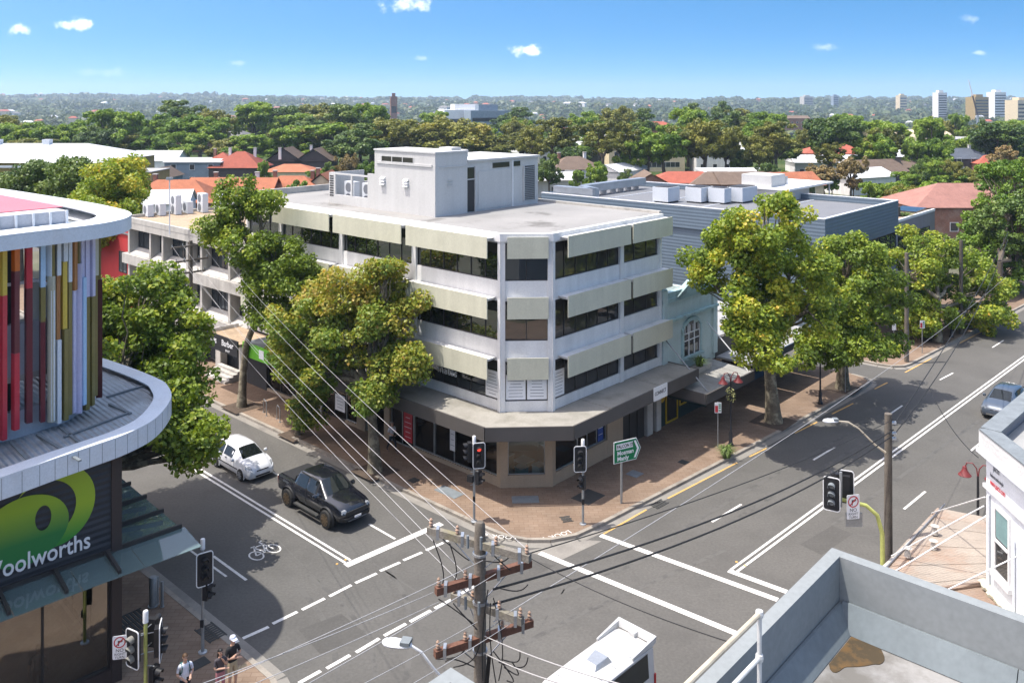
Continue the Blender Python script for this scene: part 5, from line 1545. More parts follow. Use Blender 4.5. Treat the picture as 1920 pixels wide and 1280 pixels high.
MB().box(-21.8, -.15, -15.8, -.15, ZP - 1.0, ZP - .78).build('roof_membrane', M['membrane'], nb)
MB().box(-21.8, 0, -.15, 0.0, ZP - 1.0, ZP).build('parapet', M['parapet_grey'], nb); MB().box(-.15, 0, -16, -.151, ZP - 1.0, ZP).build('parapet', M['parapet_grey'], nb)
fx_ = MB(); fx_.hexa([(-20, -.36, ZP - .77), (-.36, -.36, ZP - .77), (-.16, -.16, ZP - .77), (-20, -.16, ZP - .77), (-20, -.19, ZP - .52), (-.19, -.19, ZP - .52), (-.16, -.16, ZP - .52), (-20, -.16, ZP - .52)]); fx_.build('flashing', M['flash_grey'], nb)
for j in range(8):
    a, b = -.36 - j * 1.7, -2.06 - j * 1.7
    if j == 0: a = -.2
    MB().hexa([(-.36, b + .01, ZP - .77), (-.16, b + .01, ZP - .77), (-.16, a, ZP - .77), (-.36, a, ZP - .77), (-.19, b + .01, ZP - .5), (-.16, b + .01, ZP - .5), (-.16, a, ZP - .5), (-.19, a, ZP - .5)]).build('flashing', M['flash_grey'], nb)
for j in range(3):
    MB().box(-20, -.5, -2.6 - j * 1.9, -2.52 - j * 1.9, ZP - .78, ZP - .765).build('membrane_lap', M['roof_light'], nb)
sp0 = [(-.36 - (.66 + .09 * sin(k * .45) + .04 * sin(k * .9)) * cos(pi / 2 * k / 20), -.37 - (.42 + .07 * sin(k * .5 + 1) + .04 * sin(k * .8)) * sin(pi / 2 * k / 20)) for k in range(21)]
MB().prism([(-.36, -.37)] + sp0, ZP - .779, ZP - .772).build('rust_stain', M['rust_stain'], nb)
MB().box(-8.3, -4.7, 0.0, 1.87, .13, ZP - .25).build('bay_wall', M['parapet_grey'], nb)
bpz = MB(); bpz.box(-8.3, -4.7, 1.72, 1.87, ZP - .25, ZP); bpz.box(-4.85, -4.7, 0.001, 1.72, ZP - .25, ZP); bpz.build('bay_parapet', M['parapet_grey'], nb)
MB().box(-8.3, -4.85, .0, 1.72, ZP - .25, ZP - .2).build('bay_roof', M['roof_dark'], nb)
pr = toF(S(1424, 1150, 15.08)) - toF(N0)
rl = bpy.data.objects.new('railing', None); COL.objects.link(rl); rl.parent = nb
M['pipe_cream'] = mat('pipe_cream', (0.46, 0.40, 0.30, 1), rough=0.6, var=0.2, scale=4, dirt=(0.25, 0.2, 0.15, 1), dirt_amt=0.4, dirt_scale=5)
M['pipe_white'] = mat('pipe_white', (0.52, 0.52, 0.50, 1), rough=0.6, var=0.15, scale=4)
zt = 15.08
for k in range(4):
    x = pr.x - k * 1.9
    MB().tube([(x, pr.y, ZP - .77), (x, pr.y, zt + .02)], .022, 10).build('post', M['pipe_white'], rl)
    for z in (zt, zt - .42):
        MB().lathe([(.01, -.04), (.035, -.03), (.04, 0), (.035, .03), (.01, .04)], x, pr.y, 10, cz=z).build('fitting', M['pipe_white'], rl)
MB().tube([(pr.x, pr.y, zt), (pr.x - 7, pr.y, zt)], .026, 10).build('top_rail', M['pipe_cream'], rl)
MB().tube([(pr.x, pr.y, zt - .42), (pr.x - 7, pr.y, zt - .42)], .022, 10).build('mid_rail', M['pipe_white'], rl)

# ------------------------------------------------------------------ trees
def leaves_mesh(name, centres, radii, per, size, m, seed, flat=0.75, tone_c=None, tone_amp=0.22, tone0=0.45, up=0.55):
    """Leaf-sized folded faces spread through the clumps of a crown."""
    rs = np.random.RandomState(seed)
    C_, R_, T_ = [], [], []
    for i, (c, r) in enumerate(zip(centres, radii)):
        n = int(per * (r ** 2))
        d = rs.normal(size=(n, 3)); d /= np.linalg.norm(d, axis=1)[:, None] + 1e-9
        rad = r * rs.uniform(0.35, 1.08, size=n) ** 0.6
        p = np.array(c) + d * rad[:, None] * np.array([1, 1, flat])
        C_.append(p); R_.append(d)
        tc = tone0 + (tone_c[i] if tone_c is not None else rs.uniform(-1, 1) * tone_amp)
        T_.append(np.clip(tc + rs.normal(size=n) * 0.12, 0.02, 0.98))
    P = np.concatenate(C_); D = np.concatenate(R_); T = np.concatenate(T_)
    n = len(P)
    nr = D * 0.6 + rs.normal(size=(n, 3)) * 0.65 + np.array([0, 0, up])
    nr /= np.linalg.norm(nr, axis=1)[:, None] + 1e-9
    t = rs.normal(size=(n, 3)); t -= nr * np.sum(t * nr, axis=1)[:, None]; t /= np.linalg.norm(t, axis=1)[:, None] + 1e-9
    b = np.cross(nr, t)
    s = size * rs.uniform(0.6, 1.35, size=n)[:, None]
    v0 = P - t * s * 0.5; v2 = P + t * s * 0.62
    v1 = P + b * s * 0.5 + nr * s * 0.14 + t * s * .1; v3 = P - b * s * 0.5 + nr * s * 0.14 + t * s * .1
    vs = np.stack([v0, v1, v2, v3], axis=1).reshape(-1, 3)
    me = bpy.data.meshes.new(name)
    me.vertices.add(4 * n); me.vertices.foreach_set('co', vs.astype(np.float32).ravel())
    idx = np.arange(n)[:, None] * 4
    tri = np.concatenate([idx + np.array([[0, 1, 2]]), idx + np.array([[0, 2, 3]])], axis=1).reshape(-1)
    me.loops.add(6 * n); me.loops.foreach_set('vertex_index', tri.astype(np.int32))
    me.polygons.add(2 * n); me.polygons.foreach_set('loop_start', np.arange(2 * n, dtype=np.int32) * 3)
    me.update(calc_edges=True)
    at = me.attributes.new('tone', 'FLOAT', 'POINT'); at.data.foreach_set('value', np.repeat(T, 4).astype(np.float32))
    me.materials.append(m)
    return me


def limb(mb_, a, b, r0, r1, rs, n=6, sag=0.0):
    a = Vector(a); b = Vector(b)
    pts = []
    L_ = (b - a).length
    for k in range(6):
        t = k / 5
        p = a.lerp(b, t) + Vector((rs.uniform(-1, 1), rs.uniform(-1, 1), rs.uniform(-.5, .5))) * L_ * 0.045 * (t > 0) * (t < 1)
        p.z += sin(t * pi) * L_ * sag
        pts.append(p)
    mb_.tube(pts, r0, n, r1)


def crown_points(seed, lobes, n, spread=1.0):
    """Clump centres gathered in the outer shell of ellipsoid lobes: (cx, cy, cz, rx, ry, rz, weight)."""
    rs = np.random.RandomState(seed)
    out = []
    tot = sum(l[6] for l in lobes)
    for l in lobes:
        k = max(1, int(round(n * l[6] / tot)))
        for _ in range(k):
            d = rs.normal(size=3); d /= np.linalg.norm(d)
            rad = rs.uniform(0.25, 1.0) ** 0.42 * (1.0 if rs.rand() < .82 else rs.uniform(1.02, 1.28))
            out.append((l[0] + d[0] * l[3] * rad, l[1] + d[1] * l[4] * rad, l[2] + d[2] * l[5] * rad))
    return out


def street_tree(name, label, base, lobes, n, per, size, m, trunk_r, fork_z, seed, lean=(0, 0), group=None, cr=(0.55, 1.05), tone_fn=None, tone0=0.42, bark='bark', bend=None):
    rs = random.Random(seed)
    t = thing(name, label, 'tree', base, 0, group)
    n = int(n * 1.55); per = per * 2.5; size = size * .58
    cs = crown_points(seed, lobes, n)
    rr = [rs.uniform(*cr) * .82 for _ in cs]
    tone = [tone_fn(c) + rs.uniform(-.18, .18) for c in cs] if tone_fn else None
    place('crown', leaves_mesh('crown', cs, rr, per, size, m, seed, tone_c=tone, tone0=tone0), t)
    tb = MB()
    fork = Vector((lean[0], lean[1], fork_z))
    trunk = [Vector((0, 0, -.1)), Vector((lean[0] * .05, lean[1] * .05, .5)), Vector((lean[0] * .35, lean[1] * .35, fork_z * .45)), Vector((lean[0] * .75, lean[1] * .75, fork_z * .8)), fork]
    if bend: trunk = [Vector(b) for b in bend]; fork = trunk[-1]
    k = len(trunk)
    tb.tube(trunk, [trunk_r * (1.35 if i == 0 else (1.08 if i == 1 else 1.0 - .42 * i / (k - 1))) for i in range(k)], 10)
    # main limbs to lobe hearts, then twigs to clumps
    hearts = []
    for l in lobes:
        h = Vector((l[0], l[1], l[2] - l[5] * .25))
        limb(tb, fork if l[2] > fork.z else trunk[-2], h, trunk_r * .5, trunk_r * .2, rs, 7)
        hearts.append(h)
    for i, c in enumerate(cs):
        if rs.random() < .55:
            h = min(hearts, key=lambda q: (q - Vector(c)).length)
            s = fork.lerp(h, rs.uniform(.45, 1.0))
            limb(tb, s, c, trunk_r * .16, .015, rs, 5)
    tb.build('trunk', M[bark], t, smooth=True)
    return t


def sun_side(c):
    return 0.0


# soil squares in the paving
def tree_pit(p, fp, rz=TH, s=1.6):
    o = MB().box(-s / 2, s / 2, -s / 2, s / 2, 0, .012).build('tree_pit', M['soil'], fp)
    o.location = (p.x, p.y, .131); o.rotation_euler = (0, 0, rz)


def at_depth(x, y, d):
    return Vector(((x - 960) * d / FPX, d, H - (y - HY) * d / FPX))


# big plane tree on the right street
b = S(1450, 790, .13); tree_pit(b, fp_ne, s=2.2)
def lob(base, x, y, d, rx, rz, w, ry=None):
    p = at_depth(x, y, d) - base
    return (p.x, p.y, p.z, rx, ry or rx, rz, w)
lb = [lob(b, 1432, 415, 49.4, 2.5, 1.7, 1.1), lob(b, 1375, 500, 50.4, 2.3, 1.5, 1.0), lob(b, 1480, 500, 49.4, 2.6, 1.9, 1.2), lob(b, 1425, 590, 48.4, 2.3, 1.4, 1.0), lob(b, 1370, 440, 50.9, 1.7, 1.1, .5), lob(b, 1515, 570, 49.9, 2.2, 1.7, 1.0), lob(b, 1330, 520, 50.4, 1.1, .8, .22), lob(b, 1440, 655, 47.4, 1.5, .9, .4), lob(b, 1395, 620, 47.9, 1.2, .8, .35)]
street_tree('plane_tree', 'tall plane tree with a thick trunk beside the mint shop awning', b, lb, 125, 190, .30, LEAF_PLANE, .46, 4.8, 21, lean=(-.35, .2), group='plane trees on the right street')
b = S(1580, 728, .13); tree_pit(b, fp_ne, s=2.0)
lb = [lob(b, 1590, 490, 58.2, 2.6, 1.7, 1.0), lob(b, 1560, 560, 56.2, 2.8, 1.8, 1.0), lob(b, 1630, 560, 58.2, 2.9, 1.9, 1.1), lob(b, 1585, 635, 55.7, 2.6, 1.2, .8), lob(b, 1650, 630, 57.2, 2.2, 1.2, .6), lob(b, 1540, 650, 54.7, 1.7, 1.0, .5)]
street_tree('plane_tree', 'plane tree with a mottled trunk at the lane corner', b, lb, 112, 190, .30, LEAF_PLANE, .42, 4.0, 22, group='plane trees on the right street', tone0=.46)
b = S(1758, 640, .13); tree_pit(b, fp_ne2)
lb = [lob(b, 1700, 500, 72, 2.8, 1.8, 1.0), lob(b, 1830, 590, 74, 2.6, 1.3, .8), lob(b, 1740, 470, 74, 3.0, 1.8, 1.0), lob(b, 1800, 510, 76, 3.2, 2.0, 1.1), lob(b, 1700, 560, 72, 2.8, 1.6, .9), lob(b, 1765, 570, 73, 3.4, 1.7, 1.0), lob(b, 1845, 545, 76, 2.6, 1.7, .8), lob(b, 1720, 600, 71, 2.4, 1.2, .6)]
street_tree('plane_tree', 'bright leafed plane tree over the footpath past the lane', b, lb, 150, 150, .34, LEAF_PLANE, .34, 3.6, 23, group='plane trees on the right street', tone0=.40)
b = S(1875, 566, .13)
lb = [lob(b, 1880, 420, 92, 4.0, 3.2, 1.0), lob(b, 1900, 340, 95, 3.6, 2.6, 1.0), lob(b, 1850, 480, 90, 3.2, 2.2, .8), lob(b, 1930, 450, 92, 4.0, 3.2, .9), lob(b, 1885, 515, 89, 3.2, 1.6, .6)]
street_tree('street_tree', 'tall dark street tree at the far end of the footpath', b, lb, 190, 125, .40, LEAF_BRIGHT, .4, 4.0, 24, tone0=.36, bark='bark_dark')
b = F(62, -13.5, .13)
b = S(1905, 548, .13)
lb = [(0, 0, 7, 4, 4, 3, 1), (2.5, 2, 6, 3, 3, 2.4, 1)]
street_tree('street_tree', 'bushy street tree behind the tall dark one', b, lb, 120, 100, .42, LEAF_DARK, .35, 3.5, 25, tone0=.5, bark='bark_dark')
# left street: slim leaning tree, yellowing tree, small tree between
b = S(453, 762, .13); tree_pit(b, fp_ne, s=1.9)
q = lambda x, y, d: tuple(at_depth(x, y, d) - b)
lb = [lob(b, 445, 360, 55, 1.3, 1.5, .8), lob(b, 415, 425, 55.5, 1.4, 1.0, .7), lob(b, 490, 395, 54.5, 1.2, 1.2, .6), lob(b, 470, 460, 54, 2.0, 1.2, 1.0), lob(b, 530, 480, 53, 1.8, 1.2, 1.0), lob(b, 560, 530, 52.5, 1.6, 1.1, .8), lob(b, 500, 530, 53.5, 1.6, 1.2, .8), lob(b, 520, 585, 52.5, 1.4, 1.0, .6)]
street_tree('plane_tree', 'tall slender plane tree leaning over the kerb beside the bike hoops', b, lb, 104, 185, .28, LEAF_PLANE, .27, 5.5, 31, group='plane trees on the left street', tone0=.40,
            bend=[(0, 0, -.1), (.02, 0, .6), q(456, 700, 56), q(462, 645, 55.6), q(480, 600, 55), q(487, 540, 54.6)])
b = S(703, 882, .13); tree_pit(b, fp_ne, s=1.9)
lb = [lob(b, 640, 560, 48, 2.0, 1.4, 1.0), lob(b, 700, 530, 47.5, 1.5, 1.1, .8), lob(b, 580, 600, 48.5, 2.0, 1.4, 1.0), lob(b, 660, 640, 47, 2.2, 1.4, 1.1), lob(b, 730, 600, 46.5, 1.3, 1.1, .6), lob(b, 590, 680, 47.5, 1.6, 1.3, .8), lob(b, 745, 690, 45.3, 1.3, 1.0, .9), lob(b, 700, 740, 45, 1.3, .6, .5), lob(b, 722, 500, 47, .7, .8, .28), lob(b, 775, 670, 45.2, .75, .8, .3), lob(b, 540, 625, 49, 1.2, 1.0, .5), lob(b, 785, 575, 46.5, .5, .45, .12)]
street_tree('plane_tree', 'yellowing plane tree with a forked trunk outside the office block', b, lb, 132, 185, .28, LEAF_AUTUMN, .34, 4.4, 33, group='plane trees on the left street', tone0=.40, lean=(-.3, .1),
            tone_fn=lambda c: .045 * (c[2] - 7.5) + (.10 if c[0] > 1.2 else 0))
b = S(558, 814, .13); tree_pit(b, fp_ne, s=1.7)
lb = [lob(b, 560, 690, 51, 1.0, .9, .8), lob(b, 575, 735, 50.5, .9, .9, .8), lob(b, 580, 775, 50.2, .6, .5, .3), lob(b, 545, 650, 51.5, 1.2, .8, .7)]
street_tree('plane_tree', 'small plane tree with a thin trunk between its two taller neighbours', b, lb, 34, 185, .27, LEAF_AUTUMN, .14, 3.2, 35, group='plane trees on the left street', tone0=.36)
# big tree at the kerb behind the supermarket canopy
b = F(-17.2, 10.0, .13)
lb = [lob(b, 265, 560, 42.5, 2.3, 1.5, 1.0), lob(b, 315, 640, 41.5, 2.1, 1.7, 1.0), lob(b, 250, 650, 41.5, 2.5, 1.8, 1.1), lob(b, 330, 730, 40, 1.7, 1.3, .8), lob(b, 290, 760, 38.8, 1.5, 1.1, .6), lob(b, 215, 720, 41.5, 2.3, 1.8, .9), lob(b, 345, 810, 37.5, 1.3, .6, .45), lob(b, 372, 845, 36.8, .9, .35, .25), lob(b, 395, 815, 37, .32, .45, .10), lob(b, 205, 580, 43, 1.5, 1.5, .6), lob(b, 285, 800, 37.8, 1.3, .7, .4)]
street_tree('plane_tree', 'large dense plane tree overhanging the road behind the supermarket', b, lb, 150, 185, .30, LEAF_PLANE, .42, 4.0, 37, group='plane trees on the left street', tone0=.36)
# trees further up the left street, beyond the supermarket roof
for i, (x, y, d, r, sd) in enumerate(((90, 350, 92, 4.2, 41), (40, 380, 95, 4.0, 42), (150, 350, 88, 3.6, 43), (205, 365, 84, 3.3, 44), (230, 330, 88, 2.4, 45), (0, 395, 98, 3.8, 46), (175, 415, 80, 2.6, 47))):
    c = at_depth(x, y, d)
    bse = Vector((c.x, c.y, 0.0))
    lbs = [(0, 0, c.z, r, r, r * .62, 1.0), (r * .5, -r * .3, c.z - r * .5, r * .7, r * .7, r * .45, .6), (-r * .5, r * .2, c.z - r * .5, r * .7, r * .7, r * .45, .6), (0, -r * .4, c.z + r * .45, r * .5, r * .5, r * .4, .4)]
    street_tree('street_tree', ['dense green street tree up the left street in front of the pale warehouse', 'bright edged street tree beside the mustard wall up the left street'][i in (3, 4, 6)], bse, lbs, 62, 78, .42, LEAF_DARK if i not in (3, 4, 6) else LEAF_PLANE, .3, max(2.5, c.z - r), sd, group='trees up the left street', cr=(.8, 1.4), tone0=.6 if i not in (3, 4, 6) else .45, bark='bark_dark')

# small planting: clump of strap leaves by the bus sign, planter under the arched window
def tuft(name, label, p, n, h, seed, m, spread=1.0, cat='plant', parent=None):
    rs = random.Random(seed); b_ = MB()
    for _ in range(n):
        a = rs.uniform(0, 2 * pi); hh = h * rs.uniform(.6, 1.1); o = spread * rs.uniform(.25, 1.0); w = .03
        base = Vector((rs.uniform(-.2, .2) * spread, rs.uniform(-.2, .2) * spread, 0)); d = Vector((cos(a), sin(a), 0)); s_ = Vector((-d.y, d.x, 0)) * w
        p1 = base + d * o * .4 + Vector((0, 0, hh * .8)); p2 = base + d * o + Vector((0, 0, hh * rs.uniform(.35, .9)))
        b_.add([base - s_, base + s_, p1 + s_, p1 - s_, p2], [(0, 1, 2, 3), (3, 2, 4)])
    if parent is not None:
        o = b_.build(name, m, parent); o.location = p; return o
    t = thing(name, label, cat, p, 0)
    b_.build('leaves', m, t)
    return t
M['strap_leaf'] = mat('strap_leaf', (0.10, 0.15, 0.03, 1), rough=0.6, var=0.4, scale=6)
tuft('grass_clump', 'bushy clump of green strap leaves at the kerb below the parking sign', S(1362, 858, .13), 170, .75, 3, M['strap_leaf'], .75)
tuft('foliage', None, Vector((.8, 0, .3)), 120, .7, 4, M['strap_leaf'], .8, parent=pt)
tuft('foliage', None, Vector((3.5, 6, 8.1)), 160, .8, 5, M['strap_leaf'], 2.4, parent=gw); tuft('foliage', None, Vector((8.0, 7, 8.1)), 200, .9, 6, M['strap_leaf'], 2.8, parent=gw); tuft('foliage', None, Vector((6.6, .9, 8.1)), 160, .4, 7, M['strap_leaf'], 1.6, parent=gw)

# ------------------------------------------------------------------ street furniture
M['lens_red'] = emit('lens_red', (0.9, 0.05, 0.03, 1), 0.9)
M['lens_dark'] = mat('lens_dark', (0.03, 0.035, 0.035, 1), rough=0.25)
M['lens_grey'] = mat('lens_grey', (0.25, 0.26, 0.26, 1), rough=0.3)
M['visor_grey'] = mat('visor_grey', (0.20, 0.195, 0.17, 1), rough=0.6, var=0.15)


def rrect(w, h, r, n=5):
    pts = []
    for cx, cz, a0 in ((w / 2 - r, h / 2 - r, 0), (-w / 2 + r, h / 2 - r, pi / 2), (-w / 2 + r, -h / 2 + r, pi), (w / 2 - r, -h / 2 + r, 3 * pi / 2)):
        for k in range(n):
            a = a0 + (pi / 2) * k / (n - 1)
            pts.append((cx + r * cos(a), cz + r * sin(a)))
    return pts


def plate(mb_, outline, y0, y1):
    n = len(outline)
    vs = [(x, y0, z) for x, z in outline] + [(x, y1, z) for x, z in outline]
    mb_.add(vs, [tuple(range(n)), tuple(range(2 * n - 1, n - 1, -1))] + [(i, n + i, n + (i + 1) % n, (i + 1) % n) for i in range(n)])
    return mb_


def lantern(parent, p, ang, lit=None, board=True, aspects=3, back=False, name='lantern', visor='black_metal'):
    """Signal head facing direction ang (local -y turned by ang)."""
    h = bpy.data.objects.new(name, None); COL.objects.link(h); h.parent = parent
    h.location = p; h.rotation_euler = (0, 0, ang)
    hh = aspects * .3
    MB().box(-.15, .15, -.09, .09, -hh / 2, hh / 2).build('housing', M['black_metal'], h)
    if board:
        plate(MB(), rrect(.56, hh + .28, .1), -.10, -.088).build('target_board', M['black_metal'], h)
        o = rrect(.60, hh + .32, .115); i = rrect(.54, hh + .26, .09); n = len(o)
        vs = [(x, -.112, z) for x, z in o] + [(x, -.112, z) for x, z in i] + [(x, -.084, z) for x, z in o] + [(x, -.084, z) for x, z in i]
        fs = []
        for k in range(n):
            q = (k + 1) % n
            fs += [(k, q, n + q, n + k), (2 * n + k, 3 * n + k, 3 * n + q, 2 * n + q), (k, 2 * n + k, 2 * n + q, q), (n + k, n + q, 3 * n + q, 3 * n + k)]
        MB().add(vs, fs).build('board_border', M['white_paint'], h)
    for k in range(aspects):
        z = hh / 2 - .15 - k * .3
        lm = 'lens_red' if lit == k else ('lens_grey' if visor != 'black_metal' else 'lens_dark')
        MB().lathe([(.10, -.118), (.06, -.13)], 0, 0, 14, 'y', cz=z).build('lens', M[lm], h)
        v = MB(); n = 12; vs = []
        for j in range(n + 1):
            a = radians(-25) + radians(230) * j / n
            for r, y in ((.125, -.11), (.125, -.33 + .07 * (1 - sin(max(0, min(pi, a))))), (.112, -.33 + .07 * (1 - sin(max(0, min(pi, a))))), (.112, -.11)):
                vs.append((r * cos(a), y, z + r * sin(a)))
        fs = []
        for j in range(n):
            for q in range(3):
                fs.append((j * 4 + q, j * 4 + q + 1, (j + 1) * 4 + q + 1, (j + 1) * 4 + q))
        v.add(vs, fs); v.build('visor', M[visor], h, smooth=True)
    return h


def signal(base, label, height, heads, pole='steel_pole', cap=True, group=None):
    t = thing('traffic_light', label, 'traffic light', base, 0, group)
    MB().tube([(0, 0, 0), (0, 0, height)], .057, 12).build('pole', M[pole], t, smooth=True)
    if cap: MB().lathe([(.085, -.35), (.085, -.02), (.07, 0.02)], 0, 0, 12, cz=height + .02).build('pole_cap', M['white_paint'], t, smooth=True)
    MB().lathe([(.16, 0), (.16, .03), (.1, .05)], 0, 0, 10).build('base_plate', M['galv'], t)
    br = MB()
    for (off, z, ang, kw) in heads:
        lantern(t, (off[0], off[1], z), ang, **kw)
        for dz in (-.3, .3):
            br.tube([(0, 0, z + dz), (off[0], off[1], z + dz)], .018, 6)
    br.build('bracket', M['steel_pole'], t)
    MB().box(-.06, .06, -.11, -.05, .95, 1.2).build('push_button', M['black_metal'], t)
    return t


b1_ = S(889, 977, .13)
signal(b1_, 'traffic light showing red at the corner beside the stop line', 4.0, [((.22, -.12), 3.2, radians(12), dict(lit=0)), ((-.22, .1), 3.25, radians(-75), dict(board=False)), ((.22, -.05), 2.1, radians(60), dict(board=False, aspects=2, name='pedestrian_lantern')), ((-.17, -.05), 2.05, radians(150), dict(board=False, aspects=1, name='pedestrian_lantern', visor='visor_grey'))])
b2_ = S(1093, 982, .13)
signal(b2_, 'traffic light with dark lenses beside the green direction sign', 3.95, [((-.16, -.14), 3.15, radians(6), dict()), ((-.05, -.2), 2.05, radians(-40), dict(board=False, aspects=2, name='pedestrian_lantern'))])
b3_ = S(380, 1222, .13)
signal(b3_, 'traffic light on a plain grey pole by the storm drain grate', 4.05, [((.12, -.2), 3.15, radians(35), dict()), ((.2, -.12), 2.3, radians(75), dict(board=False, aspects=2, name='pedestrian_lantern'))])
b4_ = Vector(((273 - 960) * 27.3 / FPX, 27.3, .13))
sg4 = signal(b4_, 'traffic light cluster on a lime painted pole with a NO RIGHT TURN sign', 3.55, [((-.25, -.2), 2.55, radians(-28), dict(visor='visor_grey')), ((.33, .12), 2.55, radians(105), dict()), ((.3, -.05), 1.55, radians(70), dict(board=False, aspects=2, name='pedestrian_lantern')), ((.1, .35), 2.7, radians(170), dict(board=False))], pole='yellow_pole')


def no_turn_sign(parent, p, ang, size=.45):
    s = bpy.data.objects.new('no_right_turn_sign', None); COL.objects.link(s); s.parent = parent; s.location = p; s.rotation_euler = (0, 0, ang)
    w, h = size, size * 1.75
    plate(MB(), rrect(w, h, .04), -.01, 0.005).build('panel', M['white_print'], s)
    zc = h * .22; r = w * .42
    rg = MB(); n = 24
    vs = []
    for k in range(n):
        a = 2 * pi * k / n; vs += [(r * cos(a), -.014, zc + r * sin(a)), (r * .8 * cos(a), -.014, zc + r * .8 * sin(a))]
    rg.add(vs, [(2 * k, 2 * ((k + 1) % n), 2 * ((k + 1) % n) + 1, 2 * k + 1) for k in range(n)])
    c, d = cos(pi / 4), sin(pi / 4); t_ = r * .1
    rg.add([(-r * .9 * c - t_ * d, -.015, zc - r * .9 * d + t_ * c), (-r * .9 * c + t_ * d, -.015, zc - r * .9 * d - t_ * c), (r * .9 * c + t_ * d, -.015, zc + r * .9 * d - t_ * c), (r * .9 * c - t_ * d, -.015, zc + r * .9 * d + t_ * c)], [(0, 1, 2, 3)])
    rg.build('prohibition_ring', M['red_print'], s)
    ar = MB(); y = -.0125
    ar.add([(-r * .3, y, zc - r * .6), (-r * .1, y, zc - r * .6), (-r * .1, y, zc + r * .1), (-r * .3, y, zc + r * .3)], [(0, 1, 2, 3)])
    ar.add([(-r * .3, y, zc + r * .3), (-r * .1, y, zc + r * .1), (r * .2, y, zc + r * .1), (r * .2, y, zc + r * .3)], [(0, 1, 2, 3)])
    ar.add([(r * .2, y, zc + r * .45), (r * .2, y, zc - r * .05), (r * .6, y, zc + r * .2)], [(0, 1, 2)])
    ar.build('arrow', M['black_print'], s)
    for body, z, sz in (('NO', -.15, .16), ('RIGHT', -.262, .115), ('TURN', -.37, .115)):
        text(body, sz * size / .45, tmat(s) @ wall_matrix(Vector((0, -.0125, z * size / .45)), e1, -e2), M['black_print'], s, align='CENTER', ext=.001)
    return s


no_turn_sign(sg4, (-.70, -.28, 2.6), radians(14), .42)
MB().tube([(-.5, -.27, 2.85), (0, 0, 2.9)], .015, 6).build('bracket', M['steel_pole'], sg4)
# mast arm signal on the right
b5_ = Vector(((1655 - 960) * 31.0 / FPX, 31.0, .13))
t5 = thing('traffic_light', 'traffic lights on a curved lime mast arm with a NO RIGHT TURN sign', 'traffic light', b5_, 0)
hd = at_depth(1560, 922, 31.0) - b5_
arm = [Vector((0, 0, 0)), Vector((0, 0, 3.2)), Vector((-.02, 0, 4.2)), Vector((-.2, 0, 4.85)), Vector((-.6, 0, 5.2)), Vector((hd.x + .4, 0, hd.z - .28)), Vector((hd.x + .25, 0, hd.z - .2))]
MB().tube(arm, [.09, .085, .08, .075, .07, .06, .06], 12).build('pole', M['yellow_pole'], t5, smooth=True)
lantern(t5, (hd.x - .03, -.08, hd.z), radians(-28), visor='lid_grey')
lantern(t5, (hd.x + .55, .15, hd.z + .08), radians(160))
lantern(t5, (hd.x + .3, .22, hd.z + .15), radians(200), board=False)
no_turn_sign(t5, (hd.x + .72, -.12, hd.z - .48), radians(10), .5)
MB().box(hd.x + .5, hd.x + 1.1, -.02, .02, hd.z - 1.25, hd.z - .75).build('sign_backing', M['steel_pole'], t5)
MB().tube([(hd.x + .3, -.05, hd.z - .5), (hd.x + .3, -.05, hd.z + .75)], .05, 8).build('hanger_post', M['steel_pole'], t5)
MB().lathe([(.2, 0), (.2, .04), (.12, .06)], 0, 0, 10).build('base_plate', M['galv'], t5)

# green street direction sign
bs_ = S(1165, 943, .13)
ds = thing('direction_sign', 'green arrow direction sign reading FALCON ST, Mosman and Manly on a grey post', 'sign', bs_, 0)
MB().tube([(0, 0, 0), (0, 0, 2.95)], .06, 10).build('post', M['steel_pole'], ds, smooth=True)
SA = radians(28)
sp = bpy.data.objects.new('sign_panel', None); COL.objects.link(sp); sp.parent = ds; sp.location = (.28, -.1, 2.66); sp.rotation_euler = (0, 0, SA)
ol = [(-.78, -.5), (.52, -.5), (.78, 0), (.52, .5), (-.78, .5)]
plate(MB(), [(x * 1.04, z * 1.06) for x, z in ol], -.012, .012).build('border', M['white_print'], sp)
plate(MB(), ol, -.018, -.0125).build('face', M['green_sign'], sp)
MB().add([(-.66, -.021, .12), (.33, -.021, .12), (.33, -.021, .40), (-.66, -.021, .40)], [(0, 1, 2, 3)]).build('name_plate', M['white_print'], sp)
MB().add([(.38, -.021, .42), (.50, -.021, .42), (.70, -.021, 0), (.50, -.021, -.42), (.38, -.021, -.42), (.58, -.021, 0)], [(0, 5, 2, 1), (5, 4, 3, 2)]).build('chevron', M['white_print'], sp)
for body, x, z, sz, m in (('FALCON ST', -.63, .18, .235, 'black_print'), ('Mosman', -.62, -.15, .29, 'white_print'), ('Manly', -.62, -.42, .29, 'white_print')):
    text(body, sz, tmat(sp) @ wall_matrix(Vector((x, -.024, z)), e1, -e2), M[m], sp, ext=.001, sx=.80 if body == 'FALCON ST' else 1.0, bold=.008)


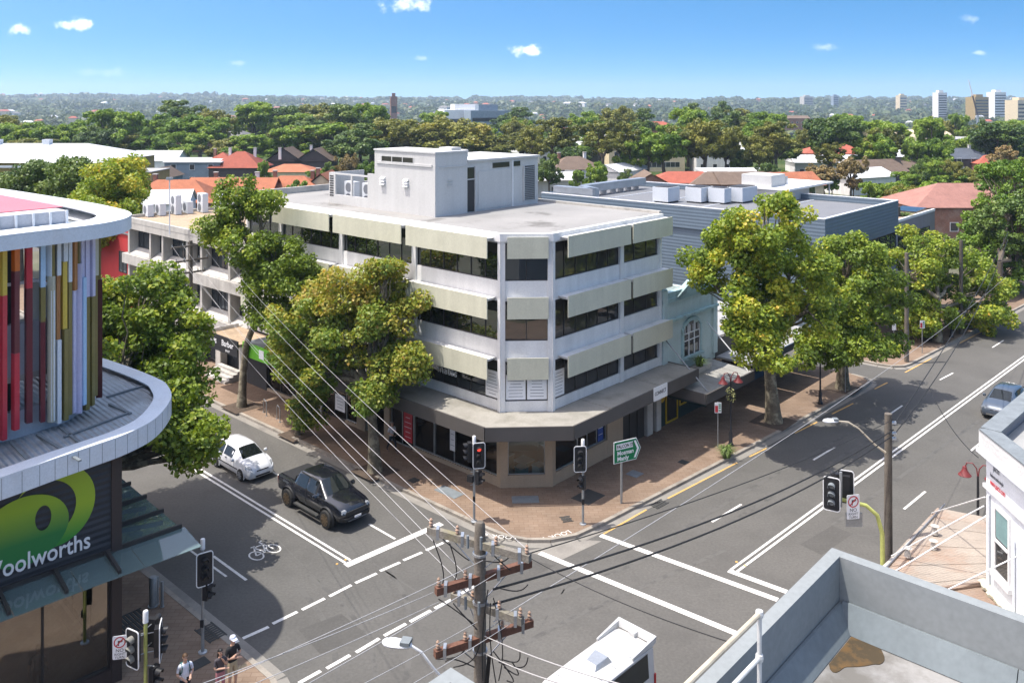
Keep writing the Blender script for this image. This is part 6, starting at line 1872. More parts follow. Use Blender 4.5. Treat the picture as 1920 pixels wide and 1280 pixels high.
# parking signs on thin posts
def parking_sign(base, label, h=2.6, ang=0.0):
    t = thing('parking_sign', label, 'sign', base, ang)
    MB().tube([(0, 0, 0), (0, 0, h)], .03, 8).build('post', M['steel_pole'], t)
    MB().box(-.19, .19, -.045, -.03, h - .62, h - .02).build('panel', M['white_print'], t)
    MB().box(-.17, .0, -.05, -.046, h - .58, h - .2).build('red_half', M['red_print'], t)
    for z in (.1, .2, .3, .45): MB().box(.03, .16, -.05, -.046, h - z - .06, h - z).build('print', M['green_sign'], t)
    return t
parking_sign(S(1346, 838, .13), 'red and white parking sign on a thin post beside the clump of strap leaves')
parking_sign(S(1729, 662, .13), 'red and white parking sign on a thin post past the lane')
for i, (x, y) in enumerate(((1676, 672), (1585, 735))):
    p = S(x, y, .13); t = thing('sign_post', ['thin grey post at the lane kerb beside the wooden pole', 'thin dark post standing against the mottled tree trunk'][i], 'post', p, 0)
    MB().tube([(0, 0, 0), (0, 0, 2.7)], .03, 8).build('post', M['steel_pole'], t); MB().box(-.15, .15, -.04, -.03, 2.2, 2.68).build('panel', M['white_print' if i == 0 else 'lid_grey'], t)


# heritage lamp posts with red bell shades
def lamp_post(base, label, h=4.3, shades=2, flowers=False, ang=0.0, group=None):
    t = thing('lamp_post', label, 'street lamp', base, ang, group)
    M.setdefault('lamp_red', mat('lamp_red', (0.15, 0.028, 0.03, 1), rough=0.5, var=0.15))
    MB().lathe([(.16, 0), (.16, .1), (.11, .16), (.10, .75), (.06, .85), (.05, h - 1.0), (.045, h - .5)], 0, 0, 12).build('post', M['black_metal'], t, smooth=True)
    for s in ((-1, 1) if shades == 2 else ()):
        a = MB().tube([(0, 0, h - .65), (s * .05, 0, h - .2), (s * .2, 0, h), (s * .42, 0, h - .02), (s * .5, 0, h - .25)], .025, 8).build('arm', M['lamp_red'], t, smooth=True)
        MB().lathe([(.05, .12), (.08, .1), (.1, 0), (.14, -.1), (.27, -.26), (.26, -.28)], s * .5, 0, 14, cz=h - .3).build('shade', M['lamp_red'], t, smooth=True)
    if flowers:
        f = MB(); rs = random.Random(5)
        for _ in range(60):
            a = rs.uniform(0, 2 * pi); p = Vector((cos(a) * .3 * rs.uniform(.3, 1), sin(a) * .3 * rs.uniform(.3, 1), h - 1.25 + rs.uniform(-.35, .35)))
            f.lathe([(.0, -.04), (.05, 0), (.0, .04)], p.x, p.y, 5, cz=p.z)
        M['festoon'] = mat('festoon', (0.30, 0.30, 0.12, 1), rough=0.6, var=0.5, scale=9)
        f.build('hanging_basket', M['festoon'], t)
    return t
lamp_post(S(1370, 835, .13), 'heritage lamp post with red bell shades and a hanging basket', 4.2, flowers=True, ang=.3)
lamp_post(F(8.3, -18.3, .13), 'heritage lamp post with red bell shades behind the tin awning', 4.35, ang=-.5)
lamp_post(S(1538, 757, .13), 'black lamp post standing under the plane trees', 3.4, shades=0)
lamp_post(S(1784, 632, .13), 'black lamp post beside the dark wooden pole past the lane', 3.4, shades=0)
lamp_post(S(1886, 577, .13), 'short lamp post at the far end of the footpath', 3.4, shades=0)
# bike hoops
for i, (x, y) in enumerate(((492, 776), (517, 788))):
    p = S(x + 5, y, .13); t = thing('bike_hoop', 'bent steel bike parking hoop on the left footpath', 'bike rack', p, TH + pi / 2 - .3, 'bike hoops by the slender plane tree')
    MB().tube([(-.35, 0, 0), (-.35, 0, .75), (-.25, 0, .88), (.25, 0, .88), (.35, 0, .75), (.35, 0, 0)], .03, 8).build('hoop', M['steel_pole'], t, smooth=True)
    MB().lathe([(.08, 0), (.08, .02)], -.35, 0, 8).build('foot', M['galv'], t); MB().lathe([(.08, 0), (.08, .02)], .35, 0, 8).build('foot', M['galv'], t)
# steel bollards and a tube by the supermarket corner
for x, y, h, r, lab in ((287, 1135, 1.15, .15, 'thick grey steel bollard by the supermarket kerb'), (295, 1132, 1.1, .05, 'thin grey post touching the thick bollard'), (304, 1137, 1.0, .06, 'thin pale post between the bollard and the kerb')):
    p = S(x, y, .13); t = thing('bollard', lab, 'bollard', p, 0)
    MB().lathe([(r, 0), (r, h - .04), (r * .8, h)], 0, 0, 14).build('shaft', M['steel_pole'], t, smooth=True)
    MB().lathe([(r * 1.3, 0), (r * 1.3, .03)], 0, 0, 12).build('base_ring', M['galv'], t)

# ------------------------------------------------------------------ wooden power poles and wires
def insulator(mb_, p, s=1.0):
    mb_.lathe([(.02 * s, -.12 * s), (.05 * s, -.06 * s), (.03 * s, -.03 * s), (.055 * s, 0), (.03 * s, .03 * s), (.04 * s, .07 * s), (.015 * s, .1 * s)], p[0], p[1], 8, cz=p[2])


D1 = 16.8
q1 = at_depth(900, 978, D1)
pb = Vector((q1.x, q1.y, .13))
p1_ = thing('power_pole', 'weathered wooden power pole with four crossarms and tangled cables', 'power pole', pb, 0)
hz = q1.z - .13
MB().tube([(0, 0, 0), (0, 0, hz * .5), (0, 0, hz - .32), (0, 0, hz - .05), (0, 0, hz)], [.17, .135, .115, .1, .07], 14).build('pole', M['wood_pole'], p1_, smooth=True)
def arm_between(xa, ya, xb, yb, d, da, db, m, w=.06, h=.07, parent=p1_, base=pb):
    a = at_depth(xa, ya, d + da) - base; b = at_depth(xb, yb, d + db) - base
    dd = (b - a); z = (a.z + b.z) / 2; a.z = z; b.z = z; L_ = dd.length
    d_ = (b - a).normalized(); n_ = Vector((d_.y, -d_.x, 0))
    o = MB().wbox(Vector((a.x, a.y, 0)), d_, n_, 0, (b - a).length, z - h, z + h, -w, w).build('crossarm', M[m], parent)
    return a, b, o
# two upper arms across the view, two arms along the right-hand street
arm1 = arm_between(803, 998, 994, 1040, D1, .55, -.55, 'wood_arm')
arm2 = arm_between(817, 1115, 995, 1048, D1, -.5, .5, 'wood_red')
arm3 = arm_between(848, 1117, 980, 1163, D1, .4, -.45, 'wood_arm')
arm4 = arm_between(815, 1232, 998, 1160, D1, -.5, .5, 'wood_red')
ins = MB(); att = []
for a, b, _ in (arm1, arm2, arm3, arm4):
    for f in (.03, .3, .68, .97):
        p = a.lerp(b, f); p = p + Vector((0, 0, .16)); insulator(ins, p, .85); att.append(p + pb)
ins.build('insulators', M['porcelain'], p1_, smooth=True, kind='stuff')
hw = MB()
for a, b, _ in (arm1, arm2, arm3, arm4):
    c = (a + b) / 2
    hw.tube([a.lerp(b, .25) - Vector((0, 0, .06)), Vector((0, 0, c.z - .55))], .014, 5); hw.tube([a.lerp(b, .75) - Vector((0, 0, .06)), Vector((0, 0, c.z - .55))], .014, 5)
    for f in (.1, .35, .65, .9):
        p = a.lerp(b, f); hw.box(p.x - .03, p.x + .03, p.y - .09, p.y + .09, p.z - .12, p.z + .1)
hw.build('brace', M['galv'], p1_, kind='stuff')
fu = MB()
for x, y in ((877, 1015), (902, 1018), (873, 1130), (898, 1140)):
    p = at_depth(x, y, D1 - .25) - pb
    fu.tube([p + Vector((0, 0, .12)), p - Vector((0, 0, .12))], .028, 7)
fu.build('fuse_holder', M['lid_grey'], p1_)
tg = MB(); rs = random.Random(8)
for (xa, ya), (xb, yb), dip in (((843, 1018), (845, 1098), .25), ((812, 1012), (822, 1108), .3), ((880, 1050), (830, 1010), .2), ((905, 1050), (960, 1035), .2), ((850, 1130), (895, 1180), -.25), ((822, 1122), (890, 1170), -.1),
                                 ((915, 1105), (905, 1275), -.1), ((920, 1130), (930, 1280), -.12), ((925, 1120), (935, 1275), .25), ((940, 1235), (975, 1220), .25), ((935, 1240), (990, 1232), .3), ((945, 1250), (960, 1240), .4), ((925, 1220), (950, 1275), .5), ((920, 1035), (955, 1065), .3),
                                 ((880, 1195), (820, 1235), .25), ((900, 1205), (850, 1250), .2), ((835, 1240), (890, 1250), -.2), ((930, 1100), (990, 1095), .2)):
    a = at_depth(xa, ya, D1 - .2) - pb; b = at_depth(xb, yb, D1 - .25) - pb
    pts = []
    for k in range(9):
        t_ = k / 8; p = a.lerp(b, t_); p.z -= sin(t_ * pi) * dip * .5; p.x += sin(t_ * pi) * dip * .5; pts.append(p)
    tg.tube(pts, .012, 5)
tg.build('jumper_cables', M['cable_black'], p1_)
ris = MB()
for dx in (.12, .15, .1): ris.tube([(dx, -.08, 0), (dx, -.08, hz * .72), (dx + .06, -.1, hz * .78)], .018, 6)
ris.build('riser_cable', M['cable_black'], p1_)
for k in range(3): MB().lathe([(.15, -.02), (.15, .02)], 0, 0, 12, cz=hz - .62 - k * .95).build('pole_band', M['galv'], p1_)
# street light reaching out from that pole, seen from above
sl0 = at_depth(842, 1278, D1 - .9) - pb
def luminaire(parent, p, ang, s=1.0):
    h = bpy.data.objects.new('luminaire', None); COL.objects.link(h); h.parent = parent; h.location = p; h.rotation_euler = (0, 0, ang)
    b_ = MB(); n = 10
    prof = [(0.0, .04, .03), (.06, .085, .06), (.2, .115, .08), (.38, .12, .09), (.5, .09, .07), (.56, .03, .03)]
    vs = []
    for x, w, hh in prof:
        for k in range(n):
            a = 2 * pi * k / n; vs.append((x * s, w * cos(a) * s, hh * sin(a) * s * (1.0 if sin(a) > 0 else .8)))
    b_.add(vs, [(i * n + k, i * n + (k + 1) % n, (i + 1) * n + (k + 1) % n, (i + 1) * n + k) for i in range(len(prof) - 1) for k in range(n)] + [tuple(range(n - 1, -1, -1)), tuple((len(prof) - 1) * n + k for k in range(n))])
    b_.build('lamp_body', M['white_metal'], h, smooth=True)
    MB().box(.02 * s, .2 * s, -.1 * s, .1 * s, .03 * s, .095 * s).build('control_gear', M['lid_grey'], h)
    return h
lp = at_depth(745, 1200, D1 - .6) - pb
MB().tube([Vector((-.05, -.1, hz - 3.7)), at_depth(848, 1290, D1 - .3) - pb, at_depth(815, 1255, D1 - .5) - pb, at_depth(790, 1222, D1 - .6) - pb, at_depth(768, 1208, D1 - .6) - pb], .026, 8).build('lamp_arm', M['white_paint'], p1_, smooth=True)
luminaire(p1_, at_depth(772, 1210, D1 - .6) - pb, radians(168), 1.05)

# pole on the right kerb with street light
D2 = 32.6
q2 = at_depth(1665.5, 775, D2); pb2 = Vector((q2.x, q2.y, .13))
p2_ = thing('power_pole', 'plain grey wooden power pole with a street light by the tin awning', 'power pole', pb2, 0)
h2 = q2.z - .13
MB().tube([(0, 0, 0), (0, 0, h2 * .5), (0, 0, h2)], [.17, .15, .135], 14).build('pole', M['wood_pole'], p2_, smooth=True)
a_ = [at_depth(1660, 848, D2 - .2) - pb2, at_depth(1640, 833, D2 - .2) - pb2, at_depth(1610, 803, D2 - .2) - pb2, at_depth(1590, 791, D2 - .2) - pb2, at_depth(1568, 789, D2 - .2) - pb2]
MB().tube(a_, [.05, .035, .03, .03, .03], 8).build('lamp_arm', M['pipe_cream'], p2_, smooth=True)
luminaire(p2_, a_[-1] + Vector((.08, 0, 0)), pi, 1.05)
f2 = MB()
for z in (h2 - .35, h2 - .75, h2 - .95):
    f2.box(.1, .28, -.08, .08, z - .03, z + .03); f2.lathe([(.03, -.06), (.05, 0), (.03, .06)], .27, 0, 8, cz=z)
f2.build('bracket', M['galv'], p2_)
# pole up the left street with crossarms
pA = F(-2.9, 28.9, .13)
p3_ = thing('power_pole', 'dark wooden power pole with crossarms in front of the concrete offices', 'power pole', pA, 0)
h3 = 10.1
MB().tube([(0, 0, 0), (0, 0, h3 * .5), (0, 0, h3)], [.17, .15, .12], 12).build('pole', M['wood_pole'], p3_, smooth=True)
arms3 = []
ii = MB()
for z, L_ in ((h3 - .35, 1.5), (h3 - 1.35, 1.2), (h3 - 2.2, 1.0)):
    d_ = U; MB().wbox(Vector((0, 0, 0)), d_, -V, -L_, L_, z - .06, z + .06, .1, .2).build('crossarm', M['wood_pole'], p3_)
    for f in (-.95, -.45, .45, .95):
        p = d_ * (L_ * f) + Vector((0, 0, z + .15)) - V * .15; insulator(ii, p, .9); arms3.append(p + pA)
ii.build('insulators', M['lid_grey'], p3_, kind='stuff')
# poles past the lane
for i, (x, y, h) in enumerate(((1700, 678, 8.3), (1802, 626, 8.0))):
    p = S(x, y, .13); t = thing('power_pole', ['bare wooden pole at the lane corner footpath', 'dark wooden pole in the tree shade past the lane'][i], 'power pole', p, 0)
    MB().tube([(0, 0, 0), (0, 0, h)], .17, 10, .14).build('pole', M['wood_pole'], t, smooth=True)
    MB().lathe([(.16, -.02), (.16, .02)], 0, 0, 10, cz=2.4).build('pole_band', M['galv'], t)


def wire(name, label, a, b, sag, r, m, group, n=20):
    a = Vector(a); b = Vector(b); t = MB(); pts = []
    for k in range(n + 1):
        f = k / n; p = a.lerp(b, f); p.z -= 4 * sag * f * (1 - f); pts.append(p)
    t.tube(pts, r, 5)
    return t.build(name, M[m], smooth=True, label=label, cat='cable', group=group)


lw = 'pale overhead wire strung from the crossarm pole up the left street'
att_sorted = sorted(att, key=lambda p: -p.z)
pairs = [(0, 0), (1, 1), (2, 2), (3, 3), (5, 5), (9, 8)]
for i, (ia, ib) in enumerate(pairs):
    wire('overhead_wire', lw, att[ia], arms3[ib % len(arms3)], .55, .0055, 'cable_white', 'wires up the left street')
lw = 'pale overhead wire running off from the crossarm pole past the supermarket'
for i, ((xa, ya), (xb, yb)) in enumerate((((812, 1110), (455, 1240)), ((822, 1128), (395, 1302)), ((895, 1165), (560, 1330)), ((955, 1170), (640, 1345)), ((905, 1050), (430, 1255)), ((930, 1075), (520, 1300)))):
    a = at_depth(xa, ya, D1 - .3); b = at_depth(xb, yb, D1 - 4.5)
    b = a + (b - a) * 1.9
    wire('overhead_wire', lw, a, b,   .1, .006, 'cable_white', 'wires past the supermarket')
lw = 'thick black cable sagging across the junction to the right kerb pole'
for i, ((xa, ya), zb, sg_) in enumerate((((995, 1036), h2 - .22, .25), ((925, 1104), h2 - .62, .5), ((925, 1132), h2 - .82, .55))):
    a = at_depth(xa, ya, D1); wire('overhead_cable', lw, a, pb2 + Vector((.2, 0, zb)), sg_, [.012, .024, .024][i], 'cable_black', 'black cables over the junction')
lw = 'black cable running up the right street from the street light pole'
e_far = Vector((43.0, 74.0, 8.6))
wire('overhead_cable', lw, pb2 + Vector((.27, 0, h2 - .35)), e_far, .5, .022, 'cable_black', 'cables up the right street')
wire('overhead_cable', lw, pb2 + Vector((.27, 0, h2 - .75)), e_far + Vector((0, 0, -.6)), 1.1, .022, 'cable_black', 'cables up the right street')
f_ = .16; c0_ = pb2 + Vector((.27, 0, h2 - .75)); c1_ = e_far + Vector((0, 0, -.6)); jn = c0_.lerp(c1_, f_) - Vector((0, 0, 4 * 1.1 * f_ * (1 - f_)))
wire('service_cable', 'black service cable dropping to the white corner building', jn, E0 + EN * .1 + Vector((0, .3, 7.9)), .35, .016, 'cable_black', None)
wire('service_cable', 'thin pale service wire crossing the street from the trees to the crossarm pole', Vector((40.5, 70.0, 5.6)), at_depth(925, 1165, D1), .6, .009, 'cable_white', None)
wire('service_cable', 'thin black wire crossing the junction to the parapet roof', at_depth(995, 1046, D1), at_depth(1368, 1203, 11.5), .1, .008, 'cable_black', None)
lw = 'pale twisted wire dropping from the crossarm pole to the parapet building'
for (xa, ya), (xb, yb) in (((905, 1190), (1235, 1300)), ((905, 1222), (1130, 1300))):
    wire('service_cable', lw, at_depth(xa, ya, D1), at_depth(xb, yb, 11.5), .08, .011, 'cable_white', 'wires to the parapet building')

# ------------------------------------------------------------------ vehicles
def paint(name, col, coat=1.0, rough=0.35, metal=0.0):
    m, t, p, n, l = base_mat(name)
    p.inputs['Base Color'].default_value = col; p.inputs['Roughness'].default_value = rough; p.inputs['Metallic'].default_value = metal
    p.inputs['Coat Weight'].default_value = coat; p.inputs['Coat Roughness'].default_value = 0.03
    g = n('ShaderNodeNewGeometry'); nz = n('ShaderNodeTexNoise'); nz.inputs['Scale'].default_value = 3; nz.inputs['Detail'].default_value = 4
    l(g.outputs['Position'], nz.inputs['Vector'])
    mr = n('ShaderNodeMapRange'); mr.inputs['To Min'].default_value = rough * .8; mr.inputs['To Max'].default_value = rough * 1.4; l(nz.outputs['Fac'], mr.inputs['Value']); l(mr.outputs[0], p.inputs['Roughness'])
    return m
M['car_white'] = paint('car_white', (0.60, 0.61, 0.62, 1)); M['car_black'] = paint('car_black', (0.008, 0.009, 0.013, 1), rough=.2)
M['car_blue'] = paint('car_blue', (0.07, 0.09, 0.12, 1), metal=.3); M['van_white'] = paint('van_white', (0.46, 0.46, 0.45, 1), coat=.5)
M['plastic_black'] = mat('plastic_black', (0.02, 0.02, 0.021, 1), rough=0.6, var=0.1); M['chrome'] = mat('chrome', (0.6, 0.6, 0.6, 1), rough=0.15, metal=1.0)
M['headlamp'] = glass_dark('headlamp', (0.26, 0.27, 0.28, 1), k=1.0); M['tail_red'] = mat('tail_red', (0.35, 0.01, 0.01, 1), rough=0.2)


def loft(stations):
    """Half sections mirrored into a closed body: returns grid of points [station][k] over the full ring."""
    grid = []
    for x, sec in stations:
        ring = [(x, y, z) for y, z in sec] + [(x, -y, z) for y, z in sec[::-1][1:-1]] if True else None
        grid.append(ring)
    return grid


def body_mesh(grid):
    m = MB(); n = len(grid[0]); vs = [p for r in grid for p in r]
    fs = []
    for i in range(len(grid) - 1):
        for k in range(n):
            q = (k + 1) % n
            fs.append((i * n + k, (i + 1) * n + k, (i + 1) * n + q, i * n + q))
    fs.append(tuple(range(n))); e = (len(grid) - 1) * n
    fs.append(tuple(e + k for k in range(n - 1, -1, -1)))
    m.add(vs, fs); return m


def sec(w, zb, zm, zbelt, wb, wr, zr, crown=.03, wbot=None):
    """Half section from bottom centre to top centre: 9 points."""
    return [(0, zb), ((wbot or w * .88), zb), (w * .97, zb + .10), (w, zm), (wb, zbelt), (wr, zr - .04), (wr * .86, zr + crown * .4), (wr * .45, zr + crown * .9), (0, zr + crown)]


def pane_patch(grid, i0, i1, k0, k1, inset=.06, off=.012):
    """A glass patch lifted off the body surface between stations i0..i1 and ring indices k0..k1."""
    A = Vector(grid[i0][k0]); B = Vector(grid[i1][k0]); C = Vector(grid[i1][k1]); D = Vector(grid[i0][k1])
    ks = list(range(k0, k1 + 1)) if k1 >= k0 else list(range(k0, k1 - 1, -1))
    is_ = list(range(i0, i1 + 1))
    P = [[Vector(grid[i][k % len(grid[i])]) for k in ks] for i in is_]
    m = MB(); ni, nk = len(is_), len(ks)
    cen = sum((P[i][k] for i in range(ni) for k in range(nk)), Vector()) / (ni * nk)
    nrm = (P[-1][0] - P[0][0]).cross(P[0][-1] - P[0][0])
    if nrm.length < 1e-6: nrm = Vector((0, 0, 1))
    nrm.normalize()
    if nrm.dot(cen - Vector((cen.x * .5, 0, .6))) < 0: nrm = -nrm
    vs = []
    for i in range(ni):
        for k in range(nk):
            p = P[i][k]
            p = cen + (p - cen) * (1 - inset) + nrm * off
            vs.append(p)
    fs = [(i * nk + k, (i + 1) * nk + k, (i + 1) * nk + k + 1, i * nk + k + 1) for i in range(ni - 1) for k in range(nk - 1)]
    if (vs[nk] - vs[0]).cross(vs[nk + 1] - vs[0]).dot(nrm) < 0: fs = [f[::-1] for f in fs]
    m.add(vs, fs); return m


def wheel(parent, x, y, r, w, rim_m, spokes=5):
    s = 1 if y > 0 else -1
    wh = bpy.data.objects.new('wheel', None); COL.objects.link(wh); wh.parent = parent; wh.location = (x, y, r)
    MB().lathe([(r * .62, -w / 2), (r * .93, -w / 2), (r, -w * .36), (r, w * .36), (r * .93, w / 2), (r * .62, w / 2)], 0, 0, 28, 'y').build('tyre', M['tyre'], wh, smooth=True)
    yo = s * w * .40
    rm = MB(); rm.lathe([(r * .64, -w * .42), (r * .64, w * .42)], 0, 0, 24, 'y')
    rm.build('rim_barrel', M['plastic_black'], wh)
    sp_ = MB()
    for k in range(spokes):
        a = 2 * pi * k / spokes
        d = Vector((cos(a), 0, sin(a))); t = Vector((-sin(a), 0, cos(a)))
        c0 = Vector((0, yo + s * .03, 0)); w0, w1 = r * .13, r * .09
        a0, a1 = c0 + d * r * .08, c0 + d * r * .62
        vs = [a0 - t * w0, a0 + t * w0, a1 + t * w1, a1 - t * w1]
        o = Vector((0, s * .025, 0))
        sp_.hexa([*vs, *[v + o for v in vs]] if s > 0 else [*[v + o for v in vs], *vs])
    n = 24; vs = []
    for k in range(n):
        a = 2 * pi * k / n
        for rr in (r * .66, r * .58): vs.append((rr * cos(a), yo + s * .055, rr * sin(a)))
    sp_.add(vs, [(2 * k, 2 * ((k + 1) % n), 2 * ((k + 1) % n) + 1, 2 * k + 1) for k in range(n)])
    sp_.lathe([(r * .16, yo - .01), (r * .16, yo + s * .06)] if s > 0 else [(r * .16, yo - .06), (r * .16, yo + .01)], 0, 0, 12, 'y')
    sp_.build('rim', M[rim_m], wh)
    return wh


def arch(parent, x, y, r, m='plastic_black', flare=0.0):
    s = 1 if y > 0 else -1
    a = MB(); n = 20; vs = []
    for k in range(n + 1):
        q = pi * (-.12 + 1.24 * k / n)
        for rr, dy in ((r * 1.0, -.18), (r * 1.0, .006), (r * 1.14, .006 + flare), (r * 1.20, -.02)):
            vs.append((x + rr * cos(q), y + s * dy, max(.16, r * .9 + rr * sin(q))))
    fs = []
    for k in range(n):
        for j in range(3):
            fs.append((k * 4 + j, (k + 1) * 4 + j, (k + 1) * 4 + j + 1, k * 4 + j + 1))
    a.add(vs, fs)
    a.build('wheel_arch', M[m], parent, smooth=True)
    d = MB(); n = 20
    vs = [(x, y + s * .004, r * .9)] + [(x + r * 1.02 * cos(2 * pi * k / n), y + s * .004, max(.17, r * .9 + r * 1.02 * sin(2 * pi * k / n))) for k in range(n)]
    d.add(vs, [(0, 1 + k, 1 + (k + 1) % n) for k in range(n)])
    d.build('wheel_well', M['plastic_black'], parent)  # flat dark disc painted for the shaded hollow behind the wheel


def heading(p, q):
    return atan2(q[1] - p[1], q[0] - p[0])


# ---- white hatchback
HD = atan2(-dA.y, -dA.x)              # driving towards the junction
cpos = (S(408, 868) + S(515, 905) + S(470, 850) + S(455, 905)) / 4
cpos = S(457, 880, 0.0) + dA * .15
hb = thing('hatchback_car', 'white five door hatchback car driving behind the black utility', 'car', cpos, HD)
st = [(-2.08, sec(.62, .38, .55, .72, .62, .60, .74, .01)),
      (-2.02, sec(.74, .28, .55, .84, .74, .68, .88, .01)),
      (-1.90, sec(.81, .22, .55, .95, .78, .60, 1.06, .02)),
      (-1.62, sec(.845, .20, .55, .97, .80, .56, 1.34, .03)),
      (-1.25, sec(.85, .20, .55, .96, .82, .57, 1.42, .04)),
      (-.55, sec(.855, .19, .55, .94, .83, .58, 1.45, .05)),
      (.10, sec(.855, .19, .55, .92, .83, .58, 1.43, .05)),
      (.42, sec(.855, .19, .55, .92, .83, .575, 1.38, .05)),
      (1.10, sec(.85, .19, .55, .92, .80, .70, .98, .03)),
      (1.30, sec(.845, .19, .55, .90, .78, .68, .94, .03)),
      (1.72, sec(.82, .19, .52, .82, .74, .64, .84, .03)),
      (1.95, sec(.76, .20, .48, .70, .70, .58, .73, .02)),
      (2.06, sec(.66, .24, .45, .60, .62, .5, .62, .02)),
      (2.10, sec(.5, .30, .42, .52, .48, .4, .53, .01))]
g = loft(st)
body_mesh(g).build('body', M['car_white'], hb, smooth=True)
R = len(g[0])
pane_patch(g, 7, 8, 5, R - 5, .05, .012).build('windscreen', M['glass_car'], hb)
pane_patch(g, 2, 3, 5, R - 5, .08, .012).build('rear_window', M['glass_car'], hb)
for k0, k1 in ((4, 5), (R - 4, R - 5)):
    pane_patch(g, 3, 5, k0, k1, .10, .01).build('side_window', M['glass_car'], hb)
    pane_patch(g, 5, 7, k0, k1, .10, .01).build('side_window', M['glass_car'], hb)
for x in (1.28, -1.30):
    for y in (.845, -.845): arch(hb, x, y, .33, 'car_white', .004); wheel(hb, x, y * .93, .305, .19, 'rim', 6)
for s in (1, -1):
    MB().hexa([(1.80, s * .60, .62), (1.98, s * .55, .58), (1.90, s * .74, .60), (1.66, s * .80, .66), (1.74, s * .58, .80), (1.93, s * .55, .70), (1.86, s * .70, .72), (1.60, s * .77, .82)] if s > 0 else
              [(1.66, s * .80, .66), (1.90, s * .74, .60), (1.98, s * .55, .58), (1.80, s * .60, .62), (1.60, s * .77, .82), (1.86, s * .70, .72), (1.93, s * .55, .70), (1.74, s * .58, .80)]).build('headlight', M['headlamp'], hb).location = (.045, 0, .02)
    MB().box(-1.98, -1.88, s * .78 - .05, s * .78 + .05, .72, 1.0).build('tail_light', M['tail_red'], hb)
    MB().lathe([(.02, -.1), (.08, -.06), (.09, .04), (.03, .1)], .72, s * .98, 8, 'y', cz=.98).build('wing_mirror', M['car_white'], hb, smooth=True)
    MB().box(-1.0, .95, s * .856 - .008, s * .856 + .012, .50, .56).build('side_moulding', M['plastic_black'], hb)
    for x in (-.35, .45): MB().box(x, x + .2, s * .848 - .005, s * .848 + .02, .82, .85).build('door_handle', M['plastic_black'], hb)
MB().box(2.03, 2.09, -.34, .34, .52, .62).build('grille', M['plastic_black'], hb); MB().box(2.06, 2.115, -.42, .42, .30, .38).build('air_intake', M['plastic_black'], hb)
MB().box(2.095, 2.12, -.19, .19, .40, .49).build('number_plate', M['white_print'], hb)

# ---- black pick-up utility
upos = S(607, 955, 0.0)
ut = thing('pickup_truck', 'black crew cab pickup truck waiting at the stop line', 'pickup truck', upos, HD)
def psec(w, zb, zbelt, wb, wr, zr, crown=.02): return sec(w, zb, (zb + zbelt) / 2 + .05, zbelt, wb, wr, zr, crown)
st = [(-2.66, psec(.88, .62, 1.18, .88, .86, 1.22, .0)), (-2.60, psec(.93, .52, 1.22, .91, .88, 1.27, .0)), (-1.30, psec(.96, .46, 1.24, .93, .89, 1.29, .0)),
      (-1.18, psec(.965, .46, 1.24, .93, .86, 1.30, .0)), (-1.02, psec(.965, .46, 1.24, .93, .66, 1.78, .03)), (-.85, psec(.965, .46, 1.23, .93, .66, 1.83, .03)), (-.1, psec(.965, .46, 1.22, .93, .66, 1.86, .04)),
      (.45, psec(.965, .46, 1.21, .93, .655, 1.83, .04)), (.62, psec(.965, .46, 1.21, .93, .65, 1.79, .04)), (1.30, psec(.96, .46, 1.20, .90, .80, 1.26, .05)), (1.5, psec(.955, .46, 1.17, .89, .78, 1.23, .05)), (2.2, psec(.94, .46, 1.10, .86, .72, 1.15, .05)),
      (2.48, psec(.90, .50, 1.02, .82, .66, 1.06, .03)), (2.60, psec(.82, .58, .92, .74, .6, .95, .02)), (2.66, psec(.7, .64, .84, .66, .5, .86, .01))]
g = loft(st); R = len(g[0])
body_mesh(g).build('body', M['car_black'], ut, smooth=True)
pane_patch(g, 8, 9, 5, R - 5, .05, .014).build('windscreen', M['glass_car'], ut)
pane_patch(g, 3, 4, 5, R - 5, .08, .014).build('rear_window', M['glass_car'], ut)
for k0, k1 in ((4, 5), (R - 4, R - 5)):
    pane_patch(g, 4, 6, k0, k1, .12, .012).build('side_window', M['glass_car'], ut); pane_patch(g, 6, 8, k0, k1, .12, .012).build('side_window', M['glass_car'], ut)
for k0, k1 in ((4, 5), (R - 4, R - 5)): pane_patch(g, 8, 9, k0, k1, .0, .012).build('quarter_panel', M['plastic_black'], ut)  # matte black patch added to hide a sun glint on the bodywork
for x in (1.62, -1.60):
    for y in (.955, -.955): arch(ut, x, y, .47, 'plastic_black', .06); wheel(ut, x, y * .97, .42, .29, 'rim_bronze', 8)
for s in (1, -1):
    MB().tube([(1.29, s * .84, 1.23), (.64, s * .66, 1.77), (-.85, s * .67, 1.82)], .035, 8).build('pillar', M['plastic_black'], ut, smooth=True)  # black tube added over the pillar to cover its bright streak
MB().box(-2.5, -1.34, -.76, .76, 1.285, 1.325).build('tonneau_cover', M['plastic_black'], ut)
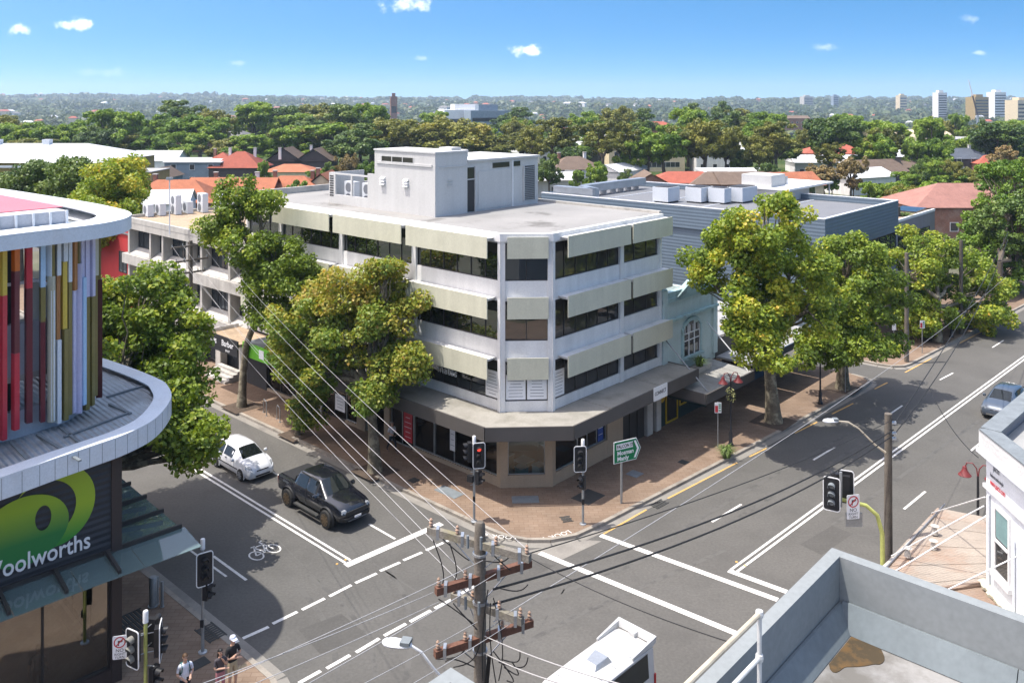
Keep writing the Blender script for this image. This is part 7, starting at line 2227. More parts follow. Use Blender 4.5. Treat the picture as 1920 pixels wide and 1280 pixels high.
for s in (1, -1):
    MB().tube([(-1.3, s * .78, 1.28), (-1.22, s * .74, 1.55), (-1.05, s * .68, 1.62)], .035, 8).build('sports_bar', M['plastic_black'], ut, smooth=True)
    MB().box(-.9, 1.05, s * 1.04 - .09, s * 1.04 + .09, .38, .45).build('side_step', M['lid_dark'], ut)
    MB().hexa([(2.30, s * .62, .90), (2.52, s * .56, .88), (2.46, s * .80, .88), (2.16, s * .90, .92), (2.28, s * .60, 1.06), (2.48, s * .56, 1.0), (2.42, s * .76, 1.0), (2.10, s * .86, 1.06)] if s > 0 else
              [(2.16, s * .90, .92), (2.46, s * .80, .88), (2.52, s * .56, .88), (2.30, s * .62, .90), (2.10, s * .86, 1.06), (2.42, s * .76, 1.0), (2.48, s * .56, 1.0), (2.28, s * .60, 1.06)]).build('headlight', M['headlamp'], ut).location = (.14, 0, -.01)
    MB().lathe([(.03, -.13), (.11, -.08), (.12, .06), (.04, .13)], .86, s * 1.1, 8, 'y', cz=1.27).build('wing_mirror', M['car_black'], ut, smooth=True)
    MB().box(-2.66, -2.56, s * .86 - .04, s * .86 + .05, .85, 1.15).build('tail_light', M['tail_red'], ut)
    for x in (-.75, .1): MB().box(x, x + .2, s * .962, s * .985, 1.05, 1.09).build('door_handle', M['plastic_black'], ut)
    MB().box(-.12, -.10, s * .962 - .01, s * .968, .55, 1.2).build('door_gap', M['plastic_black'], ut)
    text('RAPTOR', .13, tmat(ut) @ wall_matrix(Vector((-2.1 if s < 0 else -1.55, s * .955, 1.08)), e1 * (-s), e2 * s), M['lid_grey'], ut, ext=.002)
MB().box(2.60, 2.69, -.6, .6, .72, .92).build('grille', M['plastic_black'], ut); MB().hexa([(2.5, -.86, .52), (2.7, -.7, .52), (2.7, .7, .52), (2.5, .86, .52), (2.48, -.88, .68), (2.74, -.7, .68), (2.74, .7, .68), (2.48, .88, .68)]).build('front_bumper', M['plastic_black'], ut)
MB().hexa([(2.5, -.5, .46), (2.68, -.45, .46), (2.68, .45, .46), (2.5, .5, .46), (2.55, -.6, .53), (2.76, -.5, .53), (2.76, .5, .53), (2.55, .6, .53)]).build('skid_plate', M['galv'], ut)
MB().box(2.74, 2.76, -.19, .19, .58, .68).build('number_plate', M['white_print'], ut)

# ---- blue grey car coming down the right street, half hidden by the white corner building
bpos = S(1885, 772, 0)
bc = thing('sedan_car', 'blue grey car driving down the right street behind the white corner building', 'car', bpos, heading(b1, b0))
st = [(-2.25, sec(.7, .36, .6, .9, .7, .66, .95)), (-2.1, sec(.85, .25, .6, 1.02, .82, .72, 1.08)), (-1.7, sec(.9, .22, .6, 1.05, .84, .6, 1.45)), (-1.0, sec(.91, .2, .6, 1.03, .86, .62, 1.56, .04)), (0, sec(.91, .2, .6, 1.0, .86, .62, 1.58, .04)), (.45, sec(.91, .2, .6, .99, .86, .61, 1.5, .04)),
      (1.15, sec(.905, .2, .6, .98, .83, .74, 1.05, .04)), (1.7, sec(.88, .2, .58, .92, .8, .7, .97, .04)), (2.1, sec(.82, .22, .55, .82, .74, .62, .86, .03)), (2.25, sec(.7, .28, .5, .7, .64, .5, .72, .02)), (2.3, sec(.5, .34, .48, .6, .5, .4, .6, .01))]
g = loft(st); R = len(g[0]); body_mesh(g).build('body', M['car_blue'], bc, smooth=True)
pane_patch(g, 5, 6, 5, R - 5, .05, .012).build('windscreen', M['glass_car'], bc); pane_patch(g, 1, 2, 5, R - 5, .1, .012).build('rear_window', M['glass_car'], bc)
for k0, k1 in ((4, 5), (R - 4, R - 5)):
    pane_patch(g, 2, 3, k0, k1, .1, .01).build('side_window', M['glass_car'], bc); pane_patch(g, 3, 5, k0, k1, .1, .01).build('side_window', M['glass_car'], bc)
for x in (1.4, -1.4):
    for y in (.9, -.9): arch(bc, x, y, .36, 'plastic_black', .01); wheel(bc, x, y * .93, .33, .21, 'rim', 5)
for s in (1, -1):
    MB().box(2.0, 2.2, s * .66 - .12, s * .66 + .12, .64, .76).build('headlight', M['headlamp'], bc); MB().box(2.235, 2.29, s * .14 - .1, s * .14 + .1, .55, .68).build('grille', M['plastic_black'], bc)
    MB().lathe([(.03, -.1), (.09, -.06), (.1, .05), (.03, .1)], .75, s * 1.02, 8, 'y', cz=1.06).build('wing_mirror', M['car_blue'], bc, smooth=True)
MB().box(2.27, 2.31, -.45, .45, .34, .42).build('air_intake', M['chrome'], bc)

# ---- white high roofed van seen from above
r0 = S(1155, 1163, 2.25); r1 = S(1229, 1202, 2.25)
acr = (r1 - r0); acr.z = 0; acr.normalize(); fwd = Vector((acr.y, -acr.x, 0))
if fwd.y > 0: fwd = -fwd
vc = (r0 + r1) / 2; vc.z = 0
vpos = vc + fwd * 2.45
vn = thing('van', 'white campervan with roof rails passing through the junction', 'van', vpos, atan2(fwd.y, fwd.x))
def vsec(w, zb, zbelt, wr, zr): return sec(w, zb, .8, zbelt, w * .98, wr, zr, .05)
st = [(-2.42, vsec(.80, .4, 1.2, .72, 2.0)), (-2.38, vsec(.84, .3, 1.2, .76, 2.08)), (-2.2, vsec(.85, .26, 1.2, .76, 2.12)), (0, vsec(.85, .26, 1.2, .76, 2.12)), (1.3, vsec(.85, .26, 1.2, .75, 2.10)), (1.6, vsec(.85, .26, 1.2, .73, 2.02)), (2.15, vsec(.84, .26, 1.15, .74, 1.3)), (2.38, vsec(.78, .3, .95, .66, 1.02)), (2.44, vsec(.7, .4, .8, .6, .85))]
g = loft(st); R = len(g[0]); body_mesh(g).build('body', M['van_white'], vn, smooth=True)
pane_patch(g, 5, 6, 5, R - 5, .05, .012).build('windscreen', M['glass_car'], vn)
for k0, k1 in ((4, 5), (R - 4, R - 5)):
    pane_patch(g, 2, 3, k0, k1, .14, .012).build('side_window', M['glass_car'], vn); pane_patch(g, 3, 5, k0, k1, .14, .012).build('side_window', M['glass_car'], vn)
MB().box(-2.445, -2.40, -.62, .62, 1.25, 1.85).build('rear_window', M['glass_car'], vn)
rk = MB()
for s in (1, -1):
    rk.hexa([(-2.42, s * .72 - .05, 2.12), (-1.3, s * .72 - .03, 2.14), (-1.3, s * .72 + .03, 2.14), (-2.42, s * .72 + .05, 2.12), (-2.42, s * .72 - .05, 2.34), (-1.3, s * .72 - .02, 2.2), (-1.3, s * .72 + .02, 2.2), (-2.42, s * .72 + .05, 2.34)])
rk.hexa([(-2.52, -.77, 2.16), (-2.38, -.77, 2.16), (-2.38, .77, 2.16), (-2.52, .77, 2.16), (-2.56, -.77, 2.36), (-2.42, -.77, 2.34), (-2.42, .77, 2.34), (-2.56, .77, 2.36)])
rk.box(-2.42, -2.22, -.12, .12, 2.14, 2.3)
rk.build('roof_spoiler', M['van_white'], vn)
MB().hexa([(-.75, -.34, 2.15), (.05, -.26, 2.15), (.05, .26, 2.15), (-.75, .34, 2.15), (-.62, -.26, 2.36), (-.1, -.2, 2.3), (-.1, .2, 2.3), (-.62, .26, 2.36)]).build('roof_vent', M['galv'], vn)
for j in range(5): MB().box(-2.1 + j * .75, -2.08 + j * .75, -.62, .62, 2.165, 2.175).build('roof_rib', M['van_white'], vn)
for x in (1.35, -1.25):
    for y in (.84, -.84): arch(vn, x, y, .36, 'plastic_black', .005); wheel(vn, x, y * .93, .33, .2, 'rim', 6)
for s in (1, -1):
    MB().box(-2.42, -2.34, s * .82 - .04, s * .82 + .04, .8, 1.25).build('tail_light', M['tail_red'], vn)
    MB().lathe([(.03, -.1), (.1, -.06), (.11, .05), (.03, .1)], 1.75, s * 1.0, 8, 'y', cz=1.3).build('wing_mirror', M['plastic_black'], vn, smooth=True)

# ------------------------------------------------------------------ people
def skin_mesh(name, verts, edges, radii, root, mats, fn, sub=2):
    """Grow one continuous surface over a jointed skeleton and colour its faces by fn(centre) -> material index."""
    me = bpy.data.meshes.new(name); me.from_pydata(verts, edges, []); me.update()
    o = bpy.data.objects.new(name + '_tmp', me); COL.objects.link(o)
    sk = o.modifiers.new('skin', 'SKIN'); sk.use_smooth_shade = True
    for i, r in enumerate(radii):
        sv = me.skin_vertices[0].data[i]; sv.radius = r if isinstance(r, tuple) else (r, r); sv.use_root = (i == root)
    sd = o.modifiers.new('sub', 'SUBSURF'); sd.levels = sub; sd.render_levels = sub
    dg = bpy.context.evaluated_depsgraph_get()
    ev = bpy.data.meshes.new_from_object(o.evaluated_get(dg))
    ev.name = name
    bpy.data.objects.remove(o)
    ev.materials.clear()
    for m in mats: ev.materials.append(m)
    for p in ev.polygons:
        p.use_smooth = True; p.material_index = fn(p.center)
    return ev


def cloth(name, c): return mat(name, (*c, 1), rough=0.85, var=0.12, scale=6, fine=0.1)
def person(label, base, ang, shirt, legs, hair, arms='phone', stride=0.0, height=1.75, long_legs=True, cap=None, hairlong=False, group=None, shoes=(0.05, 0.05, 0.05)):
    t = thing('person', label, 'person', base, ang)
    k = height / 1.75
    # x right, y forward(-y is the front: facing -y), z up
    f = stride
    J = {}
    V_ = []; E_ = []; R_ = []
    def j(n, p, r, par=None):
        J[n] = len(V_); V_.append((p[0] * k, p[1] * k, p[2] * k)); R_.append(tuple(x * k for x in r) if isinstance(r, tuple) else r * k)
        if par is not None: E_.append((J[par], J[n]))
    j('pelvis', (0, 0, .95), (.15, .105)); j('waist', (0, 0, 1.08), (.135, .095), 'pelvis'); j('chest', (0, -.01, 1.30), (.165, .11), 'waist'); j('neckb', (0, .01, 1.46), (.075, .07), 'chest'); j('neck', (0, -.01, 1.52), (.055, .058), 'neckb')
    j('jaw', (0, -.035, 1.585), (.062, .075), 'neck'); j('head', (0, -.02, 1.665), (.078, .098), 'jaw'); j('crown', (0, -.005, 1.725), (.055, .075), 'head')
    for s, n in ((1, 'r'), (-1, 'l')):
        q = f * s
        j('hip' + n, (.095 * s, 0, .88), .095, 'pelvis'); j('knee' + n, (.105 * s, -.02 - q * .24, .50 + abs(q) * .02), .062, 'hip' + n); j('ankle' + n, (.105 * s, .02 - q * .38 + (.05 if q < 0 else 0), .09 + (.07 if q < 0 else 0)), .042, 'knee' + n); j('toe' + n, (.115 * s, -.14 - q * .40, .045 + (.02 if q < 0 else 0)), (.04, .03), 'ankle' + n)
        j('sh' + n, (.19 * s, .01, 1.405), .062, 'chest')
        if arms == 'phone': el = (.245 * s, .02, 1.13); wr = (.10 * s, -.26, 1.10 + .02 * s)
        elif arms == 'folded': el = (.255 * s, -.04, 1.14); wr = (-.06 * s, -.20, 1.17 + .05 * s)
        elif arms == 'chin': el = (.22 * s, -.06, 1.13); wr = ((.04, -.17, 1.42) if s > 0 else (.10, -.20, 1.12))
        else: el = (.25 * s, .05 + q * .1, 1.13); wr = (.26 * s, -.05 + q * .28, .90)
        j('el' + n, el, .045, 'sh' + n); j('wr' + n, wr, .033, 'el' + n)
        d = Vector(wr) - Vector(el); d.normalize(); hnd = Vector(wr) + d * .055
        j('palm' + n, hnd, (.042, .022), 'wr' + n)
        side = d.cross(Vector((0, 0, 1))); side = side.normalized() if side.length > .1 else Vector((1, 0, 0))
        for q_, (o_, L_) in enumerate(((-.03, .065), (-.01, .08), (.01, .075), (.03, .055))):
            a = hnd + d * .03 + side * o_ * .9; b = a + d * L_ * .55; c = b + d * L_ * .3 + Vector((0, 0, -.02))
            j('f%d%s' % (q_, n), a, .011, 'palm' + n); j('g%d%s' % (q_, n), b, .0095, 'f%d%s' % (q_, n)); j('h%d%s' % (q_, n), c, .008, 'g%d%s' % (q_, n))
        a = hnd - side * .035 + d * .0; j('t0' + n, a, .012, 'palm' + n); j('t1' + n, a - side * .02 + d * .04, .010, 't0' + n)
    sm_ = shirt; lm_ = legs
    zs = 1.47 * k; zw = .97 * k; sleeve_r = .34 * k
    leg_end = .12 * k if long_legs else .50 * k
    elz = [Vector(V_[J['elr']]), Vector(V_[J['ell']])]; shz = [Vector(V_[J['shr']]), Vector(V_[J['shl']])]
    def col(c):
        if c.z > zs: return 0
        # arms: short sleeves end two thirds down the upper arm
        for sh, el in zip(shz, elz):
            ax = el - sh; tt = (Vector(c) - sh).dot(ax) / ax.length_squared
            if abs(c.x) > .19 * k and tt > .72: return 0
        for wn, en in (('wrr', 'elr'), ('wrl', 'ell')):
            a = Vector(V_[J[en]]); b = Vector(V_[J[wn]]); ab = b - a; tt = max(-.05, min(1.6, (Vector(c) - a).dot(ab) / ab.length_squared)); dd = (Vector(c) - (a + ab * tt)).length
            if dd < .075 * k and tt > -.04 and c.z > .8 * k and (abs(c.y) > .11 * k or abs(c.x) > .2 * k): return 0
        if c.z > zw: return 1
        if c.z > leg_end: return 2
        if c.z > .11 * k: return 0
        return 3
    me = skin_mesh('body', V_, E_, R_, 0, [M['skin'], sm_, lm_, cloth('shoes', shoes)], col)
    place('body', me, t)
    # face details and hair
    fc = MB()
    hz_ = 1.66 * k
    for s in (1, -1): fc.lathe([(.0, -.012), (.012, -.006), (.012, .006), (.0, .012)], .03 * s * k, -.112 * k, 8, 'y', cz=hz_ + .005)
    fc.build('eyes', M['black_print'], t)
    nf = MB(); nf.add([(-.014 * k, -.112 * k, hz_ - .03), (.014 * k, -.112 * k, hz_ - .03), (0, -.138 * k, hz_ - .03), (0, -.112 * k, hz_ + .02)], [(0, 1, 2), (0, 2, 3), (1, 3, 2)]); nf.build('nose', M['skin'], t)
    MB().box(-.022 * k, .022 * k, -.112 * k, -.10 * k, hz_ - .062, hz_ - .053).build('mouth', M['red_wall'], t)
    for s in (1, -1): MB().lathe([(.0, -.012), (.022, -.004), (.022, .006), (.0, .012)], .082 * s * k, -.015 * k, 8, 'x', cz=hz_ - .005).build('ear', M['skin'], t)
    h = MB(); n = 14; prof = []
    hm = hair
    vs = []; rows = 7
    for i in range(rows):
        ph = (pi / 2) * (1 - i / (rows - 1) * 1.25)
        for q in range(n):
            a = 2 * pi * q / n
            front = sin(a) < -.3
            p_ = max(ph, .35) if front else ph
            r = .098 * k
            vs.append((r * cos(p_) * cos(a) * .88, -.005 * k + r * 1.14 * cos(p_) * sin(a), hz_ + .015 + r * 1.02 * sin(p_)))
    h.add(vs, [(i * n + q, (i + 1) * n + q, (i + 1) * n + (q + 1) % n, i * n + (q + 1) % n) for i in range(rows - 1) for q in range(n)])
    if hairlong:
        h.hexa([(-.09 * k, .02, 1.36 * k), (.09 * k, .02, 1.36 * k), (.08 * k, .115 * k, 1.36 * k), (-.08 * k, .115 * k, 1.36 * k), (-.085 * k, .0, 1.70 * k), (.085 * k, .0, 1.70 * k), (.07 * k, .09 * k, 1.70 * k), (-.07 * k, .09 * k, 1.70 * k)])
    h.build('hair', hm, t, smooth=True)
    if cap is not None:
        c_ = MB(); c_.lathe([(.10 * k, -.0), (.105 * k, .03), (.085 * k, .085), (.03 * k, .11)], 0, -.01 * k, 14, cz=hz_ + .02)
        c_.hexa([(-.08 * k, -.19 * k, hz_ + .02), (.08 * k, -.19 * k, hz_ + .02), (.09 * k, -.07 * k, hz_ + .03), (-.09 * k, -.07 * k, hz_ + .03), (-.07 * k, -.19 * k, hz_ + .032), (.07 * k, -.19 * k, hz_ + .032), (.085 * k, -.07 * k, hz_ + .048), (-.085 * k, -.07 * k, hz_ + .048)])
        c_.build('cap', cap, t, smooth=True)
    if arms == 'phone':
        ph_ = thing('phone', 'dark phone held by the person in the white tee' if label.startswith('person in a white t') else 'dark folder held by the walking person in white shirt', 'phone' if label.startswith('person in a white t') else 'folder', tmat(t) @ Vector((0, -.34 * k, 1.12 * k)), ang)
        w_, h_ = (.04, .08) if label.startswith('person in a white t') else (.13, .1)
        MB().box(-w_, w_, -.012, .002, -h_, h_).build('case', M['black_metal'], ph_); MB().box(-w_ + .006, w_ - .006, .003, .008, -h_ + .006, h_ - .006).build('face', M['glass_far'], ph_)
    return t


HAIR_BR = mat('hair_brown', (0.09, 0.05, 0.025, 1), rough=0.6); HAIR_BK = mat('hair_black', (0.015, 0.013, 0.012, 1), rough=0.5); HAIR_GR = mat('hair_grey', (0.25, 0.23, 0.2, 1), rough=0.6)
WTEE = cloth('white_tee', (0.62, 0.65, 0.72)); BTEE = cloth('black_tee', (0.018, 0.018, 0.02)); GTOP = cloth('dark_top', (0.07, 0.06, 0.065)); KHAKI = cloth('khaki_shorts', (0.42, 0.34, 0.22)); DARKT = cloth('dark_trousers', (0.02, 0.022, 0.03)); PINK = cloth('pink_skirt', (0.36, 0.15, 0.16)); WSHIRT = cloth('white_shirt', (0.60, 0.61, 0.64)); TEALJ = cloth('teal_jacket', (0.02, 0.09, 0.09))
def at_head(x, y, ht, z0=.13):
    """Standing place of a person whose crown of height ht shows at pixel x, y."""
    return Vector((*S(x, y, z0 + ht)[:2], z0))
person('person in a white tee with a small backpack looking down at a phone', at_head(347, 1225, 1.76), radians(35), WTEE, DARKT, HAIR_BR, 'phone', 0.0, 1.76)
bpk = thing('backpack', 'small dark green backpack on the person in the white tee', 'backpack', at_head(347, 1225, 1.76), radians(35))
MB().hexa([(-.15, .12, 1.02), (.15, .12, 1.02), (.12, .27, 1.04), (-.12, .27, 1.04), (-.14, .11, 1.42), (.14, .11, 1.42), (.10, .22, 1.40), (-.10, .22, 1.40)]).build('bag', TEALJ, bpk)
for s in (1, -1): MB().tube([(s * .11, .12, 1.40), (s * .115, .03, 1.475), (s * .115, -.10, 1.40), (s * .13, -.105, 1.25), (s * .15, .05, 1.10)], .016, 6).build('strap', TEALJ, bpk)
person('person in a dark grey top and pink skirt with hand raised to the chin', at_head(413, 1216, 1.62), radians(40), GTOP, PINK, HAIR_BK, 'chin', 0.0, 1.62, hairlong=True, long_legs=False)
person('person in a white cap, black tee and khaki shorts with folded arms', at_head(436, 1192, 1.82), radians(50), BTEE, KHAKI, HAIR_BK, 'folded', 0.0, 1.82, long_legs=False, cap=WTEE)
person('person in a white shirt and dark trousers walking past the shop windows', S(735, 848, .13), radians(42), WSHIRT, DARKT, HAIR_GR, 'phone', .75, 1.76)
person('person in dark clothes standing behind the supermarket glass', W0 + WU * -2.3 + WV * .85 + Vector((0, 0, .15)), radians(200), TEALJ, DARKT, HAIR_BK, 'side', .3, 1.8)  # figure added inside to stand in for a silhouette reflected in the glass

# ------------------------------------------------------------------ suburb behind: houses and trees
TILE = {}
def tile_mat(key, col):
    m = mat('tiles_' + key, col, rough=0.85, var=0.12, scale=0.6, fine=0.1, fscale=4, dirt=tuple(c * .55 for c in col[:3]) + (1,), dirt_amt=0.45, dirt_scale=0.9)
    t = m.node_tree; n = t.nodes.new; l = t.links.new; p = t.nodes['Principled BSDF']
    g = n('ShaderNodeNewGeometry'); sp_ = n('ShaderNodeSeparateXYZ'); l(g.outputs['Position'], sp_.inputs[0])
    a = n('ShaderNodeMath'); a.operation = 'MULTIPLY'; a.inputs[1].default_value = 1 / .17; l(sp_.outputs['Z'], a.inputs[0])
    f = n('ShaderNodeMath'); f.operation = 'FRACT'; l(a.outputs[0], f.inputs[0])
    bp_ = n('ShaderNodeBump'); bp_.inputs['Strength'].default_value = .9; bp_.inputs['Distance'].default_value = .12; l(f.outputs[0], bp_.inputs['Height']); l(bp_.outputs[0], p.inputs['Normal'])
    return m
TILE['orange'] = tile_mat('orange', (0.40, 0.145, 0.075, 1)); TILE['red'] = tile_mat('red', (0.34, 0.095, 0.06, 1)); TILE['brown'] = tile_mat('brown', (0.16, 0.115, 0.085, 1)); TILE['grey'] = tile_mat('grey', (0.17, 0.165, 0.16, 1))
TILE['slate'] = tile_mat('slate', (0.09, 0.105, 0.13, 1)); TILE['white'] = mat('tin_white', (0.50, 0.51, 0.51, 1), rough=0.6, var=0.08, streak=.05); TILE['pink'] = tile_mat('pink', (0.30, 0.15, 0.12, 1))
WALL = {'white': M['white_wall'], 'cream': mat('wall_cream', (0.56, 0.47, 0.31, 1), rough=.85), 'brick': M['brick'], 'grey': mat('wall_bluegrey', (0.20, 0.25, 0.30, 1), rough=.8), 'mustard': mat('wall_mustard', (0.32, 0.23, 0.09, 1), rough=.85), 'dark': mat('wall_dark', (0.06, 0.05, 0.05, 1), rough=.8)}


def house(name, label, base, rz, w, d, h, rise, roofm, wallm, kind='hip', chimneys=1, windows=True, over=.4, group=None, cat='house'):
    t = thing(name, label, cat, base, rz, group)
    MB().box(-w / 2, w / 2, -d / 2, d / 2, -1.0, h).build('wall', WALL[wallm], t)
    W, D = w / 2 + over, d / 2 + over
    r = MB()
    if kind == 'hip':
        k = max(.1, W - D) if W > D else 0
        k2 = max(.1, D - W) if D >= W else 0
        r.add([(-W, -D, h), (W, -D, h), (W, D, h), (-W, D, h), (-k, -k2, h + rise), (k if k else .1, k2 if k2 else 0, h + rise)],
              [(0, 1, 5, 4) if k else (0, 1, 4), (1, 2, 5) if k else (1, 2, 5, 4), (2, 3, 4, 5) if k else (2, 3, 5), (3, 0, 4) if k else (3, 0, 4, 5), (3, 2, 1, 0)])
    elif kind == 'gable':
        r.add([(-W, -D, h), (W, -D, h), (W, D, h), (-W, D, h), (-W, 0, h + rise), (W, 0, h + rise)], [(0, 1, 5, 4), (2, 3, 4, 5), (3, 2, 1, 0)])
        for q in (-w / 2, w / 2): MB().add([(q, -d / 2, h), (q, d / 2, h), (q, 0, h + rise * .92)], [(0, 2, 1) if q < 0 else (0, 1, 2)]).build('gable', WALL[wallm], t)
    else:
        r.hexa([(-W, -D, h), (W, -D, h), (W, D, h), (-W, D, h), (-W, -D, h + .2), (W, -D, h + .2), (W, D, h + .2 + rise), (-W, D, h + .2 + rise)])
    ro_ = r.build('roof', TILE[roofm], t)
    for c in range(chimneys):
        x = (-.25 + .5 * c) * w; y = .12 * d
        zc = h + rise * .55
        MB().box(x - .3, x + .3, y - .3, y + .3, zc - .4, h + rise + .7).build('chimney', WALL['white' if rnd.random() < .5 else 'brick'], ro_)
        MB().box(x - .38, x + .38, y - .38, y + .38, h + rise + .7, h + rise + .85).build('chimney_cap', M['concrete'], ro_)
    if windows:
        for j in range(max(2, int(w / 3.5))):
            x = -w / 2 + w * (j + .5) / max(2, int(w / 3.5))
            for z in ([1.0] if h < 5 else [1.0, 3.9]):
                f = MB().box(x - .62, x + .62, -d / 2 - .05, -d / 2, z, z + 1.35).build('window', M['white_paint'], t)
                MB().box(x - .54, x + .54, -d / 2 - .06, -d / 2 - .04, z + .08, z + 1.27).build('pane', M['glass_far'], f)
    return t


def hp(x, y, z):           # roof edge of height z seen at this pixel -> ground place
    p = S(x, y, z); return Vector((p.x, p.y, 0))


HOUSES = [
    # x, y (eaves), w, d, h, rise, roof, wall, kind, chim, rot offset, label
    (330, 374, 15, 9, 4.2, 3.2, 'orange', 'brick', 'hip', 1, 0.0, 'orange tiled house with twin gables beside the mustard wall'),
    (440, 366, 14, 9, 4.2, 3.0, 'orange', 'brick', 'gable', 2, 0.0, 'orange tiled house row behind the slender plane tree'),
    (548, 362, 13, 9, 4.2, 3.0, 'orange', 'brick', 'hip', 2, 0.0, 'orange tiled house behind the flat white office roof'),
    (612, 358, 9, 8, 4.2, 3.4, 'orange', 'cream', 'gable', 1, pi / 2, 'small orange gabled house behind the roof compound'),
    (452, 312, 12, 10, 4.4, 3.6, 'red', 'dark', 'hip', 3, 0.0, 'rust tiled house with three chimneys and a dormer'),
    (418, 310, 9, 9, 4.4, 3.2, 'red', 'brick', 'hip', 1, 0.0, 'rust tiled house behind the blue grey weatherboard house'),
    (548, 320, 12, 8, 3.4, 1.6, 'orange', 'cream', 'hip', 0, 0.0, 'cream house with solar panels on its orange roof'),
    (540, 300, 9, 9, 4.5, 3.4, 'brown', 'dark', 'gable', 0, pi / 2, 'brown gabled house with a dark end wall'),
    (595, 300, 9, 9, 4.5, 3.2, 'brown', 'dark', 'gable', 1, pi / 2, 'brown gabled house with a tall chimney'),
    (372, 303, 13, 8, 5.6, .5, 'white', 'grey', 'skillion', 0, 0.0, 'blue grey two storey weatherboard house with a flat pale roof'),
    (300, 300, 12, 9, 4.0, 2.6, 'white', 'white', 'gable', 0, 0.0, 'pale tin roofed house above the blue grey house'),
    (305, 330, 8, 6, 3.2, 2.0, 'brown', 'grey', 'gable', 0, pi / 2, 'small blue gabled shed beside the orange tiled house'),
    (410, 258, 30, 18, 5.0, 4.0, 'grey', 'brick', 'hip', 0, 0.0, 'wide grey hipped roof among the trees'),
    (285, 253, 16, 10, 5.0, 3.4, 'grey', 'cream', 'hip', 1, 0.2, 'grey hipped roof half hidden by dark trees'),
    (1220, 240, 26, 14, 7.5, 3.0, 'red', 'brick', 'hip', 2, 0.1, 'long red roofed apartment house above the trees'),
    (1562, 286, 17, 10, 6.0, 2.2, 'red', 'brick', 'hip', 0, -.1, 'red brick house with an orange red hipped roof'),
    (1545, 303, 18, 8, 4.0, 1.8, 'white', 'white', 'gable', 0, 0.0, 'white terrace with a pale tin roof in front of the red roof'),
    (1075, 315, 12, 9, 5.2, 2.6, 'brown', 'white', 'hip', 2, .25, 'white house with a brown hipped roof behind the plant room'),
    (1030, 335, 12, 8, 3.6, 1.4, 'white', 'white', 'gable', 1, .2, 'low white rendered house beside the brown hipped one'),
    (1165, 318, 14, 7, 3.8, 1.6, 'white', 'white', 'gable', 0, .9, 'long white tin roof running away behind the shops'),
    (1215, 342, 9, 7, 3.8, 2.2, 'brown', 'brick', 'gable', 0, pi / 2, 'small brown gabled house behind the silver duct'),
    (1285, 340, 15, 8, 3.9, 2.0, 'red', 'cream', 'hip', 0, 0.0, 'pink roofed cream house behind the cooling units'),
    (1345, 342, 12, 8, 3.8, 2.2, 'brown', 'brick', 'hip', 0, 0.0, 'brown roofed brick house behind the cooling units'),
    (1400, 342, 13, 8, 3.8, 2.2, 'brown', 'brick', 'gable', 0, 0.1, 'brown gabled brick house behind the big plane tree'),
    (1375, 322, 14, 9, 4.6, .3, 'white', 'white', 'skillion', 0, 0.0, 'flat white roofed house with vents'),
    (1480, 345, 10, 8, 3.6, 2.4, 'orange', 'cream', 'gable', 0, .3, 'orange roofed cottage beside the green roof'),
    (1640, 320, 11, 9, 4.0, 2.6, 'brown', 'dark', 'gable', 0, .4, 'brown gabled house with an orange edged end'),
    (1680, 312, 12, 9, 4.4, 2.2, 'brown', 'dark', 'hip', 0, .2, 'brown hipped house beside the dark green bush'),
    (1740, 312, 14, 8, 4.0, 1.2, 'grey', 'white', 'hip', 0, 0.0, 'dull brown low roof house'),
    (1795, 296, 15, 9, 5.0, 2.6, 'slate', 'dark', 'hip', 2, 0.0, 'dark slate roofed house with white chimneys'),
    (1855, 305, 10, 8, 4.0, 2.0, 'red', 'brick', 'hip', 0, 0.0, 'red roofed house beyond the tall street tree'),
    (1610, 330, 14, 8, 3.6, 1.8, 'white', 'white', 'gable', 0, .5, 'white tin roofed cottage behind the bare tree'),
    (1345, 288, 14, 9, 5.0, 2.0, 'white', 'white', 'gable', 0, 0.0, 'pale roofed house between the eucalypts'),
    (1420, 262, 12, 8, 6.0, 1.6, 'white', 'white', 'hip', 0, 0.0, 'white walled house under tall gums'),
    (1055, 282, 16, 8, 4.0, 1.0, 'slate', 'white', 'hip', 0, 0.0, 'long low slate roofed white house'),
    (1100, 274, 12, 9, 5.0, 3.0, 'white', 'white', 'gable', 0, 0.0, 'white gabled house among the eucalypts'),
    (990, 262, 10, 9, 5.0, 3.0, 'white', 'white', 'gable', 0, .6, 'steep white gable poking through the tree tops'),
    (940, 222, 20, 9, 6.0, 2.6, 'white', 'white', 'gable', 0, .3, 'white terrace row beyond the brown green tree'),
    (1470, 222, 34, 12, 7.5, 2.0, 'brown', 'brick', 'gable', 0, 0.05, 'long brown roofed flats with a dark pine before it'),
    (1795, 380, 18, 12, 4.5, 3.0, 'pink', 'brick', 'hip', 0, 0.0, 'large faded pink tiled roof beside the roof terrace'),
    (1700, 292, 12, 8, 5.4, 1.6, 'white', 'white', 'hip', 0, 0.1, 'white two storey house beside the school'),
]
for hd_ in HOUSES:
    x, y, w, d, h, rise, rm, wm, kd, ch, ro__, lab = hd_
    if not lab: continue
    house('house', lab, hp(x, y, h), TH - pi / 4 + ro__ - .05, w, d, h, rise, rm, wm, kd, ch)
# cream flats with long windows
fl_ = thing('apartment_building', 'cream brick flats with long window bands among the trees', 'building', hp(1205, 300, 3.0), .1)
MB().box(-11, 11, -5, 5, -1, 10.0).build('wall', WALL['cream'], fl_)
MB().box(-11.3, 11.3, -5.3, 5.3, 10, 10.25).build('roof', M['roof_light'], fl_)
for z in (1.2, 4.2, 7.4):
    facade(fl_, Vector((-9.5, -5, 0)), e1, -e2, 19, z, z + 1.5, 14, 'glass_far', 'white_paint', depth=.0)
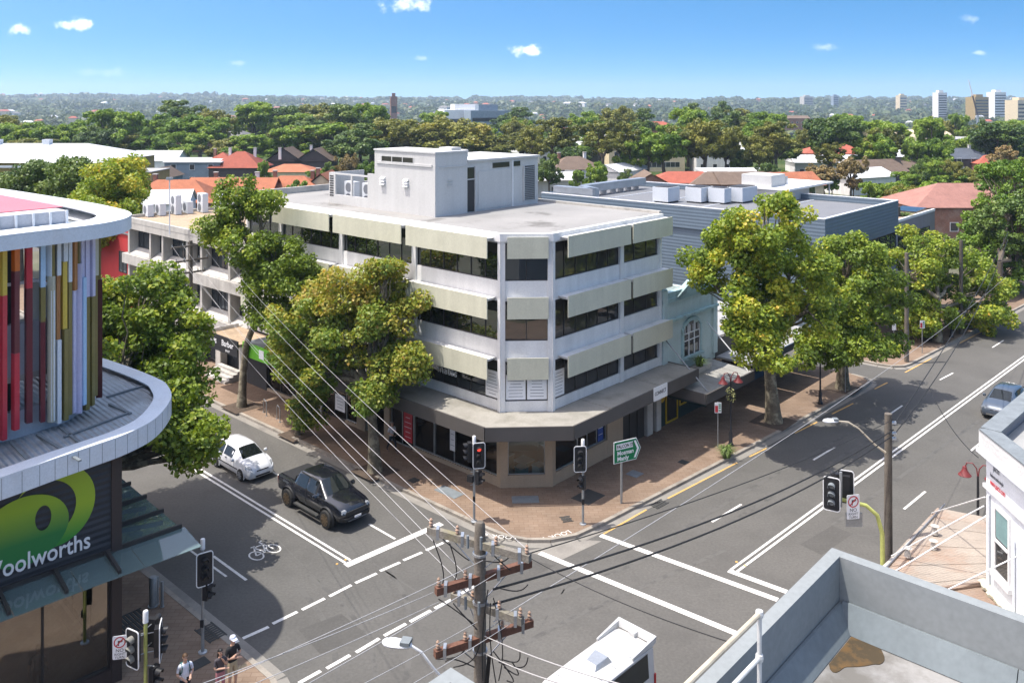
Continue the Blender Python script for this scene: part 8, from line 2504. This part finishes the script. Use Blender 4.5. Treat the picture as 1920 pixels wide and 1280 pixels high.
# mustard wall and long pale warehouse on the left
wh_ = thing('warehouse', 'long mustard warehouse with a pale shallow pitched metal roof', 'warehouse', hp(110, 297, 8.6), -.02)
MB().box(-30, 14, -12, 12, -1, 8.6).build('wall', WALL['mustard'], wh_)
mr_ = MB(); mr_.add([(-30.5, -12.6, 8.6), (14.5, -12.6, 8.6), (14.5, 12.6, 8.6), (-30.5, 12.6, 8.6), (-30.5, 0, 11.6), (6.0, 0, 11.6)], [(0, 1, 5, 4), (1, 2, 5), (2, 3, 4, 5), (3, 0, 4)]); mr_.build('roof', TILE['white'], wh_)
MB().box(-30.6, 14.6, -12.75, -12.6, 7.7, 8.1).build('gutter', M['white_metal'], wh_)
for x in (-12, -2): MB().box(x - .7, x + .7, -1.2, .2, 11.0, 12.4).build('roof_unit', M['white_metal'], wh_)
for x in (-26, -20, -14): MB().box(x, x + 3, -12.06, -12, 3.4, 5.2).build('window', M['glass_far'], wh_)
mw = thing('mustard_building', 'small mustard walled block beside the orange tiled house', 'building', hp(268, 320, 7.5), .0)
MB().box(-3.2, 3.2, -4, 4, -1, 7.5).build('wall', WALL['mustard'], mw); MB().box(-3.3, 3.3, -4.1, 4.1, 7.5, 7.65).build('roof', M['roof_light'], mw); MB().box(-3.0, -1.4, -3.2, -1.6, 7.65, 9.3).build('roof_unit', M['white_metal'], mw)
# pale sheds right behind the concrete offices
for x, y, w, d, h, rise, rm, wm, lab in ((225, 372, 12, 8, 4.5, 1.2, 'white', 'grey', 'low grey shed behind the supermarket ring roof'), (300, 378, 9, 6, 5.0, 1.8, 'white', 'white', 'white ribbed roof shed behind the row of condensers'), (260, 360, 14, 7, 4.2, .8, 'slate', 'grey', 'long blue roofed shed behind the row of condensers')):
    house('shed', lab, hp(x, y, h), .15, w, d, h, rise, rm, wm, 'gable', 0, False, cat='shed')
# school with long curved roof
sc_ = thing('school_building', 'long brown brick school with a cream barrel roof', 'building', hp(1725, 262, 8.0), .62)
MB().box(-26, 26, -8, 8, -3, 8.0).build('wall', WALL['dark'], sc_)
ba = MB(); n = 10; vs = []
for x in (-24, 10):
    for k in range(n + 1):
        a = pi * k / n; vs.append((x, 6.5 * cos(a) + 1, 8.2 + 3.0 * sin(a)))
ba.add(vs, [(k, k + 1, n + 2 + k, n + 1 + k) for k in range(n)] + [tuple(range(n, -1, -1)), tuple(range(n + 1, 2 * n + 2))]); ba.build('barrel_roof', WALL['cream'], sc_, smooth=True)
MB().box(-26.5, 26.5, -8.5, 8.5, 8, 8.3).build('roof', M['roof_light'], sc_)
facade(sc_, Vector((-24, -8, 0)), e1, -e2, 46, 4.6, 7.2, 26, 'glass_far', 'concrete', depth=0.02, bar=.2); facade(sc_, Vector((-24, -8, 0)), e1, -e2, 46, .5, 3.4, 26, 'glass_far', 'concrete', depth=0.02, bar=.2)
for x in (-2, 18): MB().lathe([(2.2, -3), (2.2, 8.2)], x, -8.6, 16).build('stair_tower', WALL['cream'], sc_, smooth=True)
for i, (x, y, w) in enumerate(((1830, 258, 22), (1880, 270, 26), (1800, 250, 14))):
    house('school_wing', 'low pale roofed school wing beyond the brown school', hp(x, y, 4.5), .3, w, 10, 4.5, .6, 'white', 'dark', 'skillion', 0, True, group='school wings', cat='building')


# towers on the far ridge
def tower(label, x, d, w, ztop, zbot, m, floors, dp=None, rz=.3):
    p = Vector(((x - 960) * d / FPX, d, 0)); p.z = terrain_z(p.x, p.y) - 2
    t = thing('tower_block', label, 'tower', p, rz)
    h = ztop - p.z; dp = dp or w * .7
    MB().box(-w / 2, w / 2, -dp / 2, dp / 2, 0, h).build('wall', m, t)
    for k in range(floors):
        z = 4 + (h - 6) * k / floors
        MB().box(-w / 2 + 1, w / 2 - 1, -dp / 2 - .3, -dp / 2, z, z + (h - 6) / floors * .45).build('window_band', M['glass_far'], t)
    MB().box(-w * .25, w * .25, -dp * .25, dp * .25, h, h + 3.5).build('lift_house', m, t)
zt_ = lambda y, d: H - (y - HY) * d / FPX
tower('round shouldered pale grey tower on the far ridge', 1762, 1250, 16, zt_(174, 1250), 0, M['white_wall'], 12)
tower('white balconied tower on the far ridge', 1868, 1300, 22, zt_(173, 1300), 0, M['white_paint'], 11)
tower('tan brick tower beside the crane', 1832, 1200, 24, zt_(182, 1200), 0, WALL['mustard'], 8)
tower('low tan block at the edge of the ridge', 1912, 1100, 28, zt_(188, 1100), 0, WALL['cream'], 6)
tower('stepped pale block on the distant skyline', 1512, 2300, 28, zt_(181, 2300), 0, M['concrete'], 7)
tower('dark slab block on the distant skyline', 1565, 2300, 16, zt_(180, 2300), 0, WALL['grey'], 7)
tower('pinkish block on the distant skyline', 1690, 2000, 20, zt_(179, 2000), 0, WALL['cream'], 6)
tower('dark blue glass office block among the trees', 912, 520, 24, zt_(207, 520), 0, WALL['grey'], 4)
tower('white office block among the trees', 870, 540, 30, zt_(206, 540), 0, M['white_paint'], 3)
tower('church like brick tower on the wooded skyline', 738, 900, 7, zt_(181, 900), 0, M['brick'], 3)
# crane
cp_ = Vector(((1832 - 960) * 700 / FPX, 700, 0)); cp_.z = terrain_z(cp_.x, cp_.y)
cr = thing('crane', 'leaning dark luffing crane jib against the far ridge', 'crane', cp_, 0)
jb = at_depth(1833, 216, 700) - cp_; jt = at_depth(1816, 150, 700) - cp_
MB().tube([(jb.x, 0, 0), (jb.x, 0, jb.z)], .9, 6).build('mast', M['galv'], cr)
MB().tube([jb, jb.lerp(jt, .55)], .8, 6, .6).build('jib', WALL['dark'], cr); MB().tube([jb.lerp(jt, .55), jt], .6, 6, .35).build('jib_tip', M['white_metal'], cr)


# ---- suburb trees: a few grown forms, copied
def proto(seed, m, r, h, n, per, size, forms, tone0=.5, bark='bark_dark'):
    """Unit tree about 2r wide and h tall; returns crown and trunk meshes."""
    rs = random.Random(seed); rr = np.random.RandomState(seed)
    lobes = []
    for i in range(forms):
        a = 2 * pi * i / forms + rs.uniform(-.4, .4); q = r * rs.uniform(.25, .62)
        lobes.append((cos(a) * q, sin(a) * q, h * rs.uniform(.55, .86), r * rs.uniform(.38, .58), r * rs.uniform(.38, .58), h * rs.uniform(.13, .2), 1.0))
    lobes.append((0, 0, h * .82, r * .5, r * .5, h * .16, .8))
    cs = crown_points(seed, lobes, n)
    cr_ = [rs.uniform(.11, .20) * r for _ in cs]
    k = per / (r * r)
    me = leaves_mesh('crown', cs, cr_, k * 85, size * .72, m, seed, flat=.7, tone0=tone0, tone_amp=.24, up=.8)
    tb = MB()
    tb.tube([(0, 0, -1), (0, 0, h * .2), (rs.uniform(-.3, .3), rs.uniform(-.3, .3), h * .45)], r * .07, 7, r * .045)
    for l in lobes: limb(tb, (0, 0, h * .4), (l[0], l[1], l[2]), r * .04, r * .012, rs, 5)
    return me, tb.mesh('trunk', M[bark], True)


PROTO = {}
for key, (m, r, h, n, per, size, forms, tone0) in {
    'fig': (LEAF_OLIVE, 8, 13, 95, 70, .62, 6, .50), 'olive2': (LEAF_OLIVE, 8, 13, 95, 70, .62, 7, .62), 'bright': (LEAF_BRIGHT, 6, 11, 80, 70, .55, 5, .52), 'bright2': (LEAF_BRIGHT, 6, 11, 80, 70, .55, 6, .40),
    'dark': (LEAF_DARK, 6.5, 12, 85, 70, .55, 6, .55), 'dark2': (LEAF_DARK, 6.5, 12, 85, 70, .55, 5, .40), 'gum': (LEAF_OLIVE, 5.5, 15, 60, 60, .5, 6, .42), 'brown': (LEAF_BROWN, 4.5, 8, 60, 45, .45, 5, .5), 'pink': (LEAF_BROWN, 4, 8, 60, 55, .45, 5, .8)}.items():
    PROTO[key] = (*proto(hash(key) % 1000 if False else sum(ord(c) for c in key), m, r, h, n, per, size, forms, tone0), r, h)
TLAB = {'fig': 'broad olive green fig tree among the houses', 'olive2': 'broad yellow brown leafed fig tree among the houses', 'bright': 'bright green leafy tree among the houses', 'bright2': 'mid green leafy tree among the houses', 'dark': 'dark green evergreen tree among the houses', 'dark2': 'blackish green evergreen tree among the houses',
        'gum': 'tall open eucalypt among the houses', 'brown': 'grey brown nearly bare tree among the roofs', 'pink': 'reddish leafed tree among the roofs'}
def suburb_tree(key, x, ytop, d, wpx, rs):
    """Tree at distance d whose top shows at row ytop and whose crown is about wpx pixels wide."""
    cme, tme, r, h = PROTO[key]
    X = (x - 960) * d / FPX; gz = terrain_z(X, d)
    zt = H - (ytop - HY) * d / FPX
    hh = max(4.0, zt - gz); sx = wpx * d / FPX / (2 * r * .92); sz = hh / (h * 1.02)
    sz = max(sz, .35); 
    t = thing('suburb_tree', TLAB[key], 'tree', (X, d, gz), rs.uniform(0, 6.28), TLAB[key].replace(' tree', ' trees').replace(' eucalypt', ' eucalypts'))
    t.scale = (sx, sx, sz)
    a = place('crown', cme, t); b = place('trunk', tme, t)
    return t


rt = random.Random(77)
TREES = [  # key, x, ytop, depth, width px
    ('bright', 222, 204, 230, 105), ('dark', 345, 190, 330, 130), ('bright2', 300, 212, 280, 90), ('bright2', 375, 215, 270, 120), ('fig', 400, 205, 300, 90), ('bright', 475, 190, 320, 110), ('dark2', 540, 192, 330, 100),
    ('fig', 590, 195, 330, 120), ('dark2', 640, 188, 340, 90), ('bright', 695, 192, 290, 80), ('dark', 660, 200, 280, 110), ('bright', 660, 230, 170, 170), ('fig', 740, 222, 165, 150), ('olive2', 800, 216, 158, 170), ('olive2', 870, 222, 150, 160), ('olive2', 700, 240, 155, 90), ('olive2', 905, 262, 145, 110), ('bright', 600, 250, 175, 130), ('fig', 555, 238, 190, 110), ('bright2', 520, 262, 180, 120), ('bright', 470, 250, 200, 100), ('bright', 355, 246, 190, 80), ('bright2', 290, 252, 180, 110), ('fig', 230, 250, 175, 100), ('bright', 205, 240, 200, 80), ('dark', 165, 238, 220, 90), ('bright2', 60, 228, 240, 110), ('bright', 10, 230, 230, 80), ('bright2', 110, 232, 250, 90), ('fig', 420, 262, 170, 90),
    ('gum', 1000, 232, 170, 70), ('gum', 1040, 215, 220, 110), ('gum', 1130, 220, 150, 95), ('gum', 1165, 222, 160, 70), ('dark', 1030, 290, 140, 70), ('dark2', 1075, 270, 160, 80), ('bright2', 1245, 232, 135, 110), ('bright', 1215, 252, 150, 80), ('fig', 1320, 224, 138, 130), ('gum', 1360, 236, 132, 70), ('bright', 1290, 200, 260, 90), ('gum', 1455, 222, 150, 110), ('fig', 1430, 250, 150, 80), ('dark2', 1555, 212, 210, 120), ('brown', 1545, 310, 118, 90), ('brown', 1595, 295, 125, 80), ('pink', 1885, 272, 190, 60), ('bright2', 1640, 250, 170, 90), ('gum', 1650, 235, 175, 80), ('bright', 1715, 265, 170, 60), ('bright2', 1760, 258, 180, 70), ('dark', 1720, 300, 130, 60), ('bright', 1700, 322, 125, 80), ('bright2', 1770, 318, 118, 100), ('fig', 1820, 318, 120, 100), ('bright', 1800, 212, 330, 40), ('dark', 1838, 225, 330, 22), ('bright2', 1870, 240, 300, 80), ('bright', 1905, 225, 320, 60), ('dark', 1600, 225, 240, 80), ('bright', 1590, 235, 260, 70), ('bright', 1645, 225, 330, 60), ('fig', 1150, 200, 330, 90), ('dark', 1195, 205, 340, 80), ('bright2', 1100, 208, 330, 80), ('dark', 960, 203, 420, 90), ('bright2', 915, 238, 260, 70), ('bright', 975, 222, 300, 60), ('dark', 1350, 192, 400, 70), ('dark', 1310, 195, 390, 60), ('gum', 1385, 200, 380, 70), ('fig', 1520, 235, 260, 60), ('dark', 1385, 275, 140, 50), ('bright2', 1120, 302, 130, 60), ('dark', 1170, 318, 125, 45), ('bright', 1085, 318, 128, 45), ('bright2', 560, 336, 108, 75), ('bright', 600, 318, 130, 60), ('dark', 622, 305, 140, 60), ('bright', 495, 300, 150, 40), ('brown', 270, 318, 112, 50), ('bright2', 1560, 330, 110, 45), ('bright', 1640, 340, 112, 70), ('dark2', 1440, 300, 128, 60), ('dark', 1500, 340, 116, 60), ('brown', 1510, 325, 120, 50), ('bright2', 1470, 318, 122, 45), ('fig', 1690, 345, 108, 100), ('bright', 1740, 340, 112, 90), ('bright2', 980, 305, 150, 60), ('bright2', 690, 300, 135, 60), ('brown', 650, 290, 140, 60), ('dark', 745, 275, 140, 60), ('fig', 1790, 300, 128, 70), ('bright2', 1850, 330, 112, 80), ('pink', 1600, 330, 118, 50), ('bright2', 1690, 338, 112, 70), ('dark', 1850, 336, 112, 80), ('bright', 1745, 300, 130, 60), ('olive2', 1880, 300, 130, 80), ('gum', 1560, 262, 200, 70), ('bright', 1180, 262, 200, 60)]
for k_, x, yt, d, wp in TREES:
    d = max(d, 250 if x < 1000 else 205) if yt < 290 else (172 if yt < 334 else 138)
    if yt >= 290: wp *= .8
    suburb_tree(k_, x, yt, d, wp, rt)
# scattered fill of further trees out to the edge of the near suburb
for i in range(190):
    d = rt.uniform(270, 700) if i > 40 else rt.uniform(215, 300); x = rt.uniform(-120, 2040)
    key = rt.choice(['fig', 'bright', 'bright2', 'dark', 'dark2', 'olive2', 'gum', 'dark'])
    X = (x - 960) * d / FPX
    top = terrain_z(X, d) + rt.uniform(9, 17)
    suburb_tree(key, x, HY + (H - top) * FPX / d, d, rt.uniform(11, 19) * FPX / d, rt)

# ---- far wooded slopes: one mass of leaf clumps, and the far houses
rsn = np.random.RandomState(5)
NW_ = 10500
ang = rsn.uniform(-.66, .66, NW_); rad = 620 * (4500 / 620) ** rsn.uniform(0, 1, NW_)
X_ = rad * np.tan(ang) * .98; Y_ = rad
zg = np.array([terrain_z(a, b) for a, b in zip(X_, Y_)])
cs = []; rr_ = []
Hh = rsn.uniform(6, 14, NW_); Rr = rsn.uniform(4.5, 9.5, NW_) * (1 + rad / 5000)
K = 26
d = rsn.normal(size=(NW_, K, 3)); d /= np.linalg.norm(d, axis=2)[:, :, None]; d[:, :, 2] = np.abs(d[:, :, 2]) * 1.0 - .15
P = np.stack([X_, Y_, zg], 1)[:, None, :] + d * np.stack([Rr, Rr, Hh], 1)[:, None, :]
P = P.reshape(-1, 3); D = d.reshape(-1, 3); n = len(P)
nr = D + rsn.normal(size=(n, 3)) * .35; nr /= np.linalg.norm(nr, axis=1)[:, None]
t_ = rsn.normal(size=(n, 3)); t_ -= nr * np.sum(t_ * nr, 1)[:, None]; t_ /= np.linalg.norm(t_, axis=1)[:, None]; b_ = np.cross(nr, t_)
s_ = np.repeat(Rr * .42, K)[:, None] * rsn.uniform(.7, 1.4, size=(n, 1))
vs = np.stack([P - t_ * s_, P + b_ * s_ * .8, P + t_ * s_, P - b_ * s_ * .8], 1).reshape(-1, 3)
me = bpy.data.meshes.new('hillside_woodland'); me.vertices.add(4 * n); me.vertices.foreach_set('co', vs.astype(np.float32).ravel())
me.loops.add(4 * n); me.loops.foreach_set('vertex_index', np.arange(4 * n, dtype=np.int32)); me.polygons.add(n); me.polygons.foreach_set('loop_start', np.arange(n, dtype=np.int32) * 4)
me.update(calc_edges=True)
at = me.attributes.new('tone', 'FLOAT', 'POINT'); tone = np.clip(np.repeat(rsn.uniform(.1, .85, NW_), K) + rsn.normal(size=n) * .08, .02, .98); at.data.foreach_set('value', np.repeat(tone, 4).astype(np.float32))
LEAF_FAR = leaf_mat('leaf_far', [(0.03, 0.052, 0.016, 1), (0.055, 0.088, 0.022, 1), (0.085, 0.115, 0.03, 1), (0.12, 0.13, 0.045, 1)], .2)
me.materials.append(LEAF_FAR)
wo = bpy.data.objects.new('hillside_woodland', me); COL.objects.link(wo); set_props(wo, 'far wooded slopes of the suburb running to the skyline', 'woodland', None, 'stuff')
# far houses: three kinds sharing meshes
def far_proto(w, d, h, rise):
    a = MB().box(-w / 2, w / 2, -d / 2, d / 2, -3, h)
    W, D = w / 2 + .5, d / 2 + .5
    b = MB().add([(-W, -D, h), (W, -D, h), (W, D, h), (-W, D, h), (-W * .5, 0, h + rise), (W * .5, 0, h + rise)], [(0, 1, 5, 4), (1, 2, 5), (2, 3, 4, 5), (3, 0, 4)])
    return a, b
FK = []
for nm, wm, rm, lab in (('white', 'white', 'white', 'white house with a pale roof on the far slopes'), ('red', 'cream', 'red', 'cream house with a red roof on the far slopes'), ('orange', 'brick', 'orange', 'brick house with an orange roof on the far slopes'), ('grey', 'white', 'grey', 'white house with a grey roof on the far slopes')):
    a, b = far_proto(13, 9, 5.5, 3)
    FK.append((a.mesh('wall', WALL[wm]), b.mesh('roof', TILE[rm]), lab, 'far houses with ' + nm + ' look'))
for i in range(290):
    k = rt.choices([0, 1, 2, 3], [5, 3, 2, 2])[0]
    r_ = 620 * (3600 / 620) ** rt.random(); a_ = rt.uniform(-.6, .6)
    X = r_ * tan(a_); Y = r_
    t = thing('hillside_house', FK[k][2], 'house', (X, Y, terrain_z(X, Y) + rt.uniform(2.5, 5.5)), rt.uniform(-.7, .7), FK[k][3])
    s = rt.uniform(.65, 1.15); t.scale = (s * rt.uniform(.8, 1.6), s, s)
    place('wall', FK[k][0], t); place('roof', FK[k][1], t)

# ------------------------------------------------------------------ the hazy air over the suburb
hzb = MB().box(-6200, 6200, -6200, 6200, -75, 140)
hm, t, p, n, l = base_mat('haze_air')
t.nodes.remove(p)
pv_ = n('ShaderNodeVolumePrincipled')
pv_.inputs['Color'].default_value = (0.66, 0.82, 1.0, 1)
pv_.inputs['Density'].default_value = 0.00015
pv_.inputs['Anisotropy'].default_value = 0.2
l(pv_.outputs[0], t.nodes['Material Output'].inputs['Volume'])
hz_o = hzb.build('haze', hm, kind='stuff', label='thin blue summer haze over the suburb')
